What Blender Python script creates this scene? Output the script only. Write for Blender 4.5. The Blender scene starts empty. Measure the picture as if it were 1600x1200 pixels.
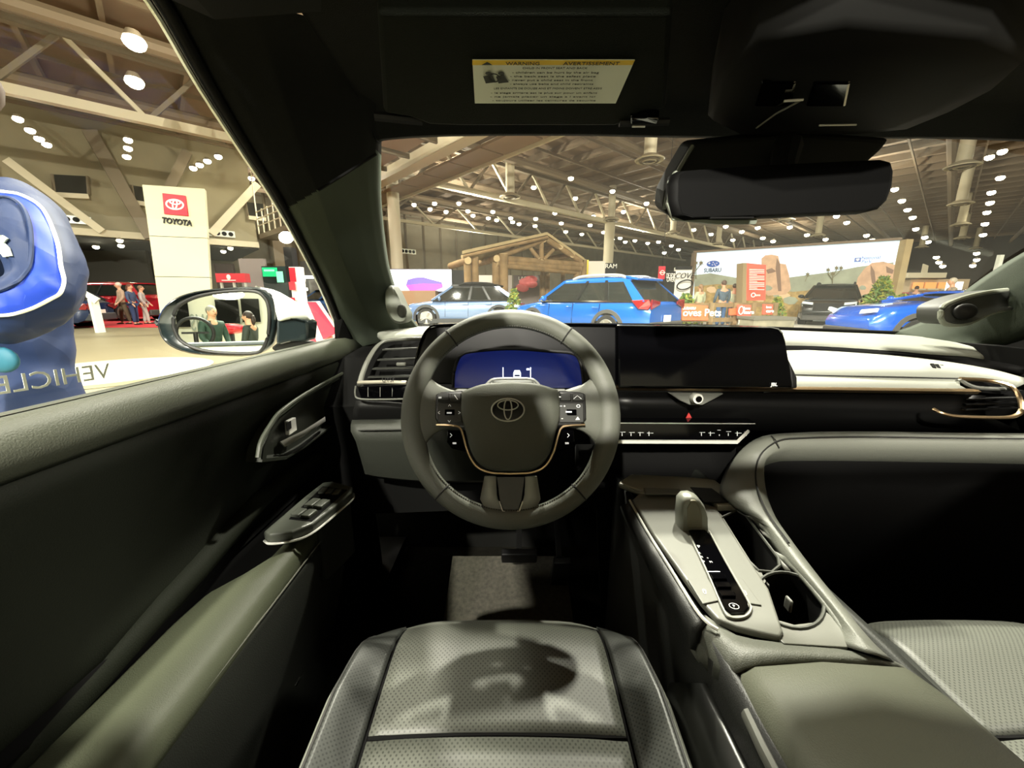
import bpy, bmesh, math, random
from mathutils import Vector, Matrix, Quaternion
from mathutils.bvhtree import BVHTree
random.seed(7)
R = math.radians
PI = math.pi
SC = bpy.context.scene
COL = SC.collection

# ---------------------------------------------------------------- camera, world, lights, exposure
EYE = Vector((0, 0, 1.15))
PITCH = R(12.7)
FPX = 601.0
cam_d = bpy.data.cameras.new('camera')
cam_d.sensor_width = 36.0
cam_d.lens = 36.0 * FPX / 1600.0
cam_d.clip_start = 0.02
cam_d.clip_end = 400
cam = bpy.data.objects.new('camera', cam_d)
COL.objects.link(cam)
cam.location = EYE
cam.rotation_euler = (PI / 2 - PITCH, 0, 0)
SC.camera = cam
SC.view_settings.view_transform = 'Standard'
SC.view_settings.look = 'None'
SC.view_settings.gamma = 1.0
SC.view_settings.use_curve_mapping = False
SC.view_settings.exposure = 0.32
SC.cycles.max_bounces = 7
SC.cycles.transparent_max_bounces = 12
SC.cycles.sample_clamp_indirect = 4.0
SC.cycles.caustics_reflective = False
SC.cycles.caustics_refractive = False
wd = bpy.data.worlds.new('world')
SC.world = wd
wd.use_nodes = True
wd.node_tree.nodes['Background'].inputs[0].default_value = (0.62, 0.60, 0.50, 1)
wd.node_tree.nodes['Background'].inputs[1].default_value = 0.35

def srgb(c):
    if isinstance(c, (int, float)): c = (c, c, c)
    return tuple(((v / 255.0) / 12.92 if v / 255.0 <= 0.04045 else ((v / 255.0 + 0.055) / 1.055) ** 2.4) for v in c)

AX = Vector((-math.sin(R(42)), math.cos(R(42)), 0))      # hall axis running ahead and to the left
BX = Vector((math.cos(R(42)), math.sin(R(42)), 0))       # hall axis running ahead and to the right
def AB(a, b, z=0.0): return AX * a + BX * b + Vector((0, 0, z))

def area_light(loc, target, size, power, col=(1.0, 0.95, 0.82), shape='DISK', spread=180):
    l = bpy.data.lights.new('hall_light', 'AREA')
    l.shape = shape; l.size = size; l.energy = power; l.color = col; l.spread = R(spread)
    if shape == 'RECTANGLE': l.size_y = size
    o = bpy.data.objects.new('hall_light', l)
    COL.objects.link(o)
    o.location = loc
    o.rotation_euler = (Vector(target) - Vector(loc)).to_track_quat('-Z', 'Y').to_euler()
    return o
# the hall's high-bay lamps that matter for the light: a loose grid, facing down
for a, b, p in ((-8, -14, 1500), (-8, 6, 1500), (-10, 28, 1500), (14, -10, 1900), (17, 8, 1900), (14, 30, 1900),
                (34, -12, 1900), (34, 10, 1900), (34, 34, 1900), (12, 55, 1900), (34, 60, 1900), (-12, 55, 1600), (10, 85, 1900), (-18, 85, 1900)):
    area_light(AB(a, b, 10.2), AB(a, b, 0), 2.2, p)
# upward fill lights, added to brighten the roof and trusses
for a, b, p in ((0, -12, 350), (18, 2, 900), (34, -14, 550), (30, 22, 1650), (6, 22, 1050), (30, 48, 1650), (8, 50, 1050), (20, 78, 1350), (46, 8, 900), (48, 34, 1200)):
    o = area_light(AB(a, b, 8.2), AB(a, b, 14), 1.6, p); o.name = 'roof_fill_light'
# unseen lamps added high around the show car to throw patches into the cabin
area_light((2.8, 5.8, 9.6), (0.4, 0.5, 0.9), 0.35, 1500)
area_light((0.5, 7.6, 9.6), (0.2, 0.5, 0.9), 0.35, 2500)
area_light((-2.4, 6.6, 9.6), (0.2, 0.5, 0.9), 0.35, 1300)
area_light((-0.6, -11.8, 9.6), (0.1, 0.5, 0.9), 0.5, 6000)
area_light((-3.6, -10.0, 9.6), (0.1, 0.5, 0.9), 0.4, 4500)
area_light((-4.6, 0.6, 9.6), (-0.4, 0.3, 0.9), 0.5, 500)


# ---------------------------------------------------------------- geometry helpers
CP, SP = math.cos(PITCH), math.sin(PITCH)
def ray(px, py):
    x = (px - 800) / FPX; u = -(py - 600) / FPX
    return Vector((x, CP + u * SP, -SP + u * CP))
def D(px, py, d): return EYE + ray(px, py) * d
def PX(px, py, x):
    r = ray(px, py); return EYE + r * (x / r.x)
def PY(px, py, y):
    r = ray(px, py); return EYE + r * (y / r.y)
def PZ(px, py, z):
    r = ray(px, py); return EYE + r * ((z - EYE.z) / r.z)
def PA(px, py, a):
    r = ray(px, py); return EYE + r * (a / r.dot(AX))
def PB(px, py, b):
    r = ray(px, py); return EYE + r * (b / r.dot(BX))
def to_px(p):
    v = Vector(p) - EYE
    x = v.x; u = v.y * SP + v.z * CP; f = v.y * CP - v.z * SP
    return (800 + FPX * x / f, 600 - FPX * u / f)
def lerp(a, b, t): return a + (b - a) * t
def poly_at(pts, t):
    """point at parameter t (0..1) along a polyline"""
    n = len(pts) - 1
    k = min(int(t * n), n - 1); f = t * n - k
    return Vector(pts[k]).lerp(Vector(pts[k + 1]), f)
def smooth_path(pts, n):
    """Catmull-Rom resample"""
    P = [Vector(p) for p in pts]
    P = [P[0] * 2 - P[1]] + P + [P[-1] * 2 - P[-2]]
    out = []
    m = len(P) - 3
    for i in range(n):
        t = i / (n - 1) * m
        k = min(int(t), m - 1); t -= k
        a, b, c, d = P[k:k + 4]
        out.append(0.5 * ((2 * b) + (c - a) * t + (2 * a - 5 * b + 4 * c - d) * t * t + (3 * b - a - 3 * c + d) * t ** 3))
    return out

class G:
    def __init__(s): s.v = []; s.f = []
    def add(s, vs, fs):
        o = len(s.v); s.v += [Vector(v) for v in vs]; s.f += [[i + o for i in f] for f in fs]; return s
    def box(s, c, size, M=None, taper=1.0):
        c = Vector(c); hx, hy, hz = [q / 2 for q in size]
        vs = [Vector((x * hx * (taper if z > 0 else 1), y * hy * (taper if z > 0 else 1), z * hz)) for z in (-1, 1) for y in (-1, 1) for x in (-1, 1)]
        if M is not None: vs = [M @ v for v in vs]
        return s.add([v + c for v in vs], [(0, 2, 3, 1), (4, 5, 7, 6), (0, 1, 5, 4), (2, 6, 7, 3), (0, 4, 6, 2), (1, 3, 7, 5)])
    def bar(s, p0, p1, w, h, up=(0, 0, 1)):
        p0 = Vector(p0); p1 = Vector(p1); d = (p1 - p0).normalized(); up = Vector(up)
        if abs(d.dot(up)) > 0.98: up = Vector((1, 0, 0))
        a = d.cross(up).normalized() * w / 2; b = a.cross(d).normalized() * h / 2
        vs = [p + i * a + j * b for p in (p0, p1) for i, j in ((-1, -1), (1, -1), (1, 1), (-1, 1))]
        return s.add(vs, [(0, 3, 2, 1), (4, 5, 6, 7)] + [(i, (i + 1) % 4, (i + 1) % 4 + 4, i + 4) for i in range(4)])
    def loft(s, rows, closed=False, caps=False):
        n = len(rows[0]); vs = [Vector(p) for r in rows for p in r]; fs = []
        for i in range(len(rows) - 1):
            for j in range(n if closed else n - 1):
                k = (j + 1) % n
                fs.append((i * n + j, i * n + k, (i + 1) * n + k, (i + 1) * n + j))
        if caps:
            fs.append(tuple(reversed(range(n)))); fs.append(tuple((len(rows) - 1) * n + j for j in range(n)))
        return s.add(vs, fs)
    def tube(s, pts, r, n=8, closed=False, caps=True, flat=1.0, up=None):
        P = [Vector(p) for p in pts]; m = len(P); rows = []
        ref = Vector(up) if up is not None else Vector((0.0123, 0.0317, 1))
        for i in range(m):
            if closed: t = P[(i + 1) % m] - P[i - 1]
            else: t = P[min(i + 1, m - 1)] - P[max(i - 1, 0)]
            t.normalize()
            if up is None and abs(t.dot(ref.normalized())) > 0.97: a = t.cross(Vector((1, 0, 0))).normalized()
            else: a = t.cross(ref).normalized()
            b = a.cross(t).normalized()
            rr = r[i] if isinstance(r, (list, tuple)) else r
            rows.append([P[i] + a * (math.cos(2 * PI * k / n) * rr) + b * (math.sin(2 * PI * k / n) * rr * flat) for k in range(n)])
        if closed: rows.append(rows[0])
        return s.loft(rows, closed=True, caps=caps and not closed)
    def cyl(s, p0, p1, r0, r1=None, n=16):
        return s.tube([p0, p1], [r0, r0 if r1 is None else r1], n)
    def lathe(s, prof, n=24, M=None):
        """profile of (r, z) about local z"""
        rows = []
        for r, z in prof:
            rows.append([Vector((r * math.cos(2 * PI * k / n), r * math.sin(2 * PI * k / n), z)) for k in range(n)])
        if M is not None: rows = [[M @ v for v in row] for row in rows]
        return s.loft(rows, closed=True, caps=True)
    def prism(s, poly, vec):
        n = len(poly); vec = Vector(vec); P = [Vector(p) for p in poly]
        return s.add(P + [p + vec for p in P], [tuple(reversed(range(n))), tuple(range(n, 2 * n))] + [(i, (i + 1) % n, (i + 1) % n + n, i + n) for i in range(n)])
    def sheet(s, rows, th):
        """a lofted sheet with thickness along vector th"""
        th = Vector(th); a = len(rows); b = len(rows[0]); o = a * b
        vs = [Vector(p) for r in rows for p in r]; vs += [v + th for v in vs]; fs = []
        for i in range(a - 1):
            for j in range(b - 1):
                q = (i * b + j, i * b + j + 1, (i + 1) * b + j + 1, (i + 1) * b + j)
                fs.append(q); fs.append(tuple(o + x for x in reversed(q)))
        rim = [j for j in range(b)] + [i * b + b - 1 for i in range(1, a)] + [(a - 1) * b + j for j in range(b - 2, -1, -1)] + [i * b for i in range(a - 2, 0, -1)]
        for k in range(len(rim)):
            p, q = rim[k], rim[(k + 1) % len(rim)]
            fs.append((q, p, p + o, q + o))
        return s.add(vs, fs)
    def ball(s, c, r, n=12, m=8, sq=(1, 1, 1), M=None):
        c = Vector(c); rows = []
        for i in range(m + 1):
            t = PI * i / m; rr = max(math.sin(t), 0.002)
            row = [Vector((r * sq[0] * rr * math.cos(2 * PI * k / n), r * sq[1] * rr * math.sin(2 * PI * k / n), -r * sq[2] * math.cos(t))) for k in range(n)]
            rows.append([(M @ v if M is not None else v) + c for v in row])
        return s.loft(rows, closed=True, caps=True)
    def ellring(s, c, ux, uy, rx, ry, r, n=28, k=6):
        c = Vector(c); ux = Vector(ux); uy = Vector(uy); nn = ux.cross(uy)
        pts = [c + ux * (rx * math.cos(2 * PI * i / n)) + uy * (ry * math.sin(2 * PI * i / n)) for i in range(n)]
        return s.tube(pts, r, k, closed=True, up=nn)

def empty(name, loc=(0, 0, 0), label=None, cat=None, group=None, kind=None, M=None):
    o = bpy.data.objects.new(name, None); COL.objects.link(o)
    o.empty_display_size = 0.1
    if M is not None: o.matrix_world = M
    else: o.location = loc
    tag(o, label, cat, group, kind)
    return o
def tag(o, label=None, cat=None, group=None, kind=None):
    if label: o['label'] = label
    if cat: o['category'] = cat
    if group: o['group'] = group
    if kind: o['kind'] = kind
    return o
def rootof(p):
    off = Vector((0, 0, 0))
    while p is not None:
        off += p.location; p = p.parent
    return off
def mk(name, g, m, parent=None, local=False, smooth=35, bevel=0, seg=2, sub=0, label=None, cat=None, group=None, kind=None, fix=True):
    me = bpy.data.meshes.new(name)
    off = Vector((0, 0, 0)) if (local or parent is None) else rootof(parent)
    me.from_pydata([tuple(v - off) for v in g.v], [], g.f)
    if fix:
        bm = bmesh.new(); bm.from_mesh(me)
        bmesh.ops.recalc_face_normals(bm, faces=bm.faces); bm.to_mesh(me); bm.free()
    if smooth and smooth > 0:
        me.polygons.foreach_set('use_smooth', [True] * len(me.polygons))
        if smooth < 180: me.set_sharp_from_angle(angle=R(smooth))
    if m is not None: me.materials.append(m)
    o = bpy.data.objects.new(name, me); COL.objects.link(o)
    if parent is not None: o.parent = parent
    if bevel:
        b = o.modifiers.new('bevel', 'BEVEL'); b.width = bevel; b.segments = seg; b.limit_method = 'ANGLE'; b.angle_limit = R(40)
    if sub:
        q = o.modifiers.new('sub', 'SUBSURF'); q.levels = sub; q.render_levels = sub
    tag(o, label, cat, group, kind)
    return o
def frame(o, x, y):
    """matrix with origin o, x axis x, y axis y (orthogonalised)"""
    x = Vector(x).normalized(); z = x.cross(Vector(y)).normalized(); y = z.cross(x)
    M = Matrix((x, y, z)).transposed().to_4x4(); M.translation = Vector(o); return M
def text(name, s, size, M, m, parent=None, ext=0.0005, align='CENTER', mirror=False, width=None, shear=0.0, bold=0.0):
    cu = bpy.data.curves.new(name, 'FONT'); cu.body = s; cu.size = size; cu.extrude = ext; cu.align_x = align; cu.align_y = 'CENTER'
    cu.shear = shear; cu.offset = bold
    cu.resolution_u = 3
    t = bpy.data.objects.new(name, cu); COL.objects.link(t)
    dg = bpy.context.evaluated_depsgraph_get(); dg.update()
    me = bpy.data.meshes.new_from_object(t.evaluated_get(dg))
    bpy.data.objects.remove(t)
    if width:
        xs = [v.co.x for v in me.vertices]; w = max(xs) - min(xs) if xs else 1
        k = width / w
        for v in me.vertices: v.co.x *= k
    if mirror:
        for v in me.vertices: v.co.x *= -1
    me.transform(M)
    if parent is not None:
        if parent.rotation_euler.to_quaternion().angle > 1e-4 or parent.parent is not None and parent.parent.rotation_euler.to_quaternion().angle > 1e-4:
            pass                                    # M was given in the parent's own frame
        else:
            me.transform(Matrix.Translation(-rootof(parent)))
    me.materials.clear(); me.materials.append(m)
    o = bpy.data.objects.new(name, me); COL.objects.link(o)
    if parent is not None: o.parent = parent
    return o
def dup(o, parent=None, loc=None):
    c = o.copy(); COL.objects.link(c)
    if parent is not None: c.parent = parent
    if loc is not None: c.location = loc
    for ch in list(o.children): dup(ch, c)
    return c

# ---------------------------------------------------------------- materials
MATS = {}
def mat(name, col, rough=0.5, metal=0.0, spec=0.5, emit=0.0, ecol=None, noise=None, bump=None, coat=0.0, alpha=None):
    """noise=(scale, amount): colour mottling; bump=(scale, strength[, kind])"""
    if name in MATS: return MATS[name]
    m = bpy.data.materials.new(name); m.use_nodes = True; nt = m.node_tree
    b = nt.nodes['Principled BSDF']; c = srgb(col)
    b.inputs['Base Color'].default_value = (*c, 1)
    b.inputs['Roughness'].default_value = rough
    b.inputs['Metallic'].default_value = metal
    b.inputs['Specular IOR Level'].default_value = spec
    if coat: b.inputs['Coat Weight'].default_value = coat; b.inputs['Coat Roughness'].default_value = 0.04
    if emit:
        b.inputs['Emission Color'].default_value = (*(srgb(ecol) if ecol else c), 1)
        b.inputs['Emission Strength'].default_value = emit
    if noise or bump:
        tc = nt.nodes.new('ShaderNodeTexCoord')
    if noise:
        n = nt.nodes.new('ShaderNodeTexNoise'); n.inputs['Scale'].default_value = noise[0]; n.inputs['Detail'].default_value = 4
        nt.links.new(tc.outputs['Object'], n.inputs['Vector'])
        r = nt.nodes.new('ShaderNodeValToRGB')
        k = noise[1]
        r.color_ramp.elements[0].position = 0.3; r.color_ramp.elements[1].position = 0.7
        r.color_ramp.elements[0].color = (*[max(0, q * (1 - k)) for q in c], 1)
        r.color_ramp.elements[1].color = (*[min(1, q * (1 + k)) for q in c], 1)
        nt.links.new(n.outputs['Fac'], r.inputs['Fac']); nt.links.new(r.outputs['Color'], b.inputs['Base Color'])
    if bump:
        kind = bump[2] if len(bump) > 2 else 'noise'
        if kind == 'noise':
            n = nt.nodes.new('ShaderNodeTexNoise'); n.inputs['Scale'].default_value = bump[0]; n.inputs['Detail'].default_value = 3; out = n.outputs['Fac']
        else:
            n = nt.nodes.new('ShaderNodeTexVoronoi'); n.inputs['Scale'].default_value = bump[0]; out = n.outputs['Distance']
            if kind == 'perf': n.inputs['Randomness'].default_value = 0.0
        if kind == 'perf':
            mp = nt.nodes.new('ShaderNodeMapping'); mp.inputs['Scale'].default_value = (1, 1, 0.0); mp.inputs['Rotation'].default_value = (0, 0, R(45))
            nt.links.new(tc.outputs['Object'], mp.inputs[0]); nt.links.new(mp.outputs[0], n.inputs['Vector'])
        else: nt.links.new(tc.outputs['Object'], n.inputs['Vector'])
        if kind == 'perf':
            q = nt.nodes.new('ShaderNodeMath'); q.operation = 'GREATER_THAN'; q.inputs[1].default_value = 0.26
            nt.links.new(out, q.inputs[0]); out = q.outputs[0]
            mx = nt.nodes.new('ShaderNodeMix'); mx.data_type = 'RGBA'
            mx.inputs[6].default_value = (*[q2 * 0.45 for q2 in c], 1); mx.inputs[7].default_value = (*c, 1)
            nt.links.new(out, mx.inputs[0]); nt.links.new(mx.outputs[2], b.inputs['Base Color'])
        bp = nt.nodes.new('ShaderNodeBump'); bp.inputs['Strength'].default_value = bump[1]; bp.inputs['Distance'].default_value = 0.002 if kind != 'far' else 0.02
        nt.links.new(out, bp.inputs['Height']); nt.links.new(bp.outputs['Normal'], b.inputs['Normal'])
    MATS[name] = m
    return m
def glassmat(name, tint=(1, 1, 1), refl=0.06, rough=0.0, haze=0.0):
    m = bpy.data.materials.new(name); m.use_nodes = True; nt = m.node_tree
    nt.nodes.remove(nt.nodes['Principled BSDF'])
    t = nt.nodes.new('ShaderNodeBsdfTransparent'); t.inputs[0].default_value = (*tint, 1)
    g = nt.nodes.new('ShaderNodeBsdfGlossy'); g.inputs['Roughness'].default_value = rough; g.inputs[0].default_value = (1, 1, 1, 1)
    lw = nt.nodes.new('ShaderNodeLayerWeight'); lw.inputs['Blend'].default_value = 0.5
    pw_ = nt.nodes.new('ShaderNodeMath'); pw_.operation = 'POWER'; pw_.inputs[1].default_value = 4.0
    ml = nt.nodes.new('ShaderNodeMath'); ml.operation = 'MULTIPLY_ADD'; ml.inputs[1].default_value = 0.55; ml.inputs[2].default_value = refl
    nt.links.new(lw.outputs['Facing'], pw_.inputs[0]); nt.links.new(pw_.outputs[0], ml.inputs[0])
    mx = nt.nodes.new('ShaderNodeMixShader')
    nt.links.new(ml.outputs[0], mx.inputs[0]); nt.links.new(t.outputs[0], mx.inputs[1]); nt.links.new(g.outputs[0], mx.inputs[2])
    last = mx
    if haze:  # pale glare veil put into the glass as diffuse and translucent shares
        df = nt.nodes.new('ShaderNodeBsdfDiffuse'); df.inputs[0].default_value = (0.8, 0.8, 0.74, 1); tl = nt.nodes.new('ShaderNodeBsdfTranslucent'); tl.inputs[0].default_value = (0.8, 0.8, 0.74, 1)
        m2 = nt.nodes.new('ShaderNodeMixShader'); m3 = nt.nodes.new('ShaderNodeMixShader'); m3.inputs[0].default_value = haze
        nt.links.new(df.outputs[0], m2.inputs[1]); nt.links.new(tl.outputs[0], m2.inputs[2]); nt.links.new(mx.outputs[0], m3.inputs[1]); nt.links.new(m2.outputs[0], m3.inputs[2]); last = m3
    nt.links.new(last.outputs[0], nt.nodes['Material Output'].inputs[0])
    return m

LEATHER = mat('wheel_leather', (92, 94, 86), 0.5, spec=0.35, bump=(900, 0.25))
SEATL = mat('seat_leather', (72, 74, 68), 0.48, spec=0.4, bump=(420, 0.3))
SEATP = mat('perforated_leather', (78, 80, 73), 0.5, spec=0.35, bump=(210, 0.5, 'perf'))
PAD = mat('dash_soft_pad', (130, 132, 123), 0.62, spec=0.3, bump=(700, 0.3))
DOORM = mat('door_soft_trim', (62, 65, 54), 0.5, spec=0.35, bump=(600, 0.3))
DOORD = mat('door_dark_trim', (34, 36, 32), 0.6, spec=0.3, bump=(600, 0.3))
CONS = mat('console_satin', (100, 101, 94), 0.42, spec=0.4, bump=(1200, 0.08))
BLKP = mat('black_plastic', (14, 14, 14), 0.55, spec=0.3)
BLKM = mat('black_matte', (9, 9, 9), 0.85, spec=0.1)
PIANO = mat('piano_black', (3, 3, 4), 0.07, spec=0.22)
GREYP = mat('grey_plastic', (95, 96, 90), 0.45, spec=0.4)
GOLD = mat('champagne_trim', (190, 165, 130), 0.28, metal=1.0)
CHROME = mat('chrome', (215, 215, 210), 0.12, metal=1.0)
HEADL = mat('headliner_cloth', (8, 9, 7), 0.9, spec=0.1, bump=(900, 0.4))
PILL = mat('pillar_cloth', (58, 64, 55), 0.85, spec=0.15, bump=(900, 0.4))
STITCH = mat('stitching', (24, 24, 22), 0.8)
ICON = mat('icon_white', (230, 230, 225), 0.5, emit=0.35)
CARPET = mat('cabin_carpet', (20, 19, 16), 0.95, spec=0.05, noise=(60, 0.3))
WHITEP = mat('white_paint', (225, 228, 215), 0.2, coat=0.6)
SILVER = mat('highlight_silver', (214, 214, 206), 0.25, metal=0.25, spec=0.8)  # chrome's bright highlight put into a pale, barely metallic colour
GLASS = glassmat('cabin_glass', (0.95, 0.97, 0.93), 0.025)
WSCREEN = glassmat('windshield_glass', (0.95, 0.97, 0.93), 0.02, haze=0.012)
GLASSD = mat('dark_car_glass', (26, 30, 28), 0.04, spec=0.8)
TYRE = mat('tyre_rubber', (22, 22, 22), 0.8)
ALLOY = mat('alloy_wheel', (170, 170, 165), 0.3, metal=0.8)
HALLW = mat('hall_wall_paint', (142, 133, 106), 0.8, noise=(0.6, 0.06))
HALLD = mat('hall_dark_wall', (142, 134, 114), 0.85, noise=(0.5, 0.12))
DECK = mat('roof_deck', (128, 108, 86), 0.8, noise=(0.4, 0.1))
STEEL = mat('painted_steel', (205, 195, 168), 0.6)
STEELD = mat('dark_steel', (120, 108, 88), 0.7)  # darker steel for upper chords, braces, guards and housings
LAMPM = mat('lamp_glow', (255, 244, 214), 0.5, emit=28)
BLACK = mat('void_black', (6, 6, 6), 0.8, spec=0.1)
SKIN = mat('skin', (198, 150, 120), 0.55)
# ================================================================= THE HALL
def hallbox(g, a0, a1, b0, b1, z0, z1):
    P = [AB(a, b, z) for z in (z0, z1) for a, b in ((a0, b0), (a1, b0), (a1, b1), (a0, b1))]
    g.add(P, [(0, 3, 2, 1), (4, 5, 6, 7)] + [(i, (i + 1) % 4, (i + 1) % 4 + 4, i + 4) for i in range(4)])
FLOORM = mat('hall_floor_concrete', (128, 120, 95), 0.45, spec=0.4, noise=(0.35, 0.1))
g = G(); hallbox(g, -40, 62, -60, 130, -0.3, 0.0)
mk('floor', g, FLOORM, smooth=0, kind='structure')
CEIL = empty('ceiling', AB(20, 30, 13.6), kind='structure')
g = G(); hallbox(g, -40, 62, -60, 130, 13.6, 13.9); mk('roof_deck', g, DECK, CEIL, smooth=0)
g = G()
for b in range(-48, 130, 3):
    p0, p1 = AB(-40, b, 13.3), AB(62, b, 13.3)
    g.bar(p0, p1, 0.22, 0.55)
o = mk('joist', g, mat('joist_steel', (132, 115, 92), 0.7), CEIL, smooth=0, kind='stuff')
g = G()
for a in range(-36, 62, 4):
    g.bar(AB(a, -48, 12.75), AB(a, 130, 12.75), 0.12, 0.2)
    if a % 8 == 0: g.tube([AB(a + 1.7, -48, 12.1), AB(a + 1.7, 130, 12.1)], 0.32, 8)
mk('duct_and_purlin', g, mat('duct_paint', (120, 104, 82), 0.7), CEIL, smooth=35, kind='stuff')

# ---- outer walls
g = G(); hallbox(g, 41, 42, -60, 7.2, 5.4, 13.6)
WL = mk('wall_left', g, HALLW, smooth=0, kind='structure')
g = G(); hallbox(g, 56, 57, -60, 130, 0, 13.6); mk('wall_back', g, HALLD, smooth=0, kind='structure')
g = G(); hallbox(g, -40, 62, 128, 130, 0, 13.6); mk('wall_right', g, mat('hall_far_wall', (62, 58, 50), 0.85), smooth=0, kind='structure')
g = G(); hallbox(g, -40, 62, -60, -59, 0, 13.6); mk('wall_side', g, HALLW, smooth=0, kind='structure')
REARW = mat('rear_wall_paint', (196, 196, 182), 0.8)
g = G(); hallbox(g, -41, -40, -60, 130, 0, 13.6); mk('wall_rear', g, REARW, smooth=0, kind='structure')
# under the left wall: soffit over the recess
g = G(); hallbox(g, 41, 56, -60, 7.2, 5.2, 5.45); mk('trim_soffit', g, mat('soffit_dark', (40, 36, 30), 0.8), smooth=0, kind='structure')
g = G(); g.bar(AB(40.8, -60, 5.55), AB(40.8, 7.2, 5.55), 0.5, 0.45); mk('trim_fascia', g, STEEL, smooth=0, kind='structure')
# wall panel joints and pilasters on the far wall ahead
g = G()
for b in range(8, 60, 3): g.bar(AB(55.9, b, 0), AB(55.9, b, 13.6), 0.25, 0.25)
mk('wall_rib', g, STEELD, smooth=0, kind='structure')
# ---- openings high in the left wall: black panes with a sill each
def wall_opening(px0, py0, px1, py1, lab):
    p = [PA(px0, py0, 40.95), PA(px1, py0 + 3, 40.95), PA(px1 + 2, py1 + 3, 40.95), PA(px0 + 4, py1, 40.95)]
    r = empty('window_%d' % wall_opening.n, p[0], kind='structure'); wall_opening.n += 1
    g = G(); g.prism(p, AX * -0.12); mk('pane', g, mat('night_pane', (8, 9, 7), 0.6, spec=0.1), r, smooth=0)
    g = G(); g.bar(p[3] + Vector((0, 0, -0.15)) - AX * 0.2, p[2] + Vector((0, 0, -0.15)) - AX * 0.2, 0.5, 0.3); mk('sill', g, STEEL, r, smooth=0)
    g = G(); g.bar(p[0] - AX * 0.2, p[3] - AX * 0.2, 0.1, 0.12); g.bar(p[1] - AX * 0.2, p[2] - AX * 0.2, 0.1, 0.12); mk('jamb', g, STEELD, r, smooth=0)
wall_opening.n = 1
for q in ((82, 273, 137, 302), (206, 290, 226, 314), (383, 316, 412, 338), (-60, 255, -10, 282)): wall_opening(*q, '')
# ---- round-holed air grilles
def air_grille(px, py, lab):
    c = PA(px, py, 40.9)
    r = empty('air_grille', c, lab, 'vent', 'four-hole air grilles on the beige wall')
    g = G(); g.bar(c - BX * 0.95 - AX * 0.05, c + BX * 0.95 - AX * 0.05, 0.12, 0.5); mk('plate', g, WHITEP, r, smooth=0)
    for k in range(4):
        g = G(); q = c + BX * (-0.66 + k * 0.44) - AX * 0.1; g.cyl(q, q - AX * 0.06, 0.17, n=12); mk('hole', g, BLACK, r)
for px, py, lab in ((112, 343, 'four-hole white air grille on beige wall left of the totem'), (345, 365, 'four-hole white air grille on beige wall right of the totem'), (637, 393, 'small grille beside the left round column')): 
    air_grille(px, py, lab)
# ---- diagonal braces in front of the beige wall
for k, (x0, y0, x1, y1, m, w, lab) in enumerate((
        (10, 250, 160, 362, STEEL, 0.45, 'pale diagonal steel brace on the wall above the person in blue'),
        (140, 205, 236, 372, STEELD, 0.75, 'thick dark diagonal brace crossing the beige wall left of the totem'),
        (165, 245, 240, 372, STEEL, 0.3, 'thin pale diagonal brace beside the dark one left of the totem'),
        (292, 238, 262, 300, STEELD, 0.6, 'short dark diagonal brace rising behind the totem'),
        (402, 288, 330, 366, STEEL, 0.55, 'pale diagonal brace right of the totem below the lamps'))):
    g = G(); g.bar(PA(x0, y0, 40.3), PA(x1, y1, 40.3), w, w)
    o = mk('wall_brace', g, m, smooth=0); tag(o, lab, 'beam', 'diagonal braces on the beige wall')
# ---- columns
def column(a, b, z, r, lab):
    g = G(); p = AB(a, b, 0); t = empty('hall_column', p, lab, 'column')
    g.cyl(p, p + Vector((0, 0, z)), r, n=20); mk('shaft', g, STEEL, t)
    g = G(); g.cyl(p + Vector((0, 0, z)), p + Vector((0, 0, z + 0.5)), r * 1.5, n=20); mk('capital', g, STEELD, t)
    g = G(); g.cyl(p, p + Vector((0, 0, 1.2)), r * 1.25, n=20); mk('guard', g, STEELD, t)
column(30.5, 14.9, 10.0, 0.47, 'pale round steel column standing under the left end of the girder')
column(28.6, 41.5, 9.9, 0.60, 'pale round steel column standing right of the log pavilion roof')
column(45, 15.5, 12, 0.5, 'dark-guarded round column against the far wall above the white screen')
g = G()
# ---- roof trusses along BX
def truss(a, b0, b1, zb, zt, step, lab, w=0.42):
    r = empty('roof_truss', AB(a, b0, zb), kind='structure')
    g = G(); g.bar(AB(a, b0, zb), AB(a, b1, zb), w, w); mk('bottom_chord', g, STEEL, r, smooth=0)
    g = G(); g.bar(AB(a, b0, zt), AB(a, b1, zt), w, w); mk('top_chord', g, STEELD, r, smooth=0)
    n = int((b1 - b0) / step)
    for i in range(n):
        b = b0 + i * step
        g = G(); g.bar(AB(a, b, zb), AB(a, b + step / 2, zt), 0.2, 0.2); mk('brace', g, STEELD, r, smooth=0)
        g = G(); g.bar(AB(a, b + step / 2, zt), AB(a, b + step, zb), 0.2, 0.2); mk('brace', g, STEEL, r, smooth=0)
truss(28.8, -34, 41, 9.95, 12.8, 5.0, '')
truss(28.8, 41, 110, 9.95, 12.8, 6.0, '', 0.4)
truss(46, 14, 100, 10.2, 12.8, 7, '', 0.35)
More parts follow.
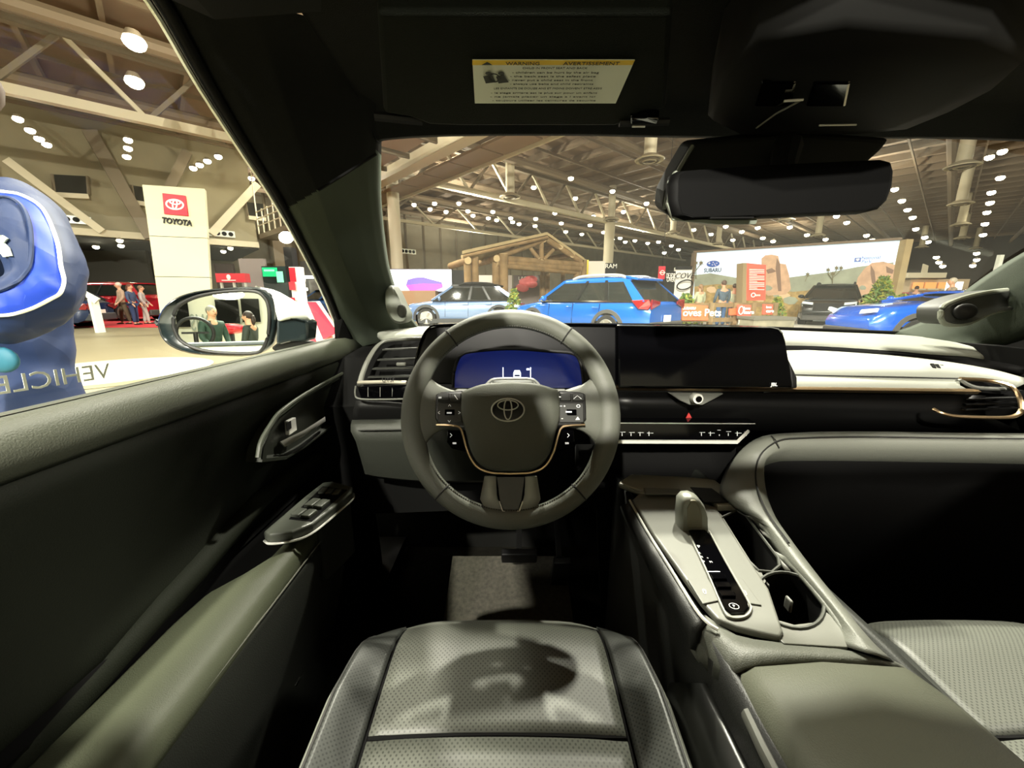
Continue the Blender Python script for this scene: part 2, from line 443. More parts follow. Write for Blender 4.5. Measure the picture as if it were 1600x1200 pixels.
# ---- catwalk lanes and bright girder running along AX
r = empty('catwalk', AB(20, 11, 9), 'long steel catwalk with panelled underside and railing under the roof', 'catwalk')
PANB = mat('catwalk_panel', (150, 128, 104), 0.75)
for k in range(12):
    a0 = 4 + k * 3.0
    g = G(); hallbox(g, a0, a0 + 2.85, 9.7, 11.6, 9.1, 9.25); mk('panel', g, PANB, r, smooth=0)
for k in range(12):
    a0 = 4 + k * 3.0
    g = G(); g.bar(AB(a0, 9.3, 9.0), AB(a0, 11.9, 9.0), 0.14, 0.25); mk('cross_beam', g, STEELD, r, smooth=0)
g = G()
for zz in (9.9, 10.5): g.tube([AB(4, 9.5, zz), AB(40, 9.5, zz)], 0.06, 6); g.tube([AB(4, 11.7, zz), AB(40, 11.7, zz)], 0.05, 6)
mk('rail', g, STEEL, r)
for k in range(19):
    g = G(); a0 = 4 + k * 2.0; g.tube([AB(a0, 9.5, 9.2), AB(a0, 9.5, 10.5)], 0.05, 6); mk('post', g, STEEL, r)
g = G(); g.bar(AB(4, 9.5, 9.15), AB(40, 9.5, 9.15), 0.1, 0.3); mk('stringer', g, STEEL, r, smooth=0)
r = empty('girder', AB(20, 13, 9), 'bright steel girder running beside the catwalk to the left column', 'girder')
g = G(); g.bar(AB(3, 12.9, 9.3), AB(40, 12.9, 9.3), 0.5, 0.7); mk('beam', g, STEEL, r, smooth=0)
g = G(); g.bar(AB(3, 12.9, 8.93), AB(40, 12.9, 8.93), 0.8, 0.08); mk('flange', g, STEEL, r, smooth=0)
r = empty('cable_tray', AB(20, 15, 9), 'brown panelled tray hanging right of the bright girder', 'duct')
for k in range(12):
    a0 = 3 + k * 3.1
    g = G(); hallbox(g, a0, a0 + 2.95, 14.3, 16.0, 9.1, 9.25); mk('panel', g, PANB, r, smooth=0)
g = G(); g.bar(AB(3, 16.2, 9.15), AB(40, 16.2, 9.15), 0.12, 0.35); mk('edge_rail', g, STEEL, r, smooth=0)
# mezzanine at the wall end, seen through the side window
r = empty('mezzanine', AB(36, 7, 5.5), 'railed steel mezzanine landing at the end of the beige wall', 'platform')
A0, A1 = D(405, 366, 30), D(478, 340, 26)
g = G(); g.sheet([[A0, A1], [A0 + BX * 2, A1 + BX * 2]], (0, 0, -0.35)); mk('deck', g, STEELD, r, smooth=0)
g = G()
for h in (0.6, 1.1, 1.6): g.tube([A0 + Vector((0, 0, h)), A1 + Vector((0, 0, h))], 0.04, 6)
mk('rail', g, STEEL, r)
for k in range(9):
    p = A0.lerp(A1, k / 8); g = G(); g.tube([p, p + Vector((0, 0, 1.7 if k % 3 else 4.5))], 0.05, 6); mk('post', g, STEEL, r)
p = D(446, 420, 29); p.z = 0
g = G(); g.bar(p, p + Vector((0, 0, 5.2)), 0.9, 0.9); mk('support', g, STEELD, r, smooth=0)

# ---- lamps
lampc = {}
def lamp(px, py, lab, grp, z=10.5, k=1.0, pipe=True):
    p = PZ(px, py, z)
    if p.y > 125 or p.dot(BX) > 126: p = EYE + (p - EYE) * min(124 / p.y, 120 / max(p.dot(BX), 1))
    d = (p - EYE).length
    r = (0.11 + 0.0030 * d) * k
    t = empty('bay_lamp', p, lab, 'lamp', grp)
    if 'm' not in lampc:
        g = G(); g.ball((0, 0, 0), 1, 10, 6, (1, 1, 0.75)); lampc['b'] = mk('bulb', g, LAMPM, t, local=True, smooth=180)
        g = G(); g.lathe([(0.3, 1.1), (0.6, 1.0), (0.92, 0.35), (0.85, 0.3)], 10); lampc['h'] = mk('housing', g, STEELD, t, local=True)
        lampc['m'] = 1
        lampc['b'].scale = (r,) * 3; lampc['h'].scale = (r,) * 3
    else:
        for q in 'bh':
            c = lampc[q].copy(); COL.objects.link(c); c.parent = t; c.scale = (r,) * 3
ORD = ['leftmost'] + [q + ' from the left' for q in 'second third fourth fifth sixth seventh eighth ninth tenth eleventh twelfth thirteenth fourteenth fifteenth sixteenth seventeenth eighteenth nineteenth twentieth twenty-first twenty-second twenty-third twenty-fourth twenty-fifth twenty-sixth'.split()]
LW = '''600,233 679,318 697,331 717,318 731,330 739,337 770,331 776,344 763,341 749,304 798,341 801,347 811,350 837,342 647,320 672,327'''
LM = '''836,353 834,293 892,279 899,310 957,299 927,338 867,333 974,331 1010,318 877,349 884,362 909,366 957,374 969,372 992,376 1006,360 1012,380 1029,378 977,378 1049,384 1073,375 922,352 943,363 1038,395 1060,390'''
LR = '''1566,237 1546,246 1563,278 1398,296 1409,314 1418,328 1426,340 1549,301 1547,317 1542,332 1539,350 1536,367 1445,371 1431,358 1450,378 1463,402 1467,410 1526,396 1526,406 1520,415 1473,416'''
LB = '''1307,338 1323,348 1234,355 1134,354 1159,362 1084,359 1111,366 1145,375 1192,372 1208,377 1261,367 1354,368 1363,375 1184,356 1290,374'''
LL = '''302,263 312,258 324,252 341,245 385,224 393,279 406,278 426,273'''
for s, lab, grp in ((LW, 'of the small ceiling lamps left of the pavilion gable', 'lamps at the far left wall'),
                    (LM, 'of the ceiling lamps between pavilion and rear-view mirror', 'lamps over the middle of the hall'),
                    (LR, 'of the ceiling lamps right of the rear-view mirror', 'lamps over the right of the hall'),
                    (LB, 'of the small lamps above the desert picture wall', 'lamps over the picture wall'),
                    (LL, 'of the small spotlights right of the white totem top', 'spotlights by the totem')):
    ws = sorted(s.split(), key=lambda q: float(q.split(',')[0]))
    for n_, w in enumerate(ws):
        x, y = w.split(','); lamp(float(x), float(y), ORD[n_] + ' ' + lab, grp, 9.6 if float(y) > 385 else 10.5, 1.0)
for x, y, k, lab in ((210, 66, 1.9, 'largest bright lamp at the top of the side window'), (210, 128, 1.7, 'second large bright lamp below the largest one in the side window')):
    lamp(x, y, lab, 'large lamps over the side window', 9.8, k)
for x, y, lab in ((28, 186, 'upper lamp of the slanted row above the person in blue'), (47, 204, 'second lamp of the slanted row above the person in blue'), (61, 217, 'third lamp of the slanted row above the person in blue'), (73, 226, 'lowest lamp of the slanted row above the person in blue'),
                  (200, 219, 'top lamp of the upright trio left of the totem'), (200, 232, 'middle lamp of the upright trio left of the totem'), (198, 245, 'bottom lamp of the upright trio left of the totem')):
    lamp(x, y, lab, 'stacked lamps in the side window', 9.0, 0.9)
for x, y, lab in ((150, 386, 'small lamp in the dark recess left of the totem, left one'), (187, 376, 'upper small lamp in the dark recess beside the totem'), (189, 384, 'lower small lamp in the dark recess beside the totem'), (349, 393, 'small lamp in the dark recess right of the totem'), (360, 388, 'second small lamp in the recess right of the totem')):
    lamp(x, y, lab, 'lamps in the dark recess under the wall', 4.9, 0.8)
# ---- round ceiling diffusers on drop ducts
def diffuser(px, py, lab, r=0.9):
    p = PZ(px, py, 9.5)
    t = empty('air_diffuser', p, lab, 'vent', 'round air diffusers under the hall roof')
    g = G(); g.cyl(p, p + Vector((0, 0, 3.4)), r * 0.42, n=18); mk('duct', g, STEEL, t)
    g = G(); M = Matrix.Translation(p)
    g.lathe([(r * 0.5, 0.25), (r, -0.02), (r * 0.95, -0.08), (r * 0.75, -0.02)], 24, M); mk('rim', g, STEEL, t)
    for k in range(3):
        g = G(); g.lathe([(r * (0.7 - 0.2 * k), -0.1), (r * (0.62 - 0.2 * k), -0.16), (r * (0.55 - 0.2 * k), 0.0)], 20, M); mk('ring', g, STEELD if k % 2 == 0 else STEEL, t)
for x, y, lab in ((1015, 249, 'large round air diffuser left of the rear-view mirror arm'), (797, 307, 'round air diffuser left of centre under the trusses'), (955, 343, 'round air diffuser by the pale column top'),
                  (1051, 364, 'round air diffuser just left below the mirror'), (1504, 259, 'largest round air diffuser right of the mirror'), (1501, 318, 'second round air diffuser down the row on the right'),
                  (1501, 351, 'third round air diffuser down the row on the right'), (1503, 372, 'fourth round air diffuser down the row on the right'), (1440, 386, 'wide pale diffuser lower left of the right row'), (1524, 388, 'wide pale diffuser at the low end of the right row'),
                  (1228, 344, 'round air diffuser partly behind the mirror bottom'), (1278, 368, 'round air diffuser above the middle of the picture wall'), (1122, 381, 'small round air diffuser above the left end of picture wall')):
    diffuser(x, y, lab)

# ================================================================= VEHICLES
def paint(name, c, rough=0.22): return mat(name, c, rough, coat=1.0, spec=0.5, metal=0.25)
def build_car(label, pos, yaw, P, group=None):
    """local x forward, y left, z up; origin on the ground under the middle"""
    L, W, H = P['L'], P['W'], P['H']
    M = Matrix.Translation(Vector(pos)) @ Matrix.Rotation(yaw, 4, 'Z')
    t = empty(P.get('name', 'car'), label=label, cat=P.get('cat', 'car'), group=group, M=M)
    bm_ = P['paint']; clad = P.get('clad', mat('cladding', (62, 62, 60), 0.6))
    belt = P['belt']; gc = P.get('gc', 0.22); hw = W / 2
    def zt(x):
        pts = P['top']
        for (x0, z0), (x1, z1) in zip(pts, pts[1:]):
            if x0 >= x >= x1: return lerp(z0, z1, (x0 - x) / (x0 - x1 + 1e-6))
        return pts[-1][1]
    rows = []
    n = 40
    for i in range(n + 1):
        x = L / 2 - L * i / n
        e = abs(x) / (L / 2); wk = 1 - 0.16 * max(0, (e - 0.78) / 0.22) ** 2.2
        w = hw * wk; z = zt(x); zb = gc + 0.16 * max(0, (e - 0.85) / 0.15)
        sh = z - 0.10
        half = [(0, zb), (w * 0.9, zb), (w * 0.985, zb + 0.12), (w, lerp(zb, sh, 0.55)), (w * 0.985, lerp(zb, sh, 0.8)), (w * 0.955, sh), (w * 0.88, z - 0.02), (w * 0.6, z + 0.01), (0, z + 0.02)]
        rows.append([Vector((x, y, zz)) for y, zz in half] + [Vector((x, -y, zz)) for y, zz in reversed(half[1:-1])])
    g = G(); g.loft(rows, closed=True, caps=True)
    mk('body', g, bm_, t, local=True, smooth=50)
    # greenhouse
    xf, xtf, xtr, xr = P['gh']; bw, tw = hw * 0.93, hw * 0.70; zr = H - 0.03
    def side(x, s, up):     # point on the greenhouse side: up 0..1
        return Vector((x, s * lerp(bw, tw, up), lerp(belt, zr - 0.05, up)))
    ns = 14; low = []; top = []
    for i in range(ns + 1):
        u = i / ns; low.append((lerp(xf, xr, u))); top.append(lerp(xtf, xtr, u))
    rows = []
    for up in (0, 0.35, 0.7, 1.0):
        row = []
        for i in range(ns + 1): row.append(side(lerp(low[i], top[i], up), 1, up))
        for i in range(ns, -1, -1): row.append(side(lerp(low[i], top[i], up), -1, up))
        rows.append(row)
    g = G(); g.loft(rows, closed=True, caps=True); mk('glasshouse', g, GLASSD, t, local=True, smooth=40)
    rows = []
    for i in range(11):
        u = i / 10; x = lerp(xtf + 0.06, xtr - 0.05, u); h = 0.05 * math.sin(PI * min(1, max(0, u * 0.9 + 0.08)))
        rows.append([Vector((x, s * tw * k, zr - 0.06 + q + (h if k < 1 else 0))) for s, k, q in ((-1, 1.03, 0), (-1, 0.9, 0.05), (-1, 0.4, 0.07), (1, 0.4, 0.07), (1, 0.9, 0.05), (1, 1.03, 0))])
    g = G(); g.sheet(rows, (0, 0, -0.05)); mk('roof', g, P.get('roofm', bm_), t, local=True, smooth=50)
    for s in (1, -1):
        g = G()
        g.bar(side(xf, s, 0.0) * 1.0, side(xtf, s, 1), 0.09, 0.07)
        mk('pillar', g, P.get('pillarm', bm_), t, local=True, smooth=0)
        for u in P.get('pillars', (0.42, 0.72)):
            x0, x1 = lerp(xf, xr, u), lerp(xtf, xtr, u)
            g = G(); g.prism([side(x0 + 0.05, s, 0), side(x0 - 0.05, s, 0), side(x1 - 0.04, s, 1), side(x1 + 0.04, s, 1)], (0, s * 0.03, 0)); mk('pillar', g, mat('gloss_pillar', (20, 22, 22), 0.2), t, local=True, smooth=0)
        rp = P.get('rearpillar', 0.28)
        g = G(); g.prism([side(xr + rp, s, 0), side(xr - 0.02, s, 0), side(xtr - 0.03, s, 1), side(xtr + rp * 0.55, s, 1)], (0, s * 0.035, 0)); mk('pillar', g, bm_, t, local=True, smooth=0)
        # door seams, handles, mirror
        for x in P.get('seams', (0.75, -0.15, -1.05)):
            g = G(); g.bar((x, s * (hw + 0.002), gc + 0.18), (x - 0.02, s * (hw * 0.975), belt - 0.06), 0.015, 0.012); mk('door_seam', g, BLACK, t, local=True, smooth=0)
        for x in P.get('handles', (0.05, -0.85)):
            g = G(); g.bar((x, s * (hw + 0.015), belt - 0.16), (x - 0.2, s * (hw + 0.015), belt - 0.16), 0.03, 0.04); mk('door_handle', g, bm_, t, local=True, bevel=0.01)
        g = G(); g.ball((xf - 0.32, s * (hw + 0.1), belt + 0.07), 0.11, 10, 6, (0.6, 1.1, 0.75)); mk('side_mirror', g, P.get('mirrorm', bm_), t, local=True, smooth=180)
        g = G(); g.bar((L / 2 - 0.55, s * (hw + 0.012), gc + 0.03), (-L / 2 + 0.5, s * (hw + 0.012), gc + 0.03), 0.05, 0.16); mk('sill_cladding', g, clad, t, local=True, smooth=0)
        # side window trim line
        g = G(); g.bar(side(xf + 0.02, s, 0) + Vector((0, s * 0.02, 0)), side(xr + 0.1, s, 0) + Vector((0, s * 0.02, 0)), 0.03, 0.035); mk('belt_trim', g, P.get('trimm', BLKP), t, local=True, smooth=0)
        if P.get('rails'):
            pts = smooth_path([(xtf - 0.25, s * tw * 0.92, zr - 0.0), (xtf - 0.5, s * tw * 0.92, zr + 0.07), (0.5 * (xtf + xtr), s * tw * 0.92, zr + 0.09), (xtr + 0.35, s * tw * 0.92, zr + 0.07), (xtr + 0.1, s * tw * 0.92, zr)], 14)
            g = G(); g.tube(pts, 0.032, 6, flat=1.3); mk('roof_rail', g, P['rails'], t, local=True)
    wr = P.get('wr', 0.36)
    for x in (P['wb'] / 2 + P.get('wo', 0.05), -P['wb'] / 2 + P.get('wo', 0.05)):
        for s in (1, -1):
            g = G()     # arch cladding: a ring of quads
            rows = []
            for k in range(13):
                an = PI * (k / 12) * 1.1 - 0.05 * PI
                ca, sa = math.cos(an), math.sin(an)
                rows.append([Vector((x + ca * (wr + 0.04), s * (hw - 0.03), wr + sa * (wr + 0.04))), Vector((x + ca * (wr + 0.04), s * (hw + 0.02), wr + sa * (wr + 0.04))), Vector((x + ca * (wr + 0.14), s * (hw + 0.015), wr + sa * (wr + 0.13))), Vector((x + ca * (wr + 0.15), s * (hw - 0.05), wr + sa * (wr + 0.14)))])
            g.loft(rows, closed=True, caps=True); mk('wheel_arch', g, clad, t, local=True)
            g = G(); g.cyl((x, s * (hw - 0.26), wr), (x, s * (hw - 0.004), wr), wr + 0.05, n=24); mk('wheel_well', g, BLACK, t, local=True)
            c = Vector((x, s * (hw - 0.1), wr)); wm = Matrix.Translation(c) @ Matrix.Rotation(-s * PI / 2, 4, 'X')
            g = G(); g.lathe([(wr * 0.6, 0.12), (wr * 0.93, 0.12), (wr, 0.08), (wr, -0.08), (wr * 0.93, -0.12)], 24, wm); w_ = mk('wheel', g, TYRE, t, local=True)
            g = G(); g.lathe([(wr * 0.68, 0.125), (wr * 0.62, 0.135), (wr * 0.6, 0.09)], 24, wm)
            for k in range(5):
                an = 2 * PI * k / 5 + 0.3
                for dd in (-0.13, 0.13):
                    g.bar(wm @ Vector((0, 0, 0.11)), wm @ Vector((wr * 0.64 * math.cos(an + dd), wr * 0.64 * math.sin(an + dd), 0.125)), 0.045, 0.03)
            g.cyl(wm @ Vector((0, 0, 0.09)), wm @ Vector((0, 0, 0.135)), wr * 0.15, n=10)
            mk('rim', g, ALLOY, w_, local=True)
    RED = mat('tail_red', (120, 14, 20), 0.15, coat=1)
    tz = P.get('tailz', belt - 0.22)
    for s in (1, -1):
        g = G(); g.prism([(-L / 2 + 0.42, s * hw * 0.985, tz + 0.1), (-L / 2 + 0.02, s * hw * 0.87, tz + 0.12), (-L / 2 - 0.02, s * hw * 0.80, tz), (-L / 2 + 0.02, s * hw * 0.87, tz - 0.12), (-L / 2 + 0.22, s * hw * 0.97, tz - 0.1)], (0, s * 0.05, 0)); mk('tail_light', g, RED, t, local=True, smooth=0, bevel=0.012)
        g = G(); g.prism([(-L / 2 - 0.015, s * hw * 0.87, tz + 0.12), (-L / 2 - 0.02, s * hw * 0.45, tz + 0.07), (-L / 2 - 0.02, s * hw * 0.45, tz - 0.0), (-L / 2 - 0.015, s * hw * 0.87, tz - 0.12)], (-0.03, 0, 0)); mk('tail_light', g, RED, t, local=True, smooth=0, bevel=0.01)
        hz = P.get('headz', belt - 0.27)
        g = G(); g.prism([(L / 2 - 0.02, s * hw * 0.5, hz), (L / 2 - 0.1, s * hw * 0.88, hz + 0.05), (L / 2 - 0.12, s * hw * 0.88, hz + 0.14), (L / 2 - 0.05, s * hw * 0.5, hz + 0.1)], (0.07, 0, 0)); mk('headlight', g, mat('headlight_lens', (210, 220, 225), 0.08, coat=1), t, local=True, smooth=0, bevel=0.01)
    if not P.get('nogrille'): g = G(); g.prism([(L / 2 - 0.0, -hw * 0.5, belt - 0.5), (L / 2, hw * 0.5, belt - 0.5), (L / 2 - 0.0, hw * 0.45, belt - 0.2), (L / 2 - 0.0, -hw * 0.45, belt - 0.2)], (0.05, 0, 0)); mk('grille', g, BLKP, t, local=True, smooth=0, bevel=0.01)
    g = G(); g.box((L / 2 - 0.07, 0, gc + 0.12), (0.25, W * 0.82, 0.2)); mk('front_bumper', g, clad, t, local=True, bevel=0.03)
    g = G(); g.box((-L / 2 + 0.06, 0, gc + 0.2), (0.25, W * 0.84, 0.28)); mk('rear_bumper', g, clad, t, local=True, bevel=0.04)
    g = G(); g.box((-L / 2 - 0.03, 0, belt - 0.42), (0.02, 0.34, 0.17)); mk('number_plate', g, mat('plate_white', (225, 225, 215), 0.5), t, local=True, bevel=0.004)
    if P.get('spoiler'):
        g = G(); g.prism([(xtr + 0.1, -tw, zr + 0.0), (xtr - 0.22, -tw * 0.95, zr - 0.07), (xtr - 0.22, tw * 0.95, zr - 0.07), (xtr + 0.1, tw, zr)], (0, 0, 0.05)); mk('spoiler', g, P.get('roofm', bm_), t, local=True, smooth=0, bevel=0.012)
    if P.get('fuelflap'):
        g = G(); g.box((-1.55, hw + 0.003, belt - 0.2), (0.2, 0.01, 0.17)); mk('charge_flap', g, bm_, t, local=True, bevel=0.01)
    return t
WAGON = dict(L=4.87, W=1.88, H=1.66, belt=1.05, gh=(1.15, 0.35, -1.72, -2.32), wb=2.75, wr=0.36, top=[(2.45, 0.72), (2.2, 0.90), (1.2, 1.04), (0, 1.05), (-1.5, 1.09), (-2.2, 1.1), (-2.45, 0.95)], pillars=(0.40, 0.69))
blue = dict(WAGON, paint=paint('blue_paint', (10, 96, 190)), rails=mat('rail_grey', (150, 155, 155), 0.4), spoiler=True, trimm=CHROME, tailz=0.98)
build_car('bright blue wagon with grey roof rails seen from its rear corner', Vector((3.15, 9.15, 0)) + Vector((-math.cos(R(49)), math.sin(R(49)), 0)) * 2.43 + Vector((math.sin(R(49)), math.cos(R(49)), 0)) * 0.94, R(180 - 49), blue)
ev = dict(L=4.69, W=1.86, H=1.65, belt=1.03, gh=(1.25, 0.45, -1.35, -2.2), wb=2.85, wr=0.37, top=[(2.35, 0.70), (2.1, 0.88), (1.3, 1.0), (0, 1.03), (-1.4, 1.06), (-2.1, 1.08), (-2.35, 0.93)], pillars=(0.42, 0.66), paint=paint('grey_blue_paint', (112, 138, 178)), roofm=BLKP, rails=BLKP, spoiler=True, clad=mat('dark_cladding', (52, 54, 56), 0.6))
build_car('grey-blue electric crossover with black roof seen side-on left of the blue wagon', Vector((-1.95, 16.3, 0)), R(184), ev)
dark = dict(L=4.95, W=1.93, H=1.72, belt=1.12, gh=(1.3, 0.5, -1.7, -2.3), wb=2.85, wr=0.38, top=[(2.48, 0.85), (2.25, 1.02), (1.3, 1.1), (0, 1.12), (-1.5, 1.14), (-2.2, 1.15), (-2.48, 1.0)], paint=paint('dark_paint', (30, 34, 36)), rails=BLKP, name='suv')
c = D(1296, 500, 17.2); c.z = 0
build_car('black off-road vehicle facing the camera before the desert picture wall', c, R(-62 - 70), dark)
g = G()
truck = dict(L=5.4, W=1.98, H=1.86, belt=1.25, gh=(1.35, 0.7, -1.9, -2.45), wb=3.1, wr=0.42, top=[(2.7, 0.95), (2.5, 1.15), (1.4, 1.24), (0, 1.25), (-1.5, 1.27), (-2.4, 1.28), (-2.7, 1.1)], paint=paint('red_paint', (170, 16, 34)), name='suv')
c = D(182, 488, 19.6); c.z = 0
build_car('dark red vehicle parked on the carpet left of the white totem', c, R(176), truck)
nearblue = dict(ev, paint=paint('navy_paint', (24, 44, 80)), roofm=None)
nearblue.pop('roofm')
c = D(33, 495, 14.3); c.z = 0
build_car('dark blue vehicle mostly hidden behind the person in the blue jacket', c, R(200), nearblue)
sedan = dict(L=4.6, W=1.85, H=1.42, belt=0.95, gh=(1.0, 0.2, -1.0, -1.8), wb=2.75, wr=0.34, top=[(2.3, 0.6), (2.0, 0.8), (1.0, 0.94), (0, 0.96), (-1.0, 0.98), (-2.0, 1.0), (-2.3, 0.8)], paint=paint('bright_blue_paint', (16, 84, 190)))
c = D(1490, 492, 9.2); c.z = 0
build_car('glossy bright blue car at the right end of windshield view', c, R(172), dict(sedan, nogrille=True, top=[(2.3, 0.7), (2.0, 0.92), (1.0, 1.04), (0, 1.06), (-1.0, 1.06), (-2.0, 1.05), (-2.3, 0.85)], H=1.3, belt=1.04))
c = D(514, 472, 26); c.z = 0
build_car('small blue car under the white neon frame in the far stand', c, R(240), dict(ev, paint=paint('far_blue_paint', (40, 80, 130))))
c = D(1232, 480, 24); c.z = 0
build_car('small blue car partly behind the black off-road vehicle', c, R(20), dict(sedan))

# ================================================================= PEOPLE
def skin_fig(name, verts, edges, radii, m, parent, lvl=2, local=True):
    me = bpy.data.meshes.new(name); me.from_pydata([tuple(v) for v in verts], edges, [])
    o = bpy.data.objects.new(name, me); COL.objects.link(o); o.parent = parent
    sk = o.modifiers.new('skin', 'SKIN'); sk.use_smooth_shade = True
    su = o.modifiers.new('sub', 'SUBSURF'); su.levels = lvl; su.render_levels = lvl
    for i, r in enumerate(radii):
        d = me.skin_vertices[0].data[i]; d.radius = r if isinstance(r, tuple) else (r, r); d.use_root = (i == 0)
    me.materials.append(m)
    dg = bpy.context.evaluated_depsgraph_get(); dg.update()
    nm = bpy.data.meshes.new_from_object(o.evaluated_get(dg)); o.modifiers.clear()
    nm.polygons.foreach_set('use_smooth', [True] * len(nm.polygons))
    old = o.data; o.data = nm; bpy.data.meshes.remove(old)
    return o
def person(label, pos, yaw, H=1.72, top=(60, 80, 110), legs=(40, 44, 60), hair=(60, 45, 35), pose='stand', group=None, gender='m', arms=None, lvl=1, skirt=False, headturn=0.0):
    """local: x right, y forward (the way the person faces), z up"""
    M = Matrix.Translation(Vector(pos)) @ Matrix.Rotation(yaw, 4, 'Z') @ Matrix.Scale(H / 1.75, 4)
    t = empty('person', label=label, cat='person', group=group, M=M)
    m_top = mat('top_%d_%d_%d' % top, top, 0.8, noise=(9, 0.15)); m_leg = mat('leg_%d_%d_%d' % legs, legs, 0.85); m_h = mat('hair_%d_%d_%d' % hair, hair, 0.7)
    sw = 0.20 if gender == 'm' else 0.175
    if arms is None: arms = [((-sw - 0.06, 0.02, 1.14), (-sw - 0.02, 0.18, 0.95)), ((sw + 0.06, 0.02, 1.14), (sw + 0.02, 0.14, 0.92))]
    step = 0.1 if pose == 'walk' else 0.03
    V = [(0, 0, 0.98), (0, 0.0, 1.16), (0, -0.01, 1.36), (0, 0.0, 1.50), (0, 0.02, 1.60), (0, 0.03, 1.70)]
    E = [(0, 1), (1, 2), (2, 3), (3, 4), (4, 5)]
    Rr = [(0.14, 0.11), (0.12, 0.095), (0.15, 0.1), (0.055, 0.055), (0.075, 0.09), (0.06, 0.07)]
    for k, s in enumerate((-1, 1)):
        e, h = arms[k]; b = len(V)
        h = Vector(h); e = Vector(e); dv = (h - e).normalized()
        V += [(s * sw, -0.01, 1.42), tuple(e), tuple(h), tuple(h + dv * 0.09)]; E += [(2, b), (b, b + 1), (b + 1, b + 2), (b + 2, b + 3)]
        Rr += [0.055, 0.042, 0.03, 0.035]
        for q in range(4):      # short finger chains
            c_ = len(V); sd = dv.cross(Vector((0, 0, 1))); sd = sd.normalized() if sd.length > 0.01 else Vector((1, 0, 0))
            V.append(tuple(h + dv * 0.15 + sd * (q - 1.5) * 0.022)); E.append((b + 3, c_)); Rr.append(0.009)
        b = len(V); y0 = s * step
        V += [(s * 0.1, 0, 0.92), (s * 0.11, y0 * 0.6 + 0.02, 0.5), (s * 0.12, y0, 0.09), (s * 0.13, y0 + 0.14, 0.03)]; E += [(0, b), (b, b + 1), (b + 1, b + 2), (b + 2, b + 3)]
        Rr += [0.085, 0.06, 0.04, 0.035]
    skin_fig('body', V, E, Rr, SKIN, t, lvl)
    # face: nose and ears, eyes, mouth
    hc = Vector((0, 0.03, 1.645))
    g = G(); g.ball(hc, 0.098, 14, 10, (0.82, 0.98, 1.2)); g.ball(hc + Vector((0, 0.1, -0.01)), 0.02, 6, 5, (0.7, 1, 1.3)); g.ball(hc + Vector((0.082, 0, 0)), 0.02, 6, 4, (0.5, 1, 1.6)); g.ball(hc + Vector((-0.082, 0, 0)), 0.02, 6, 4, (0.5, 1, 1.6))
    mk('head', g, SKIN, t, local=True, smooth=180)
    g = G()
    for s in (-1, 1): g.ball(hc + Vector((s * 0.032, 0.088, 0.012)), 0.011, 6, 4, (1.2, 0.6, 0.7))
    g.box(hc + Vector((0, 0.09, -0.05)), (0.04, 0.012, 0.008)); mk('face_mark', g, mat('eye_dark', (60, 35, 30), 0.5), t, local=True)
    g = G(); g.ball(hc + Vector((0, -0.02, 0.035)), 0.105, 14, 8, (0.88, 0.98, 1.0))
    if gender == 'f': g.tube(smooth_path([hc + Vector((0, -0.09, 0.03)), hc + Vector((0, -0.12, -0.08)), hc + Vector((0, -0.09, -0.2))], 6), [0.05, 0.05, 0.05, 0.045, 0.035, 0.02], 8)
    mk('hair', g, m_h, t, local=True, smooth=180)
    # clothes
    V = [(0, 0, 0.95), (0, 0.0, 1.16), (0, -0.01, 1.34), (0, -0.01, 1.47)]; E = [(0, 1), (1, 2), (2, 3)]
    Rr = [(0.175, 0.135), (0.155, 0.125), (0.18, 0.125), (0.075, 0.07)]
    for k, s in enumerate((-1, 1)):
        e, h = arms[k]; b = len(V)
        V += [(s * sw, -0.01, 1.41), tuple(e), tuple(Vector(h))]; E += [(2, b), (b, b + 1), (b + 1, b + 2)]; Rr += [0.075, 0.058, 0.045]
    skin_fig('jacket', V, E, Rr, m_top, t, lvl)
    V = [(0, 0, 0.97)]; E = []; Rr = [(0.155, 0.12)]
    for s in (-1, 1):
        b = len(V); y0 = s * step
        V += [(s * 0.1, 0, 0.88), (s * 0.11, y0 * 0.6 + 0.02, 0.5), (s * 0.12, y0, 0.11)]; E += [(0, b), (b, b + 1), (b + 1, b + 2)]; Rr += [0.1, 0.078, 0.062]
    skin_fig('trousers', V, E, Rr, m_leg, t, lvl)
    for s in (-1, 1):
        g = G(); g.ball((s * 0.125, s * step + 0.07, 0.045), 0.06, 10, 6, (0.8, 2.1, 0.75)); mk('shoe', g, BLKP, t, local=True, smooth=180)
    return t
# ---- people by the red vehicle
def at(px, py, d):
    p = D(px, py, d); p.z = 0; return p
person('person in beige patterned shirt, leftmost of three by the red vehicle', at(196, 495, 16.6), R(150), 1.74, (165, 140, 120), (88, 78, 60), (190, 180, 170), 'walk')
person('person in navy jacket and blue trousers, middle of three by the red vehicle', at(211, 495, 16.2), R(-80), 1.66, (52, 66, 96), (36, 52, 88), (88, 50, 34), 'stand', gender='f')
person('person in light grey top and trousers, rightmost of three by the red vehicle', at(228, 495, 16.7), R(-60), 1.62, (160, 150, 150), (168, 164, 158), (120, 90, 70), 'walk')
person('person in pale top standing left behind the orange pets sign', at(1090, 500, 15.2), R(10), 1.62, (176, 180, 150), (90, 90, 90), (140, 110, 80), gender='f')
person('person in dark grey-blue jacket standing between two pale-dressed people', at(1125, 500, 14.6), R(0), 1.74, (74, 90, 104), (60, 90, 130), (80, 60, 50))
person('person in pale green top right of the dark-jacketed visitor', at(1142, 500, 15.2), R(-10), 1.64, (178, 186, 160), (80, 80, 80), (70, 55, 45))
person('person in plaid shirt with grey hair near the far right counters', at(1480, 480, 13.0), R(60), 1.76, (140, 130, 112), (60, 60, 60), (180, 170, 150))
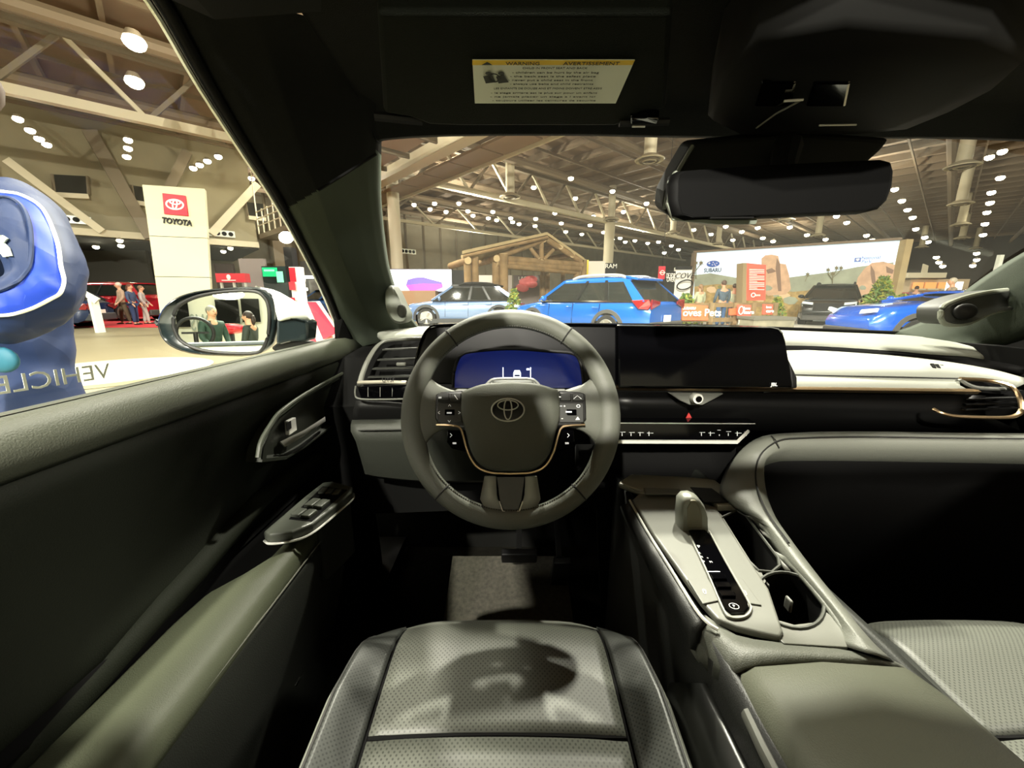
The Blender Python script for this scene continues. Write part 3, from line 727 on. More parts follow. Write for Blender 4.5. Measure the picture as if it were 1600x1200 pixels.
person('person in grey near the pink vehicle at far right', at(1426, 480, 20.0), R(-40), 1.7, (110, 100, 110), (50, 50, 60), (70, 55, 45))

# ---- red carpet, platform discs
REDC = mat('red_carpet', (200, 44, 56), 0.9, noise=(3, 0.08))
P0 = [D(100, 512, 15.0), D(262, 512, 15.0), D(262, 495, 23), D(60, 495, 23)]
for p in P0: p.z = 0.0
g = G(); g.prism([p + Vector((0, 0, 0.004)) for p in P0], (0, 0, 0.02)); tag(mk('carpet', g, REDC, smooth=0), 'red carpet strip on the floor left of the white totem', 'carpet')
P1 = [D(472, 505, 17), D(560, 505, 17), D(548, 485, 26), D(488, 485, 26)]
for p in P1: p.z = 0.0
g = G(); g.prism([p + Vector((0, 0, 0.004)) for p in P1], (0, 0, 0.02)); tag(mk('carpet', g, REDC, smooth=0), 'red carpet under the far stand right of the door mirror', 'carpet')
c = Vector((-6.05, 5.75, 0.005))
g = G(); M = Matrix.Translation(c); g.lathe([(1.75, 0), (1.75, 0.02), (1.70, 0.025)], 64, M); tag(mk('floor_disc', g, mat('grey_disc', (122, 116, 95), 0.6), smooth=30), 'larger grey disc on the floor under the white round plinth', 'platform')
g = G(); M = Matrix.Translation(c + Vector((0, -0.1, 0.03))); g.lathe([(1.25, 0), (1.27, 0.05), (1.24, 0.06)], 64, M); tag(mk('round_plinth', g, mat('plinth_white', (176, 173, 150), 0.5), smooth=30), 'low round white plinth on the floor outside the side window', 'platform')
LG = mat('light_floor_panel', (226, 224, 214), 0.5)
P2 = [D(1130, 520, 12.5), D(1400, 520, 12.5), D(1420, 492, 22), D(1180, 492, 22)]
for p in P2: p.z = 0.004
g = G(); g.prism(P2, (0, 0, 0.012)); tag(mk('stand_floor', g, LG, smooth=0), 'pale stand floor under the black off-road vehicle', 'floor mat')

# ---- white totem with red emblem
SIGNW = mat('totem_white', (184, 181, 152), 0.5)
REDS = mat('sign_red', (206, 26, 48), 0.5, emit=0.15)
q = [D(222, 288, 12.2), D(320, 299, 12.6), D(345, 600, 12.6), D(266, 600, 12.2)]
ux = (q[1] - q[0]).normalized()
t = empty('totem_sign', Vector((-10.6, 11, 0)), 'tall white totem sign with red square emblem and black lettering', 'sign')
TL, TR = Vector((q[0].x, q[0].y, q[0].z)), Vector((q[1].x, q[1].y, q[0].z * 0.995))
BL = D(262, 560, 12.2); BRr = D(340, 560, 12.6); BL.z = 0; BRr.z = 0
lv = [0, 0.36, 0.62, 0.85, 1.0]
def tp(u, v): return TL.lerp(TR, u).lerp(BL.lerp(BRr, u), v)
back = Vector((-0.5, 0.9, 0)).normalized() * 0.35
LVL = [0.0, 0.345, 0.615, 0.86, 1.0]
for v0, v1 in zip(LVL, LVL[1:]):
    g = G(); g.prism([tp(0, v0 + 0.002), tp(1, v0 + 0.002), tp(1, v1 - 0.002), tp(0, v1 - 0.002)], back); mk('panel', g, SIGNW, t, smooth=0)
g = G(); g.prism([tp(0.03, 0.005), tp(0.97, 0.005), tp(0.97, 0.995), tp(0.03, 0.995)], back * 0.8 + Vector((0.0, 0, 0))); o = mk('core', g, BLKP, t, smooth=0); o.location += Vector(back) * 0.1
def sgn(px, py):    # point on the totem face
    r = ray(px, py); n = (tp(1, 0) - tp(0, 0)).cross(tp(0, 1) - tp(0, 0)).normalized(); return EYE + r * ((tp(0, 0) - EYE).dot(n) / r.dot(n))
nrm = (tp(1, 0) - tp(0, 0)).cross(tp(0, 0) - tp(0, 1)).normalized()
if nrm.y > 0: nrm = -nrm
E_ = [sgn(255, 303), sgn(291, 307), sgn(295, 338), sgn(258, 335)]
g = G(); g.prism(E_, nrm * 0.05); mk('emblem_square', g, REDS, t, smooth=0)
cc = sgn(275, 321) + nrm * 0.06; uu = (sgn(291, 323) - sgn(258, 319)).normalized(); vv = uu.cross(nrm); vv = vv if vv.z > 0 else -vv
WH = mat('sign_white', (240, 236, 225), 0.5, emit=0.2)
s_ = (sgn(291, 323) - sgn(258, 319)).length
def emblem(c, ux, uy, w, r, m, parent, name='emblem', local=False):
    """three overlapping ellipses"""
    g = G(); g.ellring(c, ux, uy, w, w * 0.68, r); g.ellring(c, ux, uy, w * 0.25, w * 0.64, r * 0.9); g.ellring(Vector(c) + Vector(uy) * (w * 0.33), ux, uy, w * 0.62, w * 0.30, r * 0.9)
    return mk(name, g, m, parent, local=local)
emblem(cc, uu, vv, s_ * 0.40, s_ * 0.042, WH, t)
text('lettering', 'TOYOTA', 0.25, frame(sgn(277.5, 347.5) + nrm * 0.03, uu, vv), BLKP, t, 0.015, width=(sgn(301, 347) - sgn(254, 347)).length, bold=0.008)

# ---- generic flat stands
def board(name, lab, cat, pts, m, th=0.12, group=None, parts=None):
    """an upright panel on the floor: pts are the four corners TL TR BR BL"""
    base = (pts[2] + pts[3]) / 2
    t = empty(name, base, lab, cat, group)
    n = (pts[1] - pts[0]).cross(pts[0] - pts[3]).normalized()
    if n.y > 0: n = -n
    g = G(); g.prism(pts, -n * th); mk('panel', g, m, t, smooth=0)
    return t, n
def bpts(x0, y0, x1, y1, d, z0=None):
    p = [D(x0, y0, d), D(x1, y0, d), D(x1, y1, d), D(x0, y1, d)]
    w = p[1] - p[0]
    h = (p[0].z - p[3].z)
    p = [p[0], Vector((p[1].x, p[0].y, p[0].z)), Vector((p[1].x, p[0].y, p[0].z - h)), Vector((p[0].x, p[0].y, p[0].z - h))]
    if z0 is not None: p[2].z = z0; p[3].z = z0
    return p
GREYB = mat('grey_board', (92, 90, 84), 0.8)
t, n = board('display_wall', 'dark grey display wall panel behind the red vehicle', 'panel', bpts(122, 388, 226, 434, 34, 0), GREYB, 0.3)
t, n = board('display_wall', 'pale partition between the dark grey panel and totem', 'panel', bpts(224, 396, 246, 440, 36, 0), mat('pale_board', (180, 176, 168), 0.8), 0.3)
t, n = board('display_wall', 'mauve-grey partition right of the totem behind the red banner', 'panel', bpts(372, 404, 412, 450, 33, 0), mat('mauve_board', (150, 138, 136), 0.8), 0.3)
t, n = board('display_wall', 'dark partition with red strip right of the totem', 'panel', bpts(334, 412, 362, 440, 34, 0), mat('brown_board', (60, 44, 40), 0.8), 0.3)
# red banner fascia on posts
t = empty('banner_canopy', at(360, 440, 25), 'red banner fascia with white crest right of the totem', 'banner')
p = bpts(336, 427, 382, 441, 25)
g = G(); g.prism(p, (0, 0.5, 0)); mk('fascia', g, REDS, t, smooth=0)
for x in (340, 360, 378):
    a = D(x, 441, 25); g = G(); g.bar(Vector((a.x, p[0].y + 0.2, 0)), Vector((a.x, p[0].y + 0.2, p[3].z)), 0.12, 0.12); mk('post', g, WHITEP, t, smooth=0)
cq = D(357, 433, 24.9); g = G(); g.ball(cq, 0.14, 8, 6, (1, 0.3, 1.2)); g.box(cq + Vector((0, -0.02, -0.2)), (0.9, 0.04, 0.05)); mk('crest', g, WH, t)
# green screen booth, dark kiosk
t, n = board('screen_booth', 'dark booth with glowing green screen right of the totem', 'booth', bpts(408, 416, 450, 500, 22, 0), mat('booth_dark', (20, 40, 40), 0.6), 1.0)
for (x0, y0, x1, y1, c) in ((409, 418, 432, 432, (30, 190, 120)), (431, 424, 441, 441, (130, 230, 180)), (412, 421, 428, 424, (150, 235, 200))):
    g = G(); g.prism(bpts(x0, y0, x1, y1, 21.9), (0, 0.04, 0)); mk('screen', g, mat('green_%d' % c[0], c, 0.4, emit=0.8), t, smooth=0)
t, n = board('pylon', 'black pylon with bright top light right of the green booth', 'pylon', bpts(442, 386, 454, 520, 19, 0), BLKP, 0.5)
g = G(); g.ball(D(447, 371, 18.7), 0.28, 8, 6, (1.3, 0.5, 1)); mk('light', g, LAMPM, t, smooth=180)
t, n = board('banner_pylon', 'tall red and white banner pylon beside the black pylon', 'banner', bpts(451, 417, 469, 520, 17.5, 0), WH, 0.3)
for (x0, y0, x1, y1) in ((451, 418, 460, 440), (451, 440.5, 460, 453), (451, 465, 460, 480)):
    g = G(); g.prism(bpts(x0, y0, x1, y1, 17.45), (0, 0.04, 0)); mk('red_panel', g, REDS, t, smooth=0)
# far stand with white neon frame and letters
t, n = board('neon_stand', 'dark stand wall with white neon frame and white letters', 'booth', bpts(468, 408, 560, 500, 33, 0), mat('stand_dark', (58, 56, 52), 0.7), 0.5)
NEON = mat('neon_white', (255, 252, 235), 0.5, emit=4.0)
g = G()
for a, b in (((474, 433), (474, 452)), ((474, 433), (521, 433)), ((474, 452), (480, 452))): g.bar(D(*a, 32.7), D(*b, 32.7), 0.22, 0.22)
mk('neon_frame', g, NEON, t, smooth=0)
text('lettering', 'KI\u039b', 1.5, frame(D(507, 425, 32.6), (1, 0, 0), (0, 0, 1)), NEON, t, 0.05, width=1.7, bold=0.03, mirror=False)
g = G(); g.prism(bpts(482, 437, 518, 480, 32.8), (0, 0.04, 0)); mk('inner_wall', g, mat('inner_grey', (100, 98, 92), 0.7), t, smooth=0)
# big white letter A with red stroke behind the door mirror
t = empty('floor_letter', at(490, 540, 9.5), 'large white freestanding display wedge with slanting red stripe', 'sign')
W0 = [D(468, 472, 9.6), D(489, 471, 9.6), D(545, 560, 9.0), D(440, 560, 9.0)]
g = G(); g.prism(W0, (0, 0.35, 0)); mk('panel', g, mat('wedge_white', (232, 230, 214), 0.5), t, smooth=0)
g = G(); g.prism([D(481, 471.5, 9.5), D(494, 471.5, 9.5), D(528, 520, 9.1), D(506, 530, 9.1)], (0, -0.04, 0)); mk('stripe', g, REDS, t, smooth=0)
g = G(); g.prism([D(477, 521, 9.0), D(490, 519, 9.0), D(497, 542, 8.9), D(478, 545, 8.9)], (0, -0.04, 0)); mk('stripe', g, REDS, t, smooth=0)
# white small angled plinth by the red car
t, n = board('info_stand', 'small white info stand left of the red vehicle', 'stand', [at(138, 480, 12.6) + Vector((0, 0, 1.35)), at(158, 480, 12.6) + Vector((0, 0, 1.1)), at(158, 480, 12.6) + Vector((-0.2, 0, 0.95)), at(138, 480, 12.6) + Vector((0, 0, 1.15))], WHITEP, 0.05)
g = G(); pp = at(148, 480, 12.7); g.bar(pp, pp + Vector((0, 0, 1.1)), 0.25, 0.1); mk('leg', g, WHITEP, t, smooth=0)

# ---- far screen with purple car picture (left of windshield)
t, n = board('led_screen', 'white glowing screen showing a purple and pink car', 'screen', bpts(588, 420, 707, 462, 27, 0), BLKP, 0.3)
SCRW = mat('screen_white', (245, 244, 255), 0.5, emit=1.3)
g = G(); g.prism(bpts(607, 421, 705, 455, 26.95), (0, 0.05, 0)); mk('picture', g, SCRW, t, smooth=0)
def carpic(pts, m, d):
    g = G(); g.prism([D(x, y, d) for x, y in pts], (0, 0.02, 0)); mk('picture_shape', g, m, t, smooth=0)
carpic([(634, 446), (637, 437), (648, 434), (660, 433), (675, 437), (690, 441), (692, 448)], mat('pic_purple', (110, 90, 210), 0.5, emit=0.7), 26.8)
carpic([(634, 446), (662, 443), (690, 444), (692, 449), (680, 454), (640, 454)], mat('pic_pink', (225, 80, 190), 0.5, emit=0.7), 26.7)
t, n = board('display_wall', 'black wall panel right of the white car screen', 'panel', bpts(707, 422, 724, 460, 26, 0), BLKP, 0.3)
t, n = board('low_counter', 'brown low counter below the white car screen', 'counter', bpts(620, 454, 680, 500, 22, 0), mat('counter_brown', (140, 112, 84), 0.7), 0.8)
t, n = board('poster_wall', 'white wall with pink poster seen between the pavilion logs', 'panel', bpts(746, 430, 800, 470, 27, 0), mat('white_board', (225, 215, 205), 0.7, emit=0.15), 0.2)
t, n = board('poster', 'dark poster showing a red flower-like picture behind pavilion', 'poster', bpts(802, 430, 846, 458, 26, 0), mat('poster_dark', (110, 100, 98), 0.6), 0.2)
g = G(); cq = D(823, 444, 25.9)
for k in range(7): g.ball(cq + Vector((0.35 * math.cos(k), 0, 0.3 * math.sin(k * 1.3))), 0.32, 8, 5, (1.2, 0.15, 0.8))
mk('picture_shape', g, mat('poster_red', (200, 92, 92), 0.6, emit=0.1), t)
text('lettering', 'LAGUNA', 0.3, frame(D(824, 435, 25.85), (1, 0, 0), (0, 0, 1)), WH, t, 0.01)

# ---- log pavilion
LOG = mat('peeled_log', (138, 112, 76), 0.8, noise=(2.2, 0.25)); LOGE = mat('log_end', (196, 172, 130), 0.8); ROOFW = mat('roof_boards', (178, 158, 118), 0.8, noise=(1.5, 0.12))
t = empty('log_pavilion', at(830, 450, 19), 'open log pavilion with gabled board roof behind the cars', 'pavilion')
def logp(p0, p1, r, nm='log'):
    g = G(); g.cyl(p0, p1, r, n=12); o = mk(nm, g, LOG, t)
    v = (Vector(p1) - Vector(p0)).normalized()
    g = G(); g.cyl(Vector(p0) - v * 0.02, Vector(p0) + v * 0.0, r * 0.97, n=12); g.cyl(Vector(p1), Vector(p1) + v * 0.02, r * 0.97, n=12); mk('log_end', g, LOGE, o)
def up(px, py, d, r, bx=None):
    a = D(px, py, d); logp(Vector((a.x, a.y, 0)), a, r, 'post')
up(730, 402, 17.6, 0.17); up(742, 402, 18.0, 0.17); up(775, 402, 19.2, 0.20); up(787, 397, 19.0, 0.22); up(902, 408, 22, 0.2); up(912, 406, 22.4, 0.2); up(848, 420, 24, 0.17); up(856, 420, 24.5, 0.15); up(880, 425, 24.5, 0.15)
logp(D(779, 404, 19.1), D(908, 414, 22), 0.17, 'beam'); logp(D(776, 411, 19.1), D(906, 420, 22), 0.17, 'beam'); logp(D(790, 416, 19.1), D(905, 426, 22.2), 0.13, 'beam')
logp(D(777, 402, 19.1), D(853, 373, 20.6), 0.16, 'rafter'); logp(D(853, 373, 20.6), D(907, 408, 22), 0.16, 'rafter')
logp(D(846, 381, 20.5), D(846, 407, 20.4), 0.13, 'strut'); logp(D(829, 388, 20.2), D(842, 404, 20.3), 0.1, 'strut'); logp(D(864, 391, 20.9), D(850, 405, 20.6), 0.1, 'strut')
for x, y, d in ((776, 404, 18.9), (731, 407, 17.4), (808, 388, 19.6), (829, 379, 20.1), (849, 374, 20.4), (876, 385, 21), (894, 398, 21.5)):
    p = D(x, y, d); logp(p, p + Vector((-1.6, 4.0, 0)) * 0.8, 0.17, 'purlin')
rA, rL, rR = D(855, 367, 20.3), D(722, 397, 17.2), D(913, 407, 22)
bk = Vector((-0.6, 4.2, 0))
g = G(); g.sheet([[rA, rL], [rA + bk, D(779, 401, 18.6) + bk]], (0, 0, 0.14)); mk('roof_slope', g, ROOFW, t, smooth=0)
g = G(); g.sheet([[rA, rR], [rA + bk, rR + bk]], (0, 0, 0.14)); mk('roof_slope', g, ROOFW, t, smooth=0)
logp(rL.lerp(rA, 0.0) - Vector((0, 0, 0.12)), rA - Vector((0, 0, 0.12)), 0.08, 'rafter')
# ---- desert picture wall
t = empty('picture_wall', at(1240, 500, 19), 'wide glowing picture wall of desert boulders with wooden end post', 'screen')
b0 = D(1085, 395, 22.0); b1 = D(1408, 375, 17.1); b1.z = b0.z
bb0 = Vector((b0.x, b0.y, 0.25)); bb1 = Vector((b1.x, b1.y, 0.25))
pn = (b1 - b0).cross(Vector((0, 0, 1))).normalized(); pn = pn if pn.y < 0 else -pn
def pw(px, py, off=0.0):
    r = ray(px, py); return EYE + r * (((b0 - EYE).dot(pn)) / r.dot(pn)) + pn * off
SKYM = mat('picture_sky', (196, 214, 226), 0.5, emit=0.75)
g = G(); g.prism([b0, b1, bb1, bb0], -pn * 0.3); mk('screen_panel', g, SKYM, t, smooth=0)
g = G(); g.bar(b0 + Vector((0, 0, 0.04)), b1 + Vector((0, 0, 0.04)), 0.4, 0.1); g.bar(b0, bb0, 0.4, 0.12); mk('frame', g, mat('frame_brown', (110, 90, 66), 0.6), t, smooth=0)
g = G(); e = (b1 - b0).normalized(); g.bar(b1 + e * 0.15, Vector((b1.x, b1.y, 0)) + e * 0.15, 0.4, 0.3); mk('end_post', g, ROOFW, t, smooth=0)
def pic(pts, m, off, name='picture_shape'):
    g = G(); g.prism([pw(x, y, off) for x, y in pts], pn * 0.01); return mk(name, g, m, t, smooth=0)
HIL = mat('picture_hill', (134, 138, 118), 0.6, emit=0.35, noise=(1.4, 0.25)); ROK = mat('picture_rock', (178, 142, 112), 0.6, emit=0.4, noise=(2.5, 0.25)); SCR_ = mat('picture_scrub', (150, 124, 72), 0.6, emit=0.3, noise=(4.5, 0.5)); ROD = mat('picture_rock_shade', (120, 92, 74), 0.6, emit=0.25)
pic([(1085, 430), (1110, 427), (1150, 434), (1185, 431), (1230, 434), (1260, 430), (1300, 425), (1340, 417), (1396, 410), (1388, 492), (1085, 492)], HIL, 0.02)
pic([(1085, 448), (1120, 444), (1160, 446), (1200, 452), (1240, 456), (1280, 452), (1330, 456), (1392, 450), (1386, 495), (1085, 495)], SCR_, 0.035)
pic([(1192, 455), (1190, 420), (1190, 404), (1196, 399), (1206, 398), (1216, 400), (1219, 412), (1228, 413), (1233, 430), (1236, 452), (1228, 460), (1200, 462)], ROK, 0.05, 'boulder_picture')
pic([(1214, 403), (1219, 413), (1221, 455), (1216, 455), (1212, 420)], ROD, 0.065)
pic([(1197, 422), (1206, 419), (1213, 424), (1208, 426), (1200, 428)], ROD, 0.065)
pic([(1336, 452), (1340, 434), (1350, 420), (1362, 411), (1380, 409), (1398, 414), (1394, 440), (1388, 466), (1360, 468), (1345, 462)], ROK, 0.05, 'boulder_picture')
pic([(1360, 414), (1366, 424), (1368, 440), (1378, 448), (1374, 452), (1362, 442), (1360, 428)], ROD, 0.065)
pic([(1384, 416), (1396, 422), (1394, 428), (1385, 426)], ROD, 0.065)
g = G(); TR_ = mat('picture_tree', (104, 96, 62), 0.6, emit=0.2)
for a, b, w in (((1300, 450), (1301, 432), 4), ((1301, 438), (1294, 428), 3), ((1301, 434), (1310, 426), 3), ((1310, 426), (1314, 420), 2.4), ((1294, 430), (1294, 422), 2.4), ((1303, 430), (1307, 420), 2.2), ((1087, 424), (1096, 412), 3), ((1088, 436), (1088, 412), 2.5), ((1258, 440), (1262, 430), 3)):
    p0, p1 = pw(*a, 0.08), pw(*b, 0.08); g.bar(p0, p1, 0.02, w * 0.055, up=pn)
mk('tree_picture', g, TR_, t, smooth=0)
rn = random.Random(11)
for k in range(26):
    x = rn.uniform(1092, 1380); y = rn.uniform(446, 474); a = rn.uniform(4, 13); b = a * rn.uniform(0.35, 0.7); m_ = (ROK, ROD, HIL, mat('picture_bush', (112, 112, 62), 0.6, emit=0.25), mat('picture_sand', (196, 166, 128), 0.6, emit=0.35))[rn.randrange(5)]
    pic([(x + a * math.cos(q * 0.9) * rn.uniform(0.8, 1.1), y + b * math.sin(q * 0.9) * rn.uniform(0.8, 1.1)) for q in range(7)], m_, 0.045 + 0.0008 * k, 'rock_picture' if m_ in (ROK, ROD) else 'scrub_picture')
for x, y in ((1294, 422), (1307, 419), (1314, 419), (1301, 428), (1088, 411), (1096, 411), (1262, 429)):
    pic([(x + 4.5 * (1 if q % 2 else 0.45) * math.cos(q * PI / 6), y + 4.5 * (1 if q % 2 else 0.45) * math.sin(q * PI / 6)) for q in range(12)], mat('picture_tree', (104, 96, 62)), 0.095, 'tree_tuft')
pe = (b1 - b0).normalized(); pu = Vector((0, 0, 1))
LB_ = mat('logo_blue', (20, 74, 160), 0.4, emit=0.3)
c_ = pw(1114.5, 412.5, 0.06); sc = (pw(1125, 412, 0) - pw(1104, 412, 0)).length
g = G(); rows = [c_ + pe * (sc * 0.5 * math.cos(2 * PI * k / 28)) + pu * (sc * 0.27 * math.sin(2 * PI * k / 28)) for k in range(28)]; g.prism(rows, pn * 0.02); mk('logo_oval', g, LB_, t, smooth=0)
g = G()
for u, v, s in ((-0.28, 0.06, 0.11), (0.0, 0.12, 0.06), (0.12, -0.02, 0.06), (-0.04, -0.07, 0.06), (0.28, 0.04, 0.06), (0.2, -0.13, 0.06)):
    q = c_ + pe * (u * sc) + pu * (v * sc) + pn * 0.03
    star = []
    for k in range(8):
        rr = s * sc * (1 if k % 2 == 0 else 0.35); star.append(q + pe * (rr * math.cos(k * PI / 4)) + pu * (rr * math.sin(k * PI / 4)))
    g.prism(star, pn * 0.01)
g.ellring(c_ + pn * 0.02, pe, pu, sc * 0.5, sc * 0.27, 0.012)
mk('logo_star', g, WH, t, smooth=0)
text('lettering', 'SUBARU', 0.3, frame(pw(1113.5, 422.5, 0.03), pe, pu), mat('letter_navy', (40, 48, 80), 0.5), t, 0.01, width=sc * 1.28, bold=0.008)
g = G(); q = pw(1340, 406, 0.03); k = (pw(1345, 406) - pw(1335, 406)).length * 0.5
g.prism([q + pe * (a * k) + pu * (b * k) for a, b in ((-1, -0.85), (1, -0.85), (1, 0.85), (-1, 0.85))], pn * 0.01); mk('logo_square', g, LB_, t, smooth=0)
g = G(); g.prism([q + pe * (a * k) + pu * (b * k) + pn * 0.015 for a, b in ((0, -0.55), (0.5, 0.0), (0.5, 0.5), (-0.5, 0.5), (-0.5, 0.0))], pn * 0.01); mk('logo_shield', g, WH, t, smooth=0)
text('lettering', 'National', 0.19, frame(pw(1346, 403.5, 0.03), pe, pu), LB_, t, 0.01, align='LEFT')
text('lettering', 'Park', 0.19, frame(pw(1346, 409, 0.03), pe, pu), LB_, t, 0.01, align='LEFT')
text('lettering', 'Foundation', 0.17, frame(pw(1360, 408.3, 0.03), pe, pu), mat('pale_letter', (170, 190, 215), 0.5, emit=0.4), t, 0.01, align='LEFT')
# ---- orange standing panel and pet signs, fence
ORG = mat('orange_sign', (236, 92, 54), 0.5, emit=0.3); ORC = mat('coral_sign', (232, 84, 66), 0.5, emit=0.3)
t, n = board('text_board', 'tall orange panel of white text lines before the picture wall', 'sign', [D(1167, 411, 14.0), D(1197, 414, 14.3), D(1196, 469, 14.3), D(1166, 469, 14.0)], ORC, 0.06)
g = G(); g.prism([D(1161, 411, 13.9), D(1167, 411, 13.95), D(1166, 500, 13.95), D(1159, 500, 13.9)], (0, 0.4, 0)); mk('side_post', g, mat('post_brown', (140, 122, 90), 0.7), t, smooth=0)
for k in range(13):
    y = 421 + k * 2.6; a, b = D(1171, y, 13.93), D(1194 if k % 4 != 3 else 1184, y + 0.5, 14.2); g = G(); g.bar(a, b, 0.02, 0.022); mk('text_line', g, WH, t, smooth=0)
g = G(); g.ellring(D(1177, 461, 13.9), (1, 0, 0), (0, 0, 1), 0.07, 0.07, 0.014); mk('logo_ring', g, WH, t)
text('lettering', 'love', 0.12, frame(D(1184, 461, 13.9), (1, 0, 0), (0, 0, 1)), WH, t, 0.005)
def signb(lab, pts, m, lines, d, rot=0):
    t, n = board('pet_sign', lab, 'sign', [D(x, y, d) for x, y in pts], m, 0.05, 'orange signs along the fence')
    for s, x, y, sz in lines: text('lettering', s, sz, frame(D(x, y, d - 0.08), (1, 0, 0), (0, 0, 1)), WH, t, 0.005, align='LEFT', bold=0.004)
    return t
signb('orange sign reading loves pets right of the blue wagon', [(1066, 475), (1106, 478), (1106, 500), (1066, 500)], ORG, (('SUBARU', 1067, 482, 0.10), ('oves Pets', 1067, 489, 0.29)), 11.2)
t = signb('small coral sign with ring logo hung at the middle of the fence', [(1153, 476), (1174, 477), (1173, 497), (1153, 497)], ORC, (('love', 1162, 482, 0.12), ('learn', 1162, 488, 0.16)), 12.0)
g = G(); g.ellring(D(1158, 485, 11.9), (1, 0, 0), (0, 0, 1), 0.07, 0.12, 0.014); mk('logo_ring', g, WH, t)
t = signb('small coral sign hung at the right end of the fence', [(1193, 475), (1208, 476), (1207, 491), (1192, 491)], ORC, (('love', 1197, 480, 0.10), ('care', 1197, 486, 0.14)), 12.2)
signb('narrow orange sign between fence posts', [(1140, 482), (1152, 482), (1152, 492), (1140, 492)], ORG, (), 12.2)
t = empty('rail_fence', at(1140, 500, 12.4), 'wooden post and rail fence in front of the picture wall', 'fence')
FW = mat('fence_wood', (128, 108, 76), 0.8, noise=(3, 0.2))
for y in (477, 500): g = G(); a, b = D(1068, y, 11.8), D(1214, y - 1, 12.9); g.bar(a, b, 0.06, 0.13); mk('rail', g, FW, t, smooth=0)
for x in (1112, 1150, 1178, 1212):
    a = D(x, 473, lerp(11.7, 12.7, (x - 1066) / 146)); g = G(); g.bar(Vector((a.x, a.y, 0)), a, 0.13, 0.13); mk('post', g, FW, t, smooth=0)
t = empty('planter_box', at(1195, 505, 11.5), 'low grey stone box in front of the fence', 'planter')
p = at(1196, 500, 11.2); g = G(); g.box(p + Vector((0, 0, 0.27)), (1.15, 0.8, 0.54)); mk('box', g, mat('stone_grey', (130, 126, 108), 0.8, noise=(5, 0.2)), t, smooth=0, bevel=0.02)
g = G(); g.box(p + Vector((0, 0, 0.57)), (1.2, 0.85, 0.08)); mk('cap', g, mat('stone_dark', (96, 94, 84), 0.8), t, smooth=0)
t, n = board('small_card', 'small white card standing in front of the fence', 'sign', bpts(1155, 500, 1162, 507, 11.5), WHITEP, 0.02)
# crate at the right and evergreen bush
t = empty('wooden_crate', at(1370, 505, 12.3), 'tan wooden crate panel at the foot of the end post', 'crate')
c_ = at(1356, 505, 11.8)
g = G(); g.prism([D(1338, 485, 11.7), D(1385, 487, 11.9), D(1372, 516, 11.5), D(1326, 508, 11.3)], (0.1, 0.35, 0)); mk('panel', g, mat('crate_tan', (196, 168, 118), 0.75, noise=(4, 0.15)), t, smooth=0, bevel=0.02)
g = G(); g.bar(D(1340, 488, 11.6), D(1329, 506, 11.25), 0.05, 0.12); g.bar(D(1381, 490, 11.8), D(1370, 513, 11.45), 0.05, 0.12); mk('batten', g, mat('crate_dark', (150, 122, 80), 0.75), t, smooth=0)
LEAFS = [mat('leaf_%d' % k, c, 0.6) for k, c in enumerate(((74, 104, 44), (110, 134, 56), (150, 150, 60)))]
def bush(name, lab, base, h, r, n, seed, mats=LEAFS, leaf=0.09):
    rnd = random.Random(seed); t = empty(name, base, lab, 'plant')
    g = G(); g.tube([base, base + Vector((0, 0, h * 0.9))], [0.04, 0.015], 6)
    for k in range(12):
        z = h * (0.15 + 0.07 * k); an = k * 2.4; g.tube([base + Vector((0, 0, z)), base + Vector((math.cos(an) * r * (1.1 - z / h), math.sin(an) * r * (1.1 - z / h), z + 0.15))], [0.015, 0.005], 5)
    mk('stem', g, FW, t)
    gs = [G() for _ in mats]
    for k in range(n):
        z = h * rnd.uniform(0.12, 1.0); rr = r * (1.15 - z / h) * math.sqrt(rnd.random()); an = rnd.uniform(0, 6.3)
        c = base + Vector((rr * math.cos(an), rr * math.sin(an), z)); u = Vector((rnd.uniform(-1, 1), rnd.uniform(-1, 1), rnd.uniform(-0.3, 1))).normalized(); v = u.cross(Vector((rnd.uniform(-1, 1), rnd.uniform(-1, 1), 0.3))).normalized()
        q = gs[rnd.randrange(len(mats))]; q.add([c - u * leaf, c + v * leaf * 0.35, c + u * leaf, c - v * leaf * 0.35], [(0, 1, 2, 3)])
    for q, m in zip(gs, mats): o = mk('foliage', q, m, t, smooth=0, kind='stuff')
    return t
bush('conifer', 'small yellow-green conifer right of the black off-road vehicle', at(1370, 492, 13.6), 1.85, 0.75, 1500, 3)
bush('conifer', 'low green shrub to the right of the end post', at(1404, 492, 14.6), 1.25, 0.6, 700, 4)
bush('shrub', 'low green shrub at left end of the fence', at(1070, 490, 12.6), 1.25, 0.7, 700, 5)
bush('shrub', 'small shrub behind the fence right of the orange panel', at(1212, 492, 14.8), 1.15, 0.5, 500, 6)
bush('shrub', 'small green plant between the two cars behind the wheel', at(803, 480, 14.5), 1.45, 0.5, 600, 8)
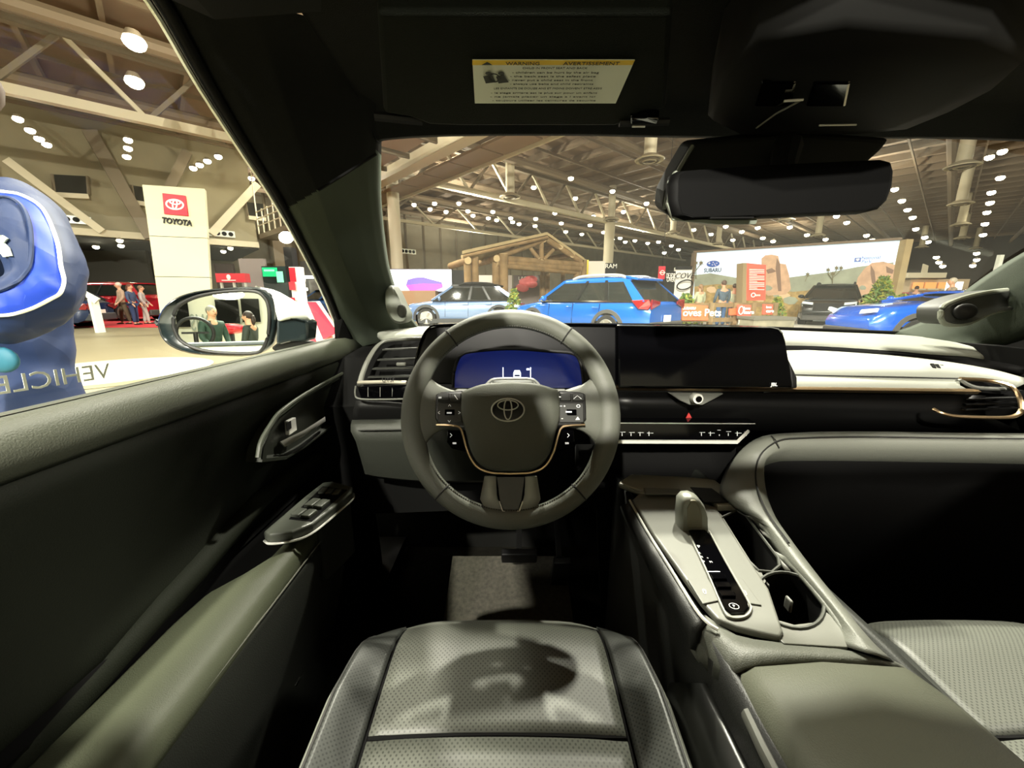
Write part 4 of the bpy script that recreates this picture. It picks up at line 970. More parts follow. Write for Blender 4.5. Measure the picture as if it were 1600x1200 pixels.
# red hanging banner, white signs right of wagon
t = empty('hanging_banner', D(1035, 428, 17), 'red hanging banner with white round emblem behind the blue wagon', 'banner')
p = bpts(1030, 416, 1040, 436, 17); g = G(); g.prism(p, (0, 0.06, 0)); mk('cloth', g, REDS, t, smooth=0)
cq = D(1035, 426, 16.9); g = G(); g.ellring(cq, (1, 0, 0), (0, 0, 1), 0.09, 0.09, 0.012); g.bar(cq - Vector((0.13, 0, 0)), cq + Vector((0.13, 0, 0)), 0.02, 0.025); mk('emblem', g, WH, t)
g = G(); g.tube([p[0] + Vector((0.14, 0, 0)), Vector((p[0].x + 0.14, p[0].y, 13))], 0.01, 5); mk('cord', g, BLKP, t)
t, n = board('sign_wall', 'dark sign panel with white words behind the blue wagon', 'sign', bpts(1040, 424, 1056, 446, 17.5, 0), BLKP, 0.1)
text('lettering', 'DE FOR', 0.3, frame(D(1048, 431, 17.4), (1, 0, 0), (0, 0, 1)), WH, t, 0.01, width=0.4); text('lettering', 'OVER', 0.3, frame(D(1048, 437, 17.4), (1, 0, 0), (0, 0, 1)), WH, t, 0.01, width=0.36)
t, n = board('sign_wall', 'white sign wall with black logo and black-framed oval', 'sign', bpts(1056, 418, 1082, 462, 18.5, 0), mat('sign_white_wall', (225, 222, 214), 0.6, emit=0.15), 0.2)
g = G(); g.prism(bpts(1056, 416, 1082, 421, 18.4), (0, 0.04, 0)); mk('header', g, BLKP, t, smooth=0)
text('lettering', 'COVE', 0.35, frame(D(1069, 431, 18.4), (1, 0, 0), (0, 0, 1)), BLKP, t, 0.01, shear=0.3); g = G(); g.ellring(D(1070, 445, 18.4), (1, 0, 0.25), (-0.25, 0, 1), 0.36, 0.2, 0.03); mk('oval', g, BLKP, t)
t, n = board('sign_wall', 'small yellow sign beside the pale column', 'sign', bpts(910, 406, 920, 418, 24, 0), mat('sign_yellow', (225, 205, 60), 0.6, emit=0.2), 0.2)
t, n = board('sign_wall', 'small black sign with white word right of the pale column', 'sign', bpts(947, 411, 963, 421, 26, 0), BLKP, 0.2)
text('lettering', 'RAM', 0.4, frame(D(955, 416, 25.9), (1, 0, 0), (0, 0, 1)), WH, t, 0.01)
t, n = board('sign_wall', 'white partition behind the pale column base', 'panel', bpts(918, 408, 946, 440, 25, 0), mat('white_board', (225, 215, 205)), 0.2)
# far right stands: counters with warm shelves, a pink vehicle, screens
t, n = board('stand_counter', 'long far counter stand with warm lit shelves at right', 'booth', bpts(1424, 436, 1516, 478, 24, 0), mat('counter_pale', (190, 170, 140), 0.7), 1.0)
WRM = mat('warm_shelf', (226, 150, 90), 0.6, emit=0.7)
for x0, x1 in ((1428, 1444), (1447, 1464), (1468, 1480), (1484, 1500)):
    g = G(); g.prism(bpts(x0, 441, x1, 451, 23.9), (0, 0.05, 0)); mk('shelf', g, WRM, t, smooth=0)
    g = G(); a, b = D(x0, 452, 23.8), D(x1, 452, 23.8); g.bar(a, b, 0.2, 0.1); mk('ledge', g, STEEL, t, smooth=0)
g = G(); g.prism(bpts(1420, 426, 1480, 434, 23.5), (0, 1, 0)); mk('canopy', g, STEEL, t, smooth=0)
t, n = board('light_box', 'bright white light box panel at the far right stands', 'screen', bpts(1489, 440, 1506, 456, 20, 0), mat('lightbox', (245, 240, 225), 0.5, emit=1.2), 0.3)
t, n = board('light_box', 'blue-white screen low at the far right stands', 'screen', bpts(1441, 459, 1468, 474, 17, 0), mat('screen_blue', (150, 200, 230), 0.5, emit=0.9), 0.2)
t, n = board('dark_panel', 'dark green narrow panel just right of the end post', 'panel', bpts(1402, 430, 1417, 462, 26, 0), mat('panel_green', (50, 54, 44), 0.7), 0.3)
t, n = board('flag_sign', 'small tilted pale flag above the far counter', 'flag', [D(1443, 412, 25), D(1451, 415, 25), D(1449, 427, 25), D(1440, 426, 25)], STEEL, 0.05)
t, n = board('pale_pillar', 'slim white pillar standing at the far right', 'column', bpts(1564, 398, 1570, 470, 18, 0), WHITEP, 0.15)
c = at(1408, 470, 22)
build_car('pink-red car beside the end post at far right', c, R(200), dict(sedan, paint=paint('pink_paint', (190, 60, 70))))

# ================================================================= NEAR PERSON IN BLUE (outside the driver's window)
NAVY = mat('navy_jacket', (6, 28, 64), 0.65, spec=0.3, bump=(9, 0.5, 'far'))
ROYAL = mat('royal_blue_panel', (4, 44, 142), 0.6, spec=0.3, bump=(9, 0.5, 'far'))
TEAL = mat('teal_cloth', (4, 76, 96), 0.7)
base = D(-45, 500, 1.22); base.z = 0
t = empty('person', base, 'person in a blue jacket with white piping standing outside the side window', 'person')
def pl(px, py, d): return D(px, py, d) - base
hips, waist, chest = pl(10, 640, 1.24), pl(-10, 540, 1.24), pl(-35, 380, 1.24)
neck = pl(-70, 225, 1.26)
V = [hips, waist, chest, neck, neck + Vector((0.02, 0, 0.10)), neck + Vector((0.03, 0.0, 0.21))]
E = [(0, 1), (1, 2), (2, 3), (3, 4), (4, 5)]; RR = [(0.15, 0.12), 0.14, 0.15, 0.05, 0.085, 0.07]
for s, y in ((-1, 0.09), (1, -0.09)):
    b = len(V); h0 = Vector((hips.x - 0.06 + s * 0.09, hips.y, hips.z - 0.1))
    V += [h0, Vector((h0.x, h0.y, 0.5)), Vector((h0.x, h0.y, 0.09)), Vector((h0.x + 0.03, h0.y - 0.14, 0.04))]; E += [(0, b), (b, b + 1), (b + 1, b + 2), (b + 2, b + 3)]; RR += [0.09, 0.06, 0.045, 0.035]
sh, el, wr_ = pl(25, 325, 1.18), pl(88, 458, 1.10), pl(-60, 520, 0.98)
b = len(V); V += [sh, el, wr_, wr_ + (wr_ - el).normalized() * 0.09]; E += [(2, b), (b, b + 1), (b + 1, b + 2), (b + 2, b + 3)]; RR += [0.06, 0.045, 0.03, 0.035]
dv = (wr_ - el).normalized()
for q in range(5):
    c_ = len(V); V.append(wr_ + dv * (0.16 if q < 4 else 0.12) + Vector((0, -0.01, (q - 1.5) * 0.02))); E.append((b + 3, c_)); RR.append(0.009)
skin_fig('body', V, E, RR, SKIN, t, 2)
hc = neck + Vector((0.03, 0, 0.16))
g = G(); g.ball(hc, 0.1, 16, 12, (0.85, 0.98, 1.2)); g.ball(hc + Vector((0, -0.1, -0.01)), 0.02, 6, 5, (0.7, 1, 1.3)); mk('head', g, SKIN, t, local=True, smooth=180)
g = G(); g.ball(hc + Vector((0, 0.02, 0.035)), 0.108, 14, 8, (0.88, 0.98, 1.0)); mk('hair', g, mat('hair_60_45_35', (60, 45, 35), 0.7), t, local=True, smooth=180)
V = [hips + Vector((0, 0, -0.35)), hips, waist, chest, pl(-62, 262, 1.26)]; E = [(0, 1), (1, 2), (2, 3), (3, 4)]; RR = [(0.275, 0.17), (0.225, 0.155), (0.175, 0.15), (0.2, 0.15), 0.08]
b = len(V); V += [sh, (sh + el) / 2 + Vector((0.02, 0, 0.01)), el, (el + wr_) / 2, wr_]; E += [(3, b), (b, b + 1), (b + 1, b + 2), (b + 2, b + 3), (b + 3, b + 4)]; RR += [0.105, 0.095, 0.088, 0.082, 0.065]
jk = skin_fig('jacket', V, E, RR, NAVY, t, 4)
jk.data.materials.append(ROYAL)
from mathutils import noise as _nz
jk.data.update()
for v in jk.data.vertices:      # cloth folds
    p = v.co; q = _nz.noise(Vector((p.x * 7, p.y * 7, p.z * 11))) * 0.010 + _nz.noise(Vector((p.x * 16 + 3, p.y * 16, (p.z + p.x) * 30))) * 0.006
    v.co = p + v.normal * q
jk.data.update()
poly = [(-200, 300), (-20, 296), (30, 304), (58, 318), (74, 338), (90, 380), (95, 415), (100, 438), (94, 458), (78, 468), (50, 482), (20, 491), (-200, 500), (-200, 460), (-30, 458), (16, 447), (34, 434), (46, 415), (49, 385), (46, 350), (34, 322), (10, 308), (-20, 312)]
def inpoly(x, y, P):
    c = False; j = len(P) - 1
    for i in range(len(P)):
        if (P[i][1] > y) != (P[j][1] > y) and x < (P[j][0] - P[i][0]) * (y - P[i][1]) / (P[j][1] - P[i][1]) + P[i][0]: c = not c
        j = i
    return c
for f in jk.data.polygons:
    c_ = f.center + base; q = to_px(c_)
    if inpoly(q[0], q[1], poly) and (EYE - c_).dot(f.normal) > 0: f.material_index = 1
bv = BVHTree.FromPolygons([v.co + base for v in jk.data.vertices], [tuple(f.vertices) for f in jk.data.polygons])
def onj(px, py):
    r = ray(px, py).normalized(); h = bv.ray_cast(EYE, r); return (h[0] - r * 0.004) if h[0] is not None else None
pts = [onj(v.x, v.y) for v in smooth_path([(-15, 297, 0), (10, 300, 0), (32, 304, 0), (58, 318, 0), (74, 338, 0), (90, 380, 0), (95, 415, 0), (100, 438, 0), (94, 458, 0), (78, 468, 0), (50, 482, 0), (20, 491, 0), (0, 493, 0), (-20, 494, 0)], 60)]
pts = [p for p in pts if p is not None]
g = G(); g.tube(pts, 0.0045, 6); mk('piping', g, mat('piping_white', (225, 228, 220), 0.6), t)
ip = [onj(v.x, v.y) for v in smooth_path([(-20, 312, 0), (10, 308, 0), (34, 322, 0), (46, 350, 0), (49, 385, 0), (46, 415, 0), (34, 434, 0), (16, 447, 0), (-5, 455, 0), (-25, 458, 0)], 50)]
g = G(); g.tube([p for p in ip if p is not None], 0.005, 6); mk('dark_seam', g, NAVY, t)
lg = [onj(x, y) for x, y in ((-6, 368), (6, 368), (14, 373), (8, 380), (16, 388), (20, 400), (8, 402), (2, 394), (-8, 392))]
lg = [p for p in lg if p is not None]
if len(lg) > 3: g = G(); g.prism(lg, (0.002, -0.006, 0)); mk('chest_emblem', g, mat('emblem_cloth', (205, 215, 200), 0.7), t, smooth=0)
V = [hips + Vector((0, 0, -0.05)), hips + Vector((0, 0, -0.2))]; E = [(0, 1)]; RR = [(0.17, 0.14), (0.17, 0.14)]
for s in (-1, 1):
    b = len(V); h0 = Vector((hips.x - 0.06 + s * 0.09, hips.y, hips.z - 0.3)); V += [h0, Vector((h0.x, h0.y, 0.5)), Vector((h0.x, h0.y, 0.12))]; E += [(1, b), (b, b + 1), (b + 1, b + 2)]; RR += [0.1, 0.08, 0.065]
skin_fig('trousers', V, E, RR, mat('navy_trousers', (20, 44, 84), 0.7), t, 2)
g = G(); g.ball(pl(2, 562, 1.04), 0.04, 12, 8, (1.2, 0.4, 0.9)); mk('pouch', g, TEAL, t, local=True, smooth=180)
# ================================================================= THE CABIN
def rows_px(*rows, n=None):
    out = []
    for r in rows:
        p = [D(*q) for q in r]
        out.append(smooth_path(p, n) if n else p)
    return out
def strip(name, rows, m, parent, n=24, th=(0, 0.012, -0.012), sub=0, **k):
    g = G(); g.sheet(rows_px(*rows, n=n), th); return mk(name, g, m, parent, sub=sub, **k)

# ---- shell: floor pan, firewall, roof, sides (mostly unseen, they shut the light out)
SHELLM = mat('cabin_shell_cloth', (14, 14, 13), 0.9, spec=0.1)
g = G(); g.box((0.35, 0.35, 0.20), (1.7, 2.9, 0.06)); mk('floor_pan', g, CARPET, smooth=0, kind='structure')
g = G(); g.sheet([[(-0.55, 1.28, 0.2), (1.25, 1.28, 0.2)], [(-0.55, 1.36, 1.02), (1.25, 1.36, 1.02)]], (0, 0.03, 0)); mk('trim_1', g, SHELLM, smooth=0, kind='structure')
# right side door and sill
g = G(); g.sheet([[(1.22, y, z) for y in (-1.1, 1.3)] for z in (0.2, 1.03)], (0.05, 0, 0)); mk('trim_2', g, SHELLM, smooth=0, kind='structure')
g = G(); g.sheet([[(x, -1.12, 0.2), (x, -1.12, 1.05)] for x in (-0.55, 1.27)], (0, -0.04, 0)); mk('trim_3', g, SHELLM, smooth=0, kind='structure')

# ---- windows
def Mir(p): return Vector((0.70 - p.x, p.y, p.z))
# outer (door) edge and inner (windshield) edge of the left pillar, with depth
PO = [D(170, -70, 0.40), D(228, 0, 0.435), D(300, 122, 0.50), D(365, 222, 0.58), D(420, 305, 0.68), D(462, 378, 0.78), D(500, 452, 0.92), D(528, 520, 1.07), D(540, 548, 1.13)]
PI_ = [D(590, 60, 0.50), D(588, 130, 0.57), D(587, 222, 0.66), D(588, 300, 0.76), D(594, 360, 0.86), D(604, 420, 0.96), D(620, 466, 1.05), D(640, 498, 1.12), D(658, 520, 1.17)]
po = smooth_path(PO, 28); pi_ = smooth_path(PI_, 28)
def midrow(t, bulge):
    out = []
    for a, b in zip(po, pi_):
        p = a.lerp(b, t); v = (EYE - p).normalized(); out.append(p + v * bulge)
    return out
t = empty('trim_4', D(500, 300, 0.75), kind='structure')
po2, pi2 = smooth_path(PO, 260), smooth_path(PI_, 260)
def prow(t, b): return [a.lerp(c, t) + (EYE - a.lerp(c, t)).normalized() * b for a, c in zip(po2, pi2)]
BULGE = [(0.09, 0.0), (0.2, 0.014), (0.45, 0.028), (0.75, 0.02), (0.93, 0.01), (1.0, 0.0)]
def bul(t):
    for (a, x), (b, y) in zip(BULGE, BULGE[1:]):
        if a <= t <= b: return lerp(x, y, (t - a) / (b - a))
    return 0
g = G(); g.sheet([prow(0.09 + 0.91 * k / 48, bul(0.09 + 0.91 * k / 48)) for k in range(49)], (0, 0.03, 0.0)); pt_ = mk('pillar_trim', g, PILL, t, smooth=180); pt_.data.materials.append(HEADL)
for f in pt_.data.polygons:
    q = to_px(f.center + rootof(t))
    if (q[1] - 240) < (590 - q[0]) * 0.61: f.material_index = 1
g = G(); g.sheet([midrow(0.035, -0.012), midrow(0.06, 0.006), midrow(0.10, 0.006), midrow(0.115, -0.006)], (0, 0.02, 0)); mk('rubber_seal', g, BLKM, t, smooth=180)
g = G(); g.tube([p + Vector((-0.004, 0.012, 0)) for p in po], 0.0035, 6); mk('door_frame_edge', g, WHITEP, t)
g = G(); g.sheet([midrow(0.0, -0.012), midrow(0.05, -0.006)], (0, 0.03, 0)); mk('window_frame', g, mat('frame_black', (16, 16, 15), 0.3), t, smooth=180)
# seam between pillar trim and headlining
sm = [D(588, 240, 0.64), D(560, 258, 0.64), D(530, 277, 0.635), D(497, 297, 0.63)]
g = G(); g.tube(smooth_path(sm, 14), 0.0024, 5); mk('seam', g, BLKM, t)
# quarter sail at the foot of the window
q = [D(527, 478, 1.0), D(536, 500, 1.03), D(556, 545, 1.12), D(524, 545, 1.07), D(521, 500, 1.02)]
g = G(); g.prism(q, (0, 0.02, 0)); mk('sail_panel', g, BLKP, t, smooth=0, bevel=0.002)
# the right pillar
PR = [D(1800, 292, 0.70), D(1700, 348, 0.80), D(1600, 402, 0.93), D(1545, 437, 1.01), D(1500, 470, 1.08), D(1450, 504, 1.14), D(1400, 522, 1.18)]
PS = [D(1900, 345, 0.66), D(1780, 420, 0.74), D(1680, 480, 0.84), D(1620, 520, 0.92), D(1580, 545, 0.98), D(1530, 560, 1.03), D(1480, 560, 1.06)]
PR = [Vector((1.0, 0.50, 1.46))] + PR; PS = [Vector((1.17, 0.42, 1.46))] + PS
pr = smooth_path(PR, 24); ps = smooth_path(PS, 24)
g = G(); g.sheet([pr, [a.lerp(b, 0.33) + Vector((-0.015, -0.03, 0.01)) for a, b in zip(pr, ps)], [a.lerp(b, 0.7) + Vector((-0.01, -0.025, 0.01)) for a, b in zip(pr, ps)], ps], (0.01, 0.03, 0)); t5 = empty('trim_5', D(1560, 470, 1.0), kind='structure'); mk('pillar_trim', g, PILL, t5, smooth=180)

# headlining: a sheet with a gap for the glass roof behind the sun visors
HZ = 1.405
def hsheet(x0, x1, y0, y1, z, drop=0.0):
    rows = []
    for i in range(9):
        y = lerp(y0, y1, i / 8); rows.append([Vector((lerp(x0, x1, j / 12), y, z - drop * (i / 8) ** 2 - 0.02 * abs(j / 6 - 1) ** 3)) for j in range(13)])
    return rows
t = empty('headliner', (0.35, 0.3, 1.45), kind='structure')
hd = [D(588, 222, 0.655), D(600, 216, 0.655), D(700, 210, 0.655), D(900, 209, 0.655), D(1060, 212, 0.655), D(1300, 214, 0.66), D(1500, 214, 0.66), D(1720, 222, 0.66)]
hp = smooth_path(hd, 25)
rows = [[p + Vector((0, 0.02, 0.004)) for p in hp], hp, [p + Vector((0, -0.05, 0.03)) for p in hp], [Vector((p.x, 0.50, HZ + 0.05)) for p in hp], [Vector((p.x, 0.31, HZ + 0.075)) for p in hp]]
g = G(); g.sheet(rows, (0, 0, 0.02)); mk('lining', g, HEADL, t, smooth=180)
for x0, x1 in ((-0.50, -0.16), (0.86, 1.24)):       # side lining beside the visor and along the glass roof
    e = [(x0, 1) if x0 < 0 else (x1, 1)]
    rr = []
    for i in range(10):
        y = lerp(0.72 if x0 > 0 else 0.50, -1.1, i / 9); k = max(0, min(1, (y - 0.3) / 0.4))
        a = -0.43 if x0 < 0 else 1.10 + 0.06 * k; b = x1 if x0 < 0 else x0
        if x0 < 0: b = min(b, -0.17)
        rr.append([Vector((a, y, (1.49 if x0 < 0 else HZ + 0.03 - 0.12 * k ** 2))), Vector((lerp(a, b, 0.4), y, HZ + 0.065 - 0.09 * k ** 2)), Vector((b, y, HZ + 0.07 - 0.07 * k ** 2))])
    g = G(); g.sheet(rr, (0, 0, 0.02)); mk('side_lining', g, HEADL, t, smooth=180)
g = G(); g.box((0.35, -0.60, HZ + 0.08), (1.5, 1.0, 0.03)); mk('light_block_panel', g, HEADL, t, smooth=0)  # unseen panel added to narrow the roof opening and cut cabin light
g = G(); g.bar((0.35 - 0.75, 0.06, HZ + 0.085), (0.35 + 0.75, 0.06, HZ + 0.085), 0.10, 0.03); mk('roof_cross_bar', g, HEADL, t, smooth=0)
# side window glass, windshield
wg = [PX(0 - 260, 705, -0.50), PX(0, 650, -0.505), PX(250, 592, -0.505), PX(520, 541, -0.50)]
g = G(); top = [PO[0] + Vector((0.0, -0.5, 0.0)), PO[1], PO[3], PO[7]]
rows = []
for i in range(5):
    rows.append([a.lerp(b, i / 4) + Vector((-0.012 * math.sin(PI * i / 4), 0, 0)) for a, b in zip([Vector((-0.505, -0.35, 1.03)), wg[1], wg[2], wg[3]], top)])
t = empty('window_5', (-0.5, 0.5, 1.04), kind='structure')
g = G(); g.loft(rows); mk('glass', g, GLASS, t, smooth=180)
# VEHICLE lettering on the outside of the glass, reads backwards from within
LTR = mat('window_letter', (196, 196, 178), 0.6)
a, b = PX(0, 603, -0.512), PX(160, 581, -0.512)
text('window_lettering', 'VEHICLE', 0.0265, frame(PX(92, 591, -0.512), (b - a).normalized(), Vector((0.0, -0.12, 1))), LTR, t, 0.0002, mirror=True, width=0.112)
# windshield
t = empty('window_6', (0.35, 1.0, 1.2), kind='structure')
base_w = [D(655, 511, 1.19), D(800, 507, 1.22), D(1050, 508, 1.23), D(1250, 514, 1.22), D(1440, 521, 1.18)]
top_w = [D(585, 214, 0.675), D(760, 206, 0.675), D(1100, 206, 0.68), D(1400, 208, 0.68), D(1800, 285, 0.71)]
bw_, tw_ = smooth_path(base_w, 17), smooth_path(top_w, 17)
rows = [[a.lerp(b, i / 6) + Vector((0, 0.03, 0.03)) * math.sin(PI * i / 6) for a, b in zip(bw_, tw_)] for i in range(7)]
g = G(); g.loft(rows); mk('glass', g, WSCREEN, t, smooth=180)
g = G(); g.sheet([[p + Vector((0, 0.005, -0.03)) for p in bw_], [p + Vector((0, 0.0, 0.004)) for p in bw_]], (0, 0.01, 0)); mk('black_border', g, BLKM, t, smooth=180)

# ---- sun visor with warning label
t = empty('sun_visor', D(820, 150, 0.5), 'dark folded sun visor with a white and yellow warning label', 'sun visor')
def vis(px, py, off=0.0):   # the visor's underside plane
    P0, P1, P2 = Vector((-0.1, 0.60, 1.372)), Vector((0.2, 0.60, 1.372)), Vector((-0.1, 0.36, 1.415))
    n = (P1 - P0).cross(P2 - P0).normalized(); n = n if n.z < 0 else -n
    r = ray(px, py); return EYE + r * ((P0 - EYE).dot(n) / r.dot(n)) + n * off
ol = [(590, 20), (600, 178), (640, 184), (672, 196), (720, 198), (960, 198), (985, 190), (1002, 176), (1040, 172), (1050, 20)]
g = G(); g.prism([vis(x, y) for x, y in ol], (0, 0, 0.016)); mk('board', g, mat('visor_cloth', (11, 14, 9), 0.9, spec=0.1, bump=(900, 0.4)), t, smooth=30, bevel=0.005)
g = G(); g.tube([vis(585, 186, -0.004), vis(660, 196, -0.006)], 0.006, 8); mk('hinge_rod', g, BLKP, t)
g = G(); g.tube([vis(968, 192, 0.0), vis(1045, 190, 0.0)], 0.005, 8); mk('hinge_rod', g, BLKP, t)
g = G(); g.prism([vis(985, 178, 0.004), vis(1012, 177, 0.006), vis(1030, 182, 0.004), vis(1028, 190, 0.004), vis(985, 191, 0.004)], (0, 0, 0.012)); mk('clip', g, PIANO, t, smooth=0, bevel=0.002)
g = G(); g.tube([vis(988, 188, 0.008), vis(1008, 187, 0.009)], 0.0012, 5); mk('clip_edge', g, SILVER, t)
LBL = mat('label_paper', (205, 208, 190), 0.6); YEL = mat('label_yellow', (214, 178, 40), 0.6); INK = mat('label_ink', (40, 42, 36), 0.8)
lq = [(738, 92), (992, 92), (962, 160), (742, 160)]
g = G(); g.prism([vis(x, y, 0.0012) for x, y in lq], (0, 0, 0.0006)); lb = mk('warning_label', g, LBL, t, smooth=0)
g = G(); g.prism([vis(x, y, 0.0018) for x, y in ((738, 92), (992, 92), (988, 99), (738, 99))], (0, 0, 0.0004)); mk('yellow_band', g, YEL, lb, smooth=0)
lu = (vis(900, 120) - vis(800, 120)).normalized(); lv_ = (vis(850, 100) - vis(850, 140)).normalized()
def ltext(s, px, py, sz, m=INK, w=None, nm='print'): text(nm, s, sz, frame(vis(px, py, 0.0024), lu, lv_), m, lb, 0.0001, width=w)
ltext('WARNING', 817, 96, 0.0062, w=0.036); ltext('AVERTISSEMENT', 924, 96, 0.0062, w=0.06)
g = G(); g.prism([vis(753, 98, 0.0024), vis(769, 98, 0.0024), vis(761, 93.4, 0.0024)], (0, 0, 0.0002)); mk('hazard_triangle', g, INK, lb, smooth=0)
g = G()
for cx in (763, 783):
    g.ball(vis(cx, 111, 0.0024), 0.0035, 8, 4, (1, 1, 0.1)); g.prism([vis(cx - 8, 116, 0.0025), vis(cx + 4, 113, 0.0025), vis(cx + 12, 125, 0.0025), vis(cx - 4, 127, 0.0025)], (0, 0, 0.0002))
g.ellring(vis(772, 118, 0.0026), lu, lv_, 0.006, 0.006, 0.0006)
mk('pictogram', g, INK, lb)
for k, (s, x, y) in enumerate((('CHILD IN FRONT SEAT AND BACK', 867, 103), ('- children can be hurt by the air bag', 868, 110), ('- the back seat is the safest place', 864, 116), ('- never put a child seat in the front', 860, 122), ('- always use belts and child restraints', 862, 128),
                               ('LES ENFANTS DE DOUZE ANS ET MOINS DOIVENT ETRE ASSIS', 856, 135), ('- le siege arriere est le plus sur pour un enfant', 850, 142), ('- ne jamais placer un siege a l avant ici', 848, 148), ('- toujours utiliser les ceintures de securite', 850, 154))):
    ltext(s, x, y, 0.0038, w=(0.07 if k in (0,) else 0.095 if k < 5 else 0.125))

# ---- rear-view mirror, its arm cover and the overhead console
t = empty('rear_view_mirror', D(1222, 298, 0.50), 'black frameless-looking rear-view mirror hanging from its camera housing', 'mirror')
def mv(px, py, d=0.50): return D(px, py, d)
mo = [(1050, 285), (1053, 273), (1062, 268), (1180, 259), (1375, 250), (1390, 254), (1394, 268), (1392, 290), (1384, 312), (1370, 326), (1350, 331), (1200, 338), (1075, 342), (1056, 336), (1050, 315)]
c_ = Vector((0, 0, 0))
for p in mo: c_ += mv(*p) / len(mo)
o1 = [mv(*p) for p in mo]
def grow(P, c, k, dy): return [c + (p - c) * k + Vector((0, dy, 0)) for p in P]
g = G(); g.loft([grow(o1, c_, 0.97, -0.004), grow(o1, c_, 1.02, 0.002), grow(o1, c_, 1.02, 0.014), grow(o1, c_, 0.8, 0.03)], closed=True, caps=True); mk('housing', g, mat('mirror_housing', (6, 6, 6), 0.7, spec=0.08), t, smooth=60)
g = G(); g.prism(grow(o1, c_, 0.955, -0.0045), (0, 0.001, 0)); mk('mirror_face', g, mat('mirror_dark_face', (3, 3, 3), 0.6, spec=0.04), t, smooth=0)
g = G(); g.bar(mv(1108, 341, 0.498), mv(1176, 340.5, 0.498), 0.006, 0.002); mk('sensor_bar', g, BLKM, t, smooth=0)
g = G(); g.tube([mv(1057, 270, 0.508), mv(1047, 285, 0.508), mv(1045, 318, 0.508), mv(1052, 340, 0.508), mv(1120, 346, 0.508), mv(1180, 346, 0.508)], 0.004, 6); mk('rim_edge', g, mat('rim_grey', (110, 116, 105), 0.5), t)
hs = [(1084, 222), (1060, 262), (1040, 300), (1036, 330), (1056, 344), (1130, 345), (1260, 330), (1340, 270), (1378, 236), (1395, 216), (1240, 205)]
hq = [D(x, y, 0.58 + 0.0002 * (y - 210)) for x, y in hs]
g = G(); g.prism(hq, (0, 0.05, 0.02)); mk('camera_housing', g, mat('housing_cloth', (16, 17, 15), 0.8, spec=0.15), t, smooth=0, bevel=0.008, seg=3)
g = G(); g.tube([D(1082, 228, 0.577), D(1062, 262, 0.578), D(1043, 300, 0.58), D(1038, 326, 0.58)], 0.003, 6); mk('housing_rib', g, mat('rib_grey', (84, 88, 80), 0.6), t)
g = G(); g.tube([D(1230, 230, 0.57), D(1222, 265, 0.53), D(1222, 290, 0.515)], [0.02, 0.016, 0.014], 10); mk('stem', g, BLKP, t)
t = empty('overhead_console', D(1320, 160, 0.5), 'dark overhead console with map lamps above the rear-view mirror', 'console')
oc = [(1105, 190), (1150, 215), (1240, 224), (1340, 222), (1420, 204), (1490, 176), (1560, 140), (1610, 96), (1540, 60), (1320, 40), (1180, 70), (1120, 130)]
def ocp(x, y, o=0.0): return PZ(x, y, HZ - 0.012 + o) if y < 215 else D(x, y, 0.63)
qq = [PZ(x, min(y, 212), 1.385) for x, y in oc]
cc_ = sum(qq, Vector()) / len(qq)
g = G(); g.loft([[p + Vector((0, 0, 0.07)) for p in qq], [p + Vector((0, 0, 0.008)) for p in qq], [cc_ + (p - cc_) * 0.95 for p in qq], [cc_ + (p - cc_) * 0.7 + Vector((0, 0, -0.006)) for p in qq]], closed=True, caps=True); mk('housing', g, mat('overhead_grey', (9, 9, 8), 0.8, spec=0.1), t, smooth=60)
for (x0, x1) in ((1190, 1245), (1270, 1330)):
    g = G(); g.prism([PZ(x0, 130, 1.377), PZ(x1, 130, 1.377), PZ(x1 - 8, 168, 1.377), PZ(x0 - 12, 168, 1.377)], (0, 0, 0.006)); mk('map_lamp', g, PIANO, t, smooth=0, bevel=0.003)
g = G(); g.tube([PZ(1225, 158, 1.372), PZ(1255, 156, 1.372)], 0.0014, 5); g.tube([PZ(1280, 196, 1.376), PZ(1338, 195, 1.376)], 0.0012, 5); mk('lens_edge', g, SILVER, t)
g = G(); g.tube([PZ(1182, 200, 1.374), PZ(1212, 178, 1.373), PZ(1255, 155, 1.373)], 0.0012, 5); mk('slide_rail', g, GREYP, t)

# ---- steering wheel -------------------------------------------------------
SD = 0.652; SR = R(21); PM = FPX / SD
SX = Vector((1, 0, 0)); SU = Vector((0, math.sin(SR), math.cos(SR))); SN = Vector((0, -math.cos(SR), math.sin(SR)))
SO = D(798, 649, SD)
M = Matrix((SX, SU, SN)).transposed().to_4x4(); M.translation = SO
WHL = empty('steering_wheel', label='leather steering wheel with round emblem, button pads and champagne trim', cat='steering wheel', M=M)
def wl(px, py, n=0.0): return Vector(((px - 798) / PM, (649 - py) / PM, n))
def wmk(name, g, m, parent=None, **k): return mk(name, g, m, parent or WHL, local=True, **k)
def seam_pad(a, b, c): return None
NR = 96; rows = []
def rim_row(a):
    ca, sa = math.cos(a), math.sin(a)
    side = max(0, abs(ca) - 0.72) / 0.28
    rin = 0.0165 + 0.006 * side ** 1.5; rout = 0.0165
    Rm = 0.1695
    row = []
    for k in range(14):
        q = 2 * PI * k / 14; cr = math.cos(q); rr = Rm + cr * (rout if cr > 0 else rin)
        row.append(Vector((rr * ca, rr * sa, math.sin(q) * 0.0150)))
    return row
g = G(); g.loft([rim_row(2 * PI * i / NR) for i in range(NR)] + [rim_row(0)], closed=True); wmk('rim', g, LEATHER, smooth=180)
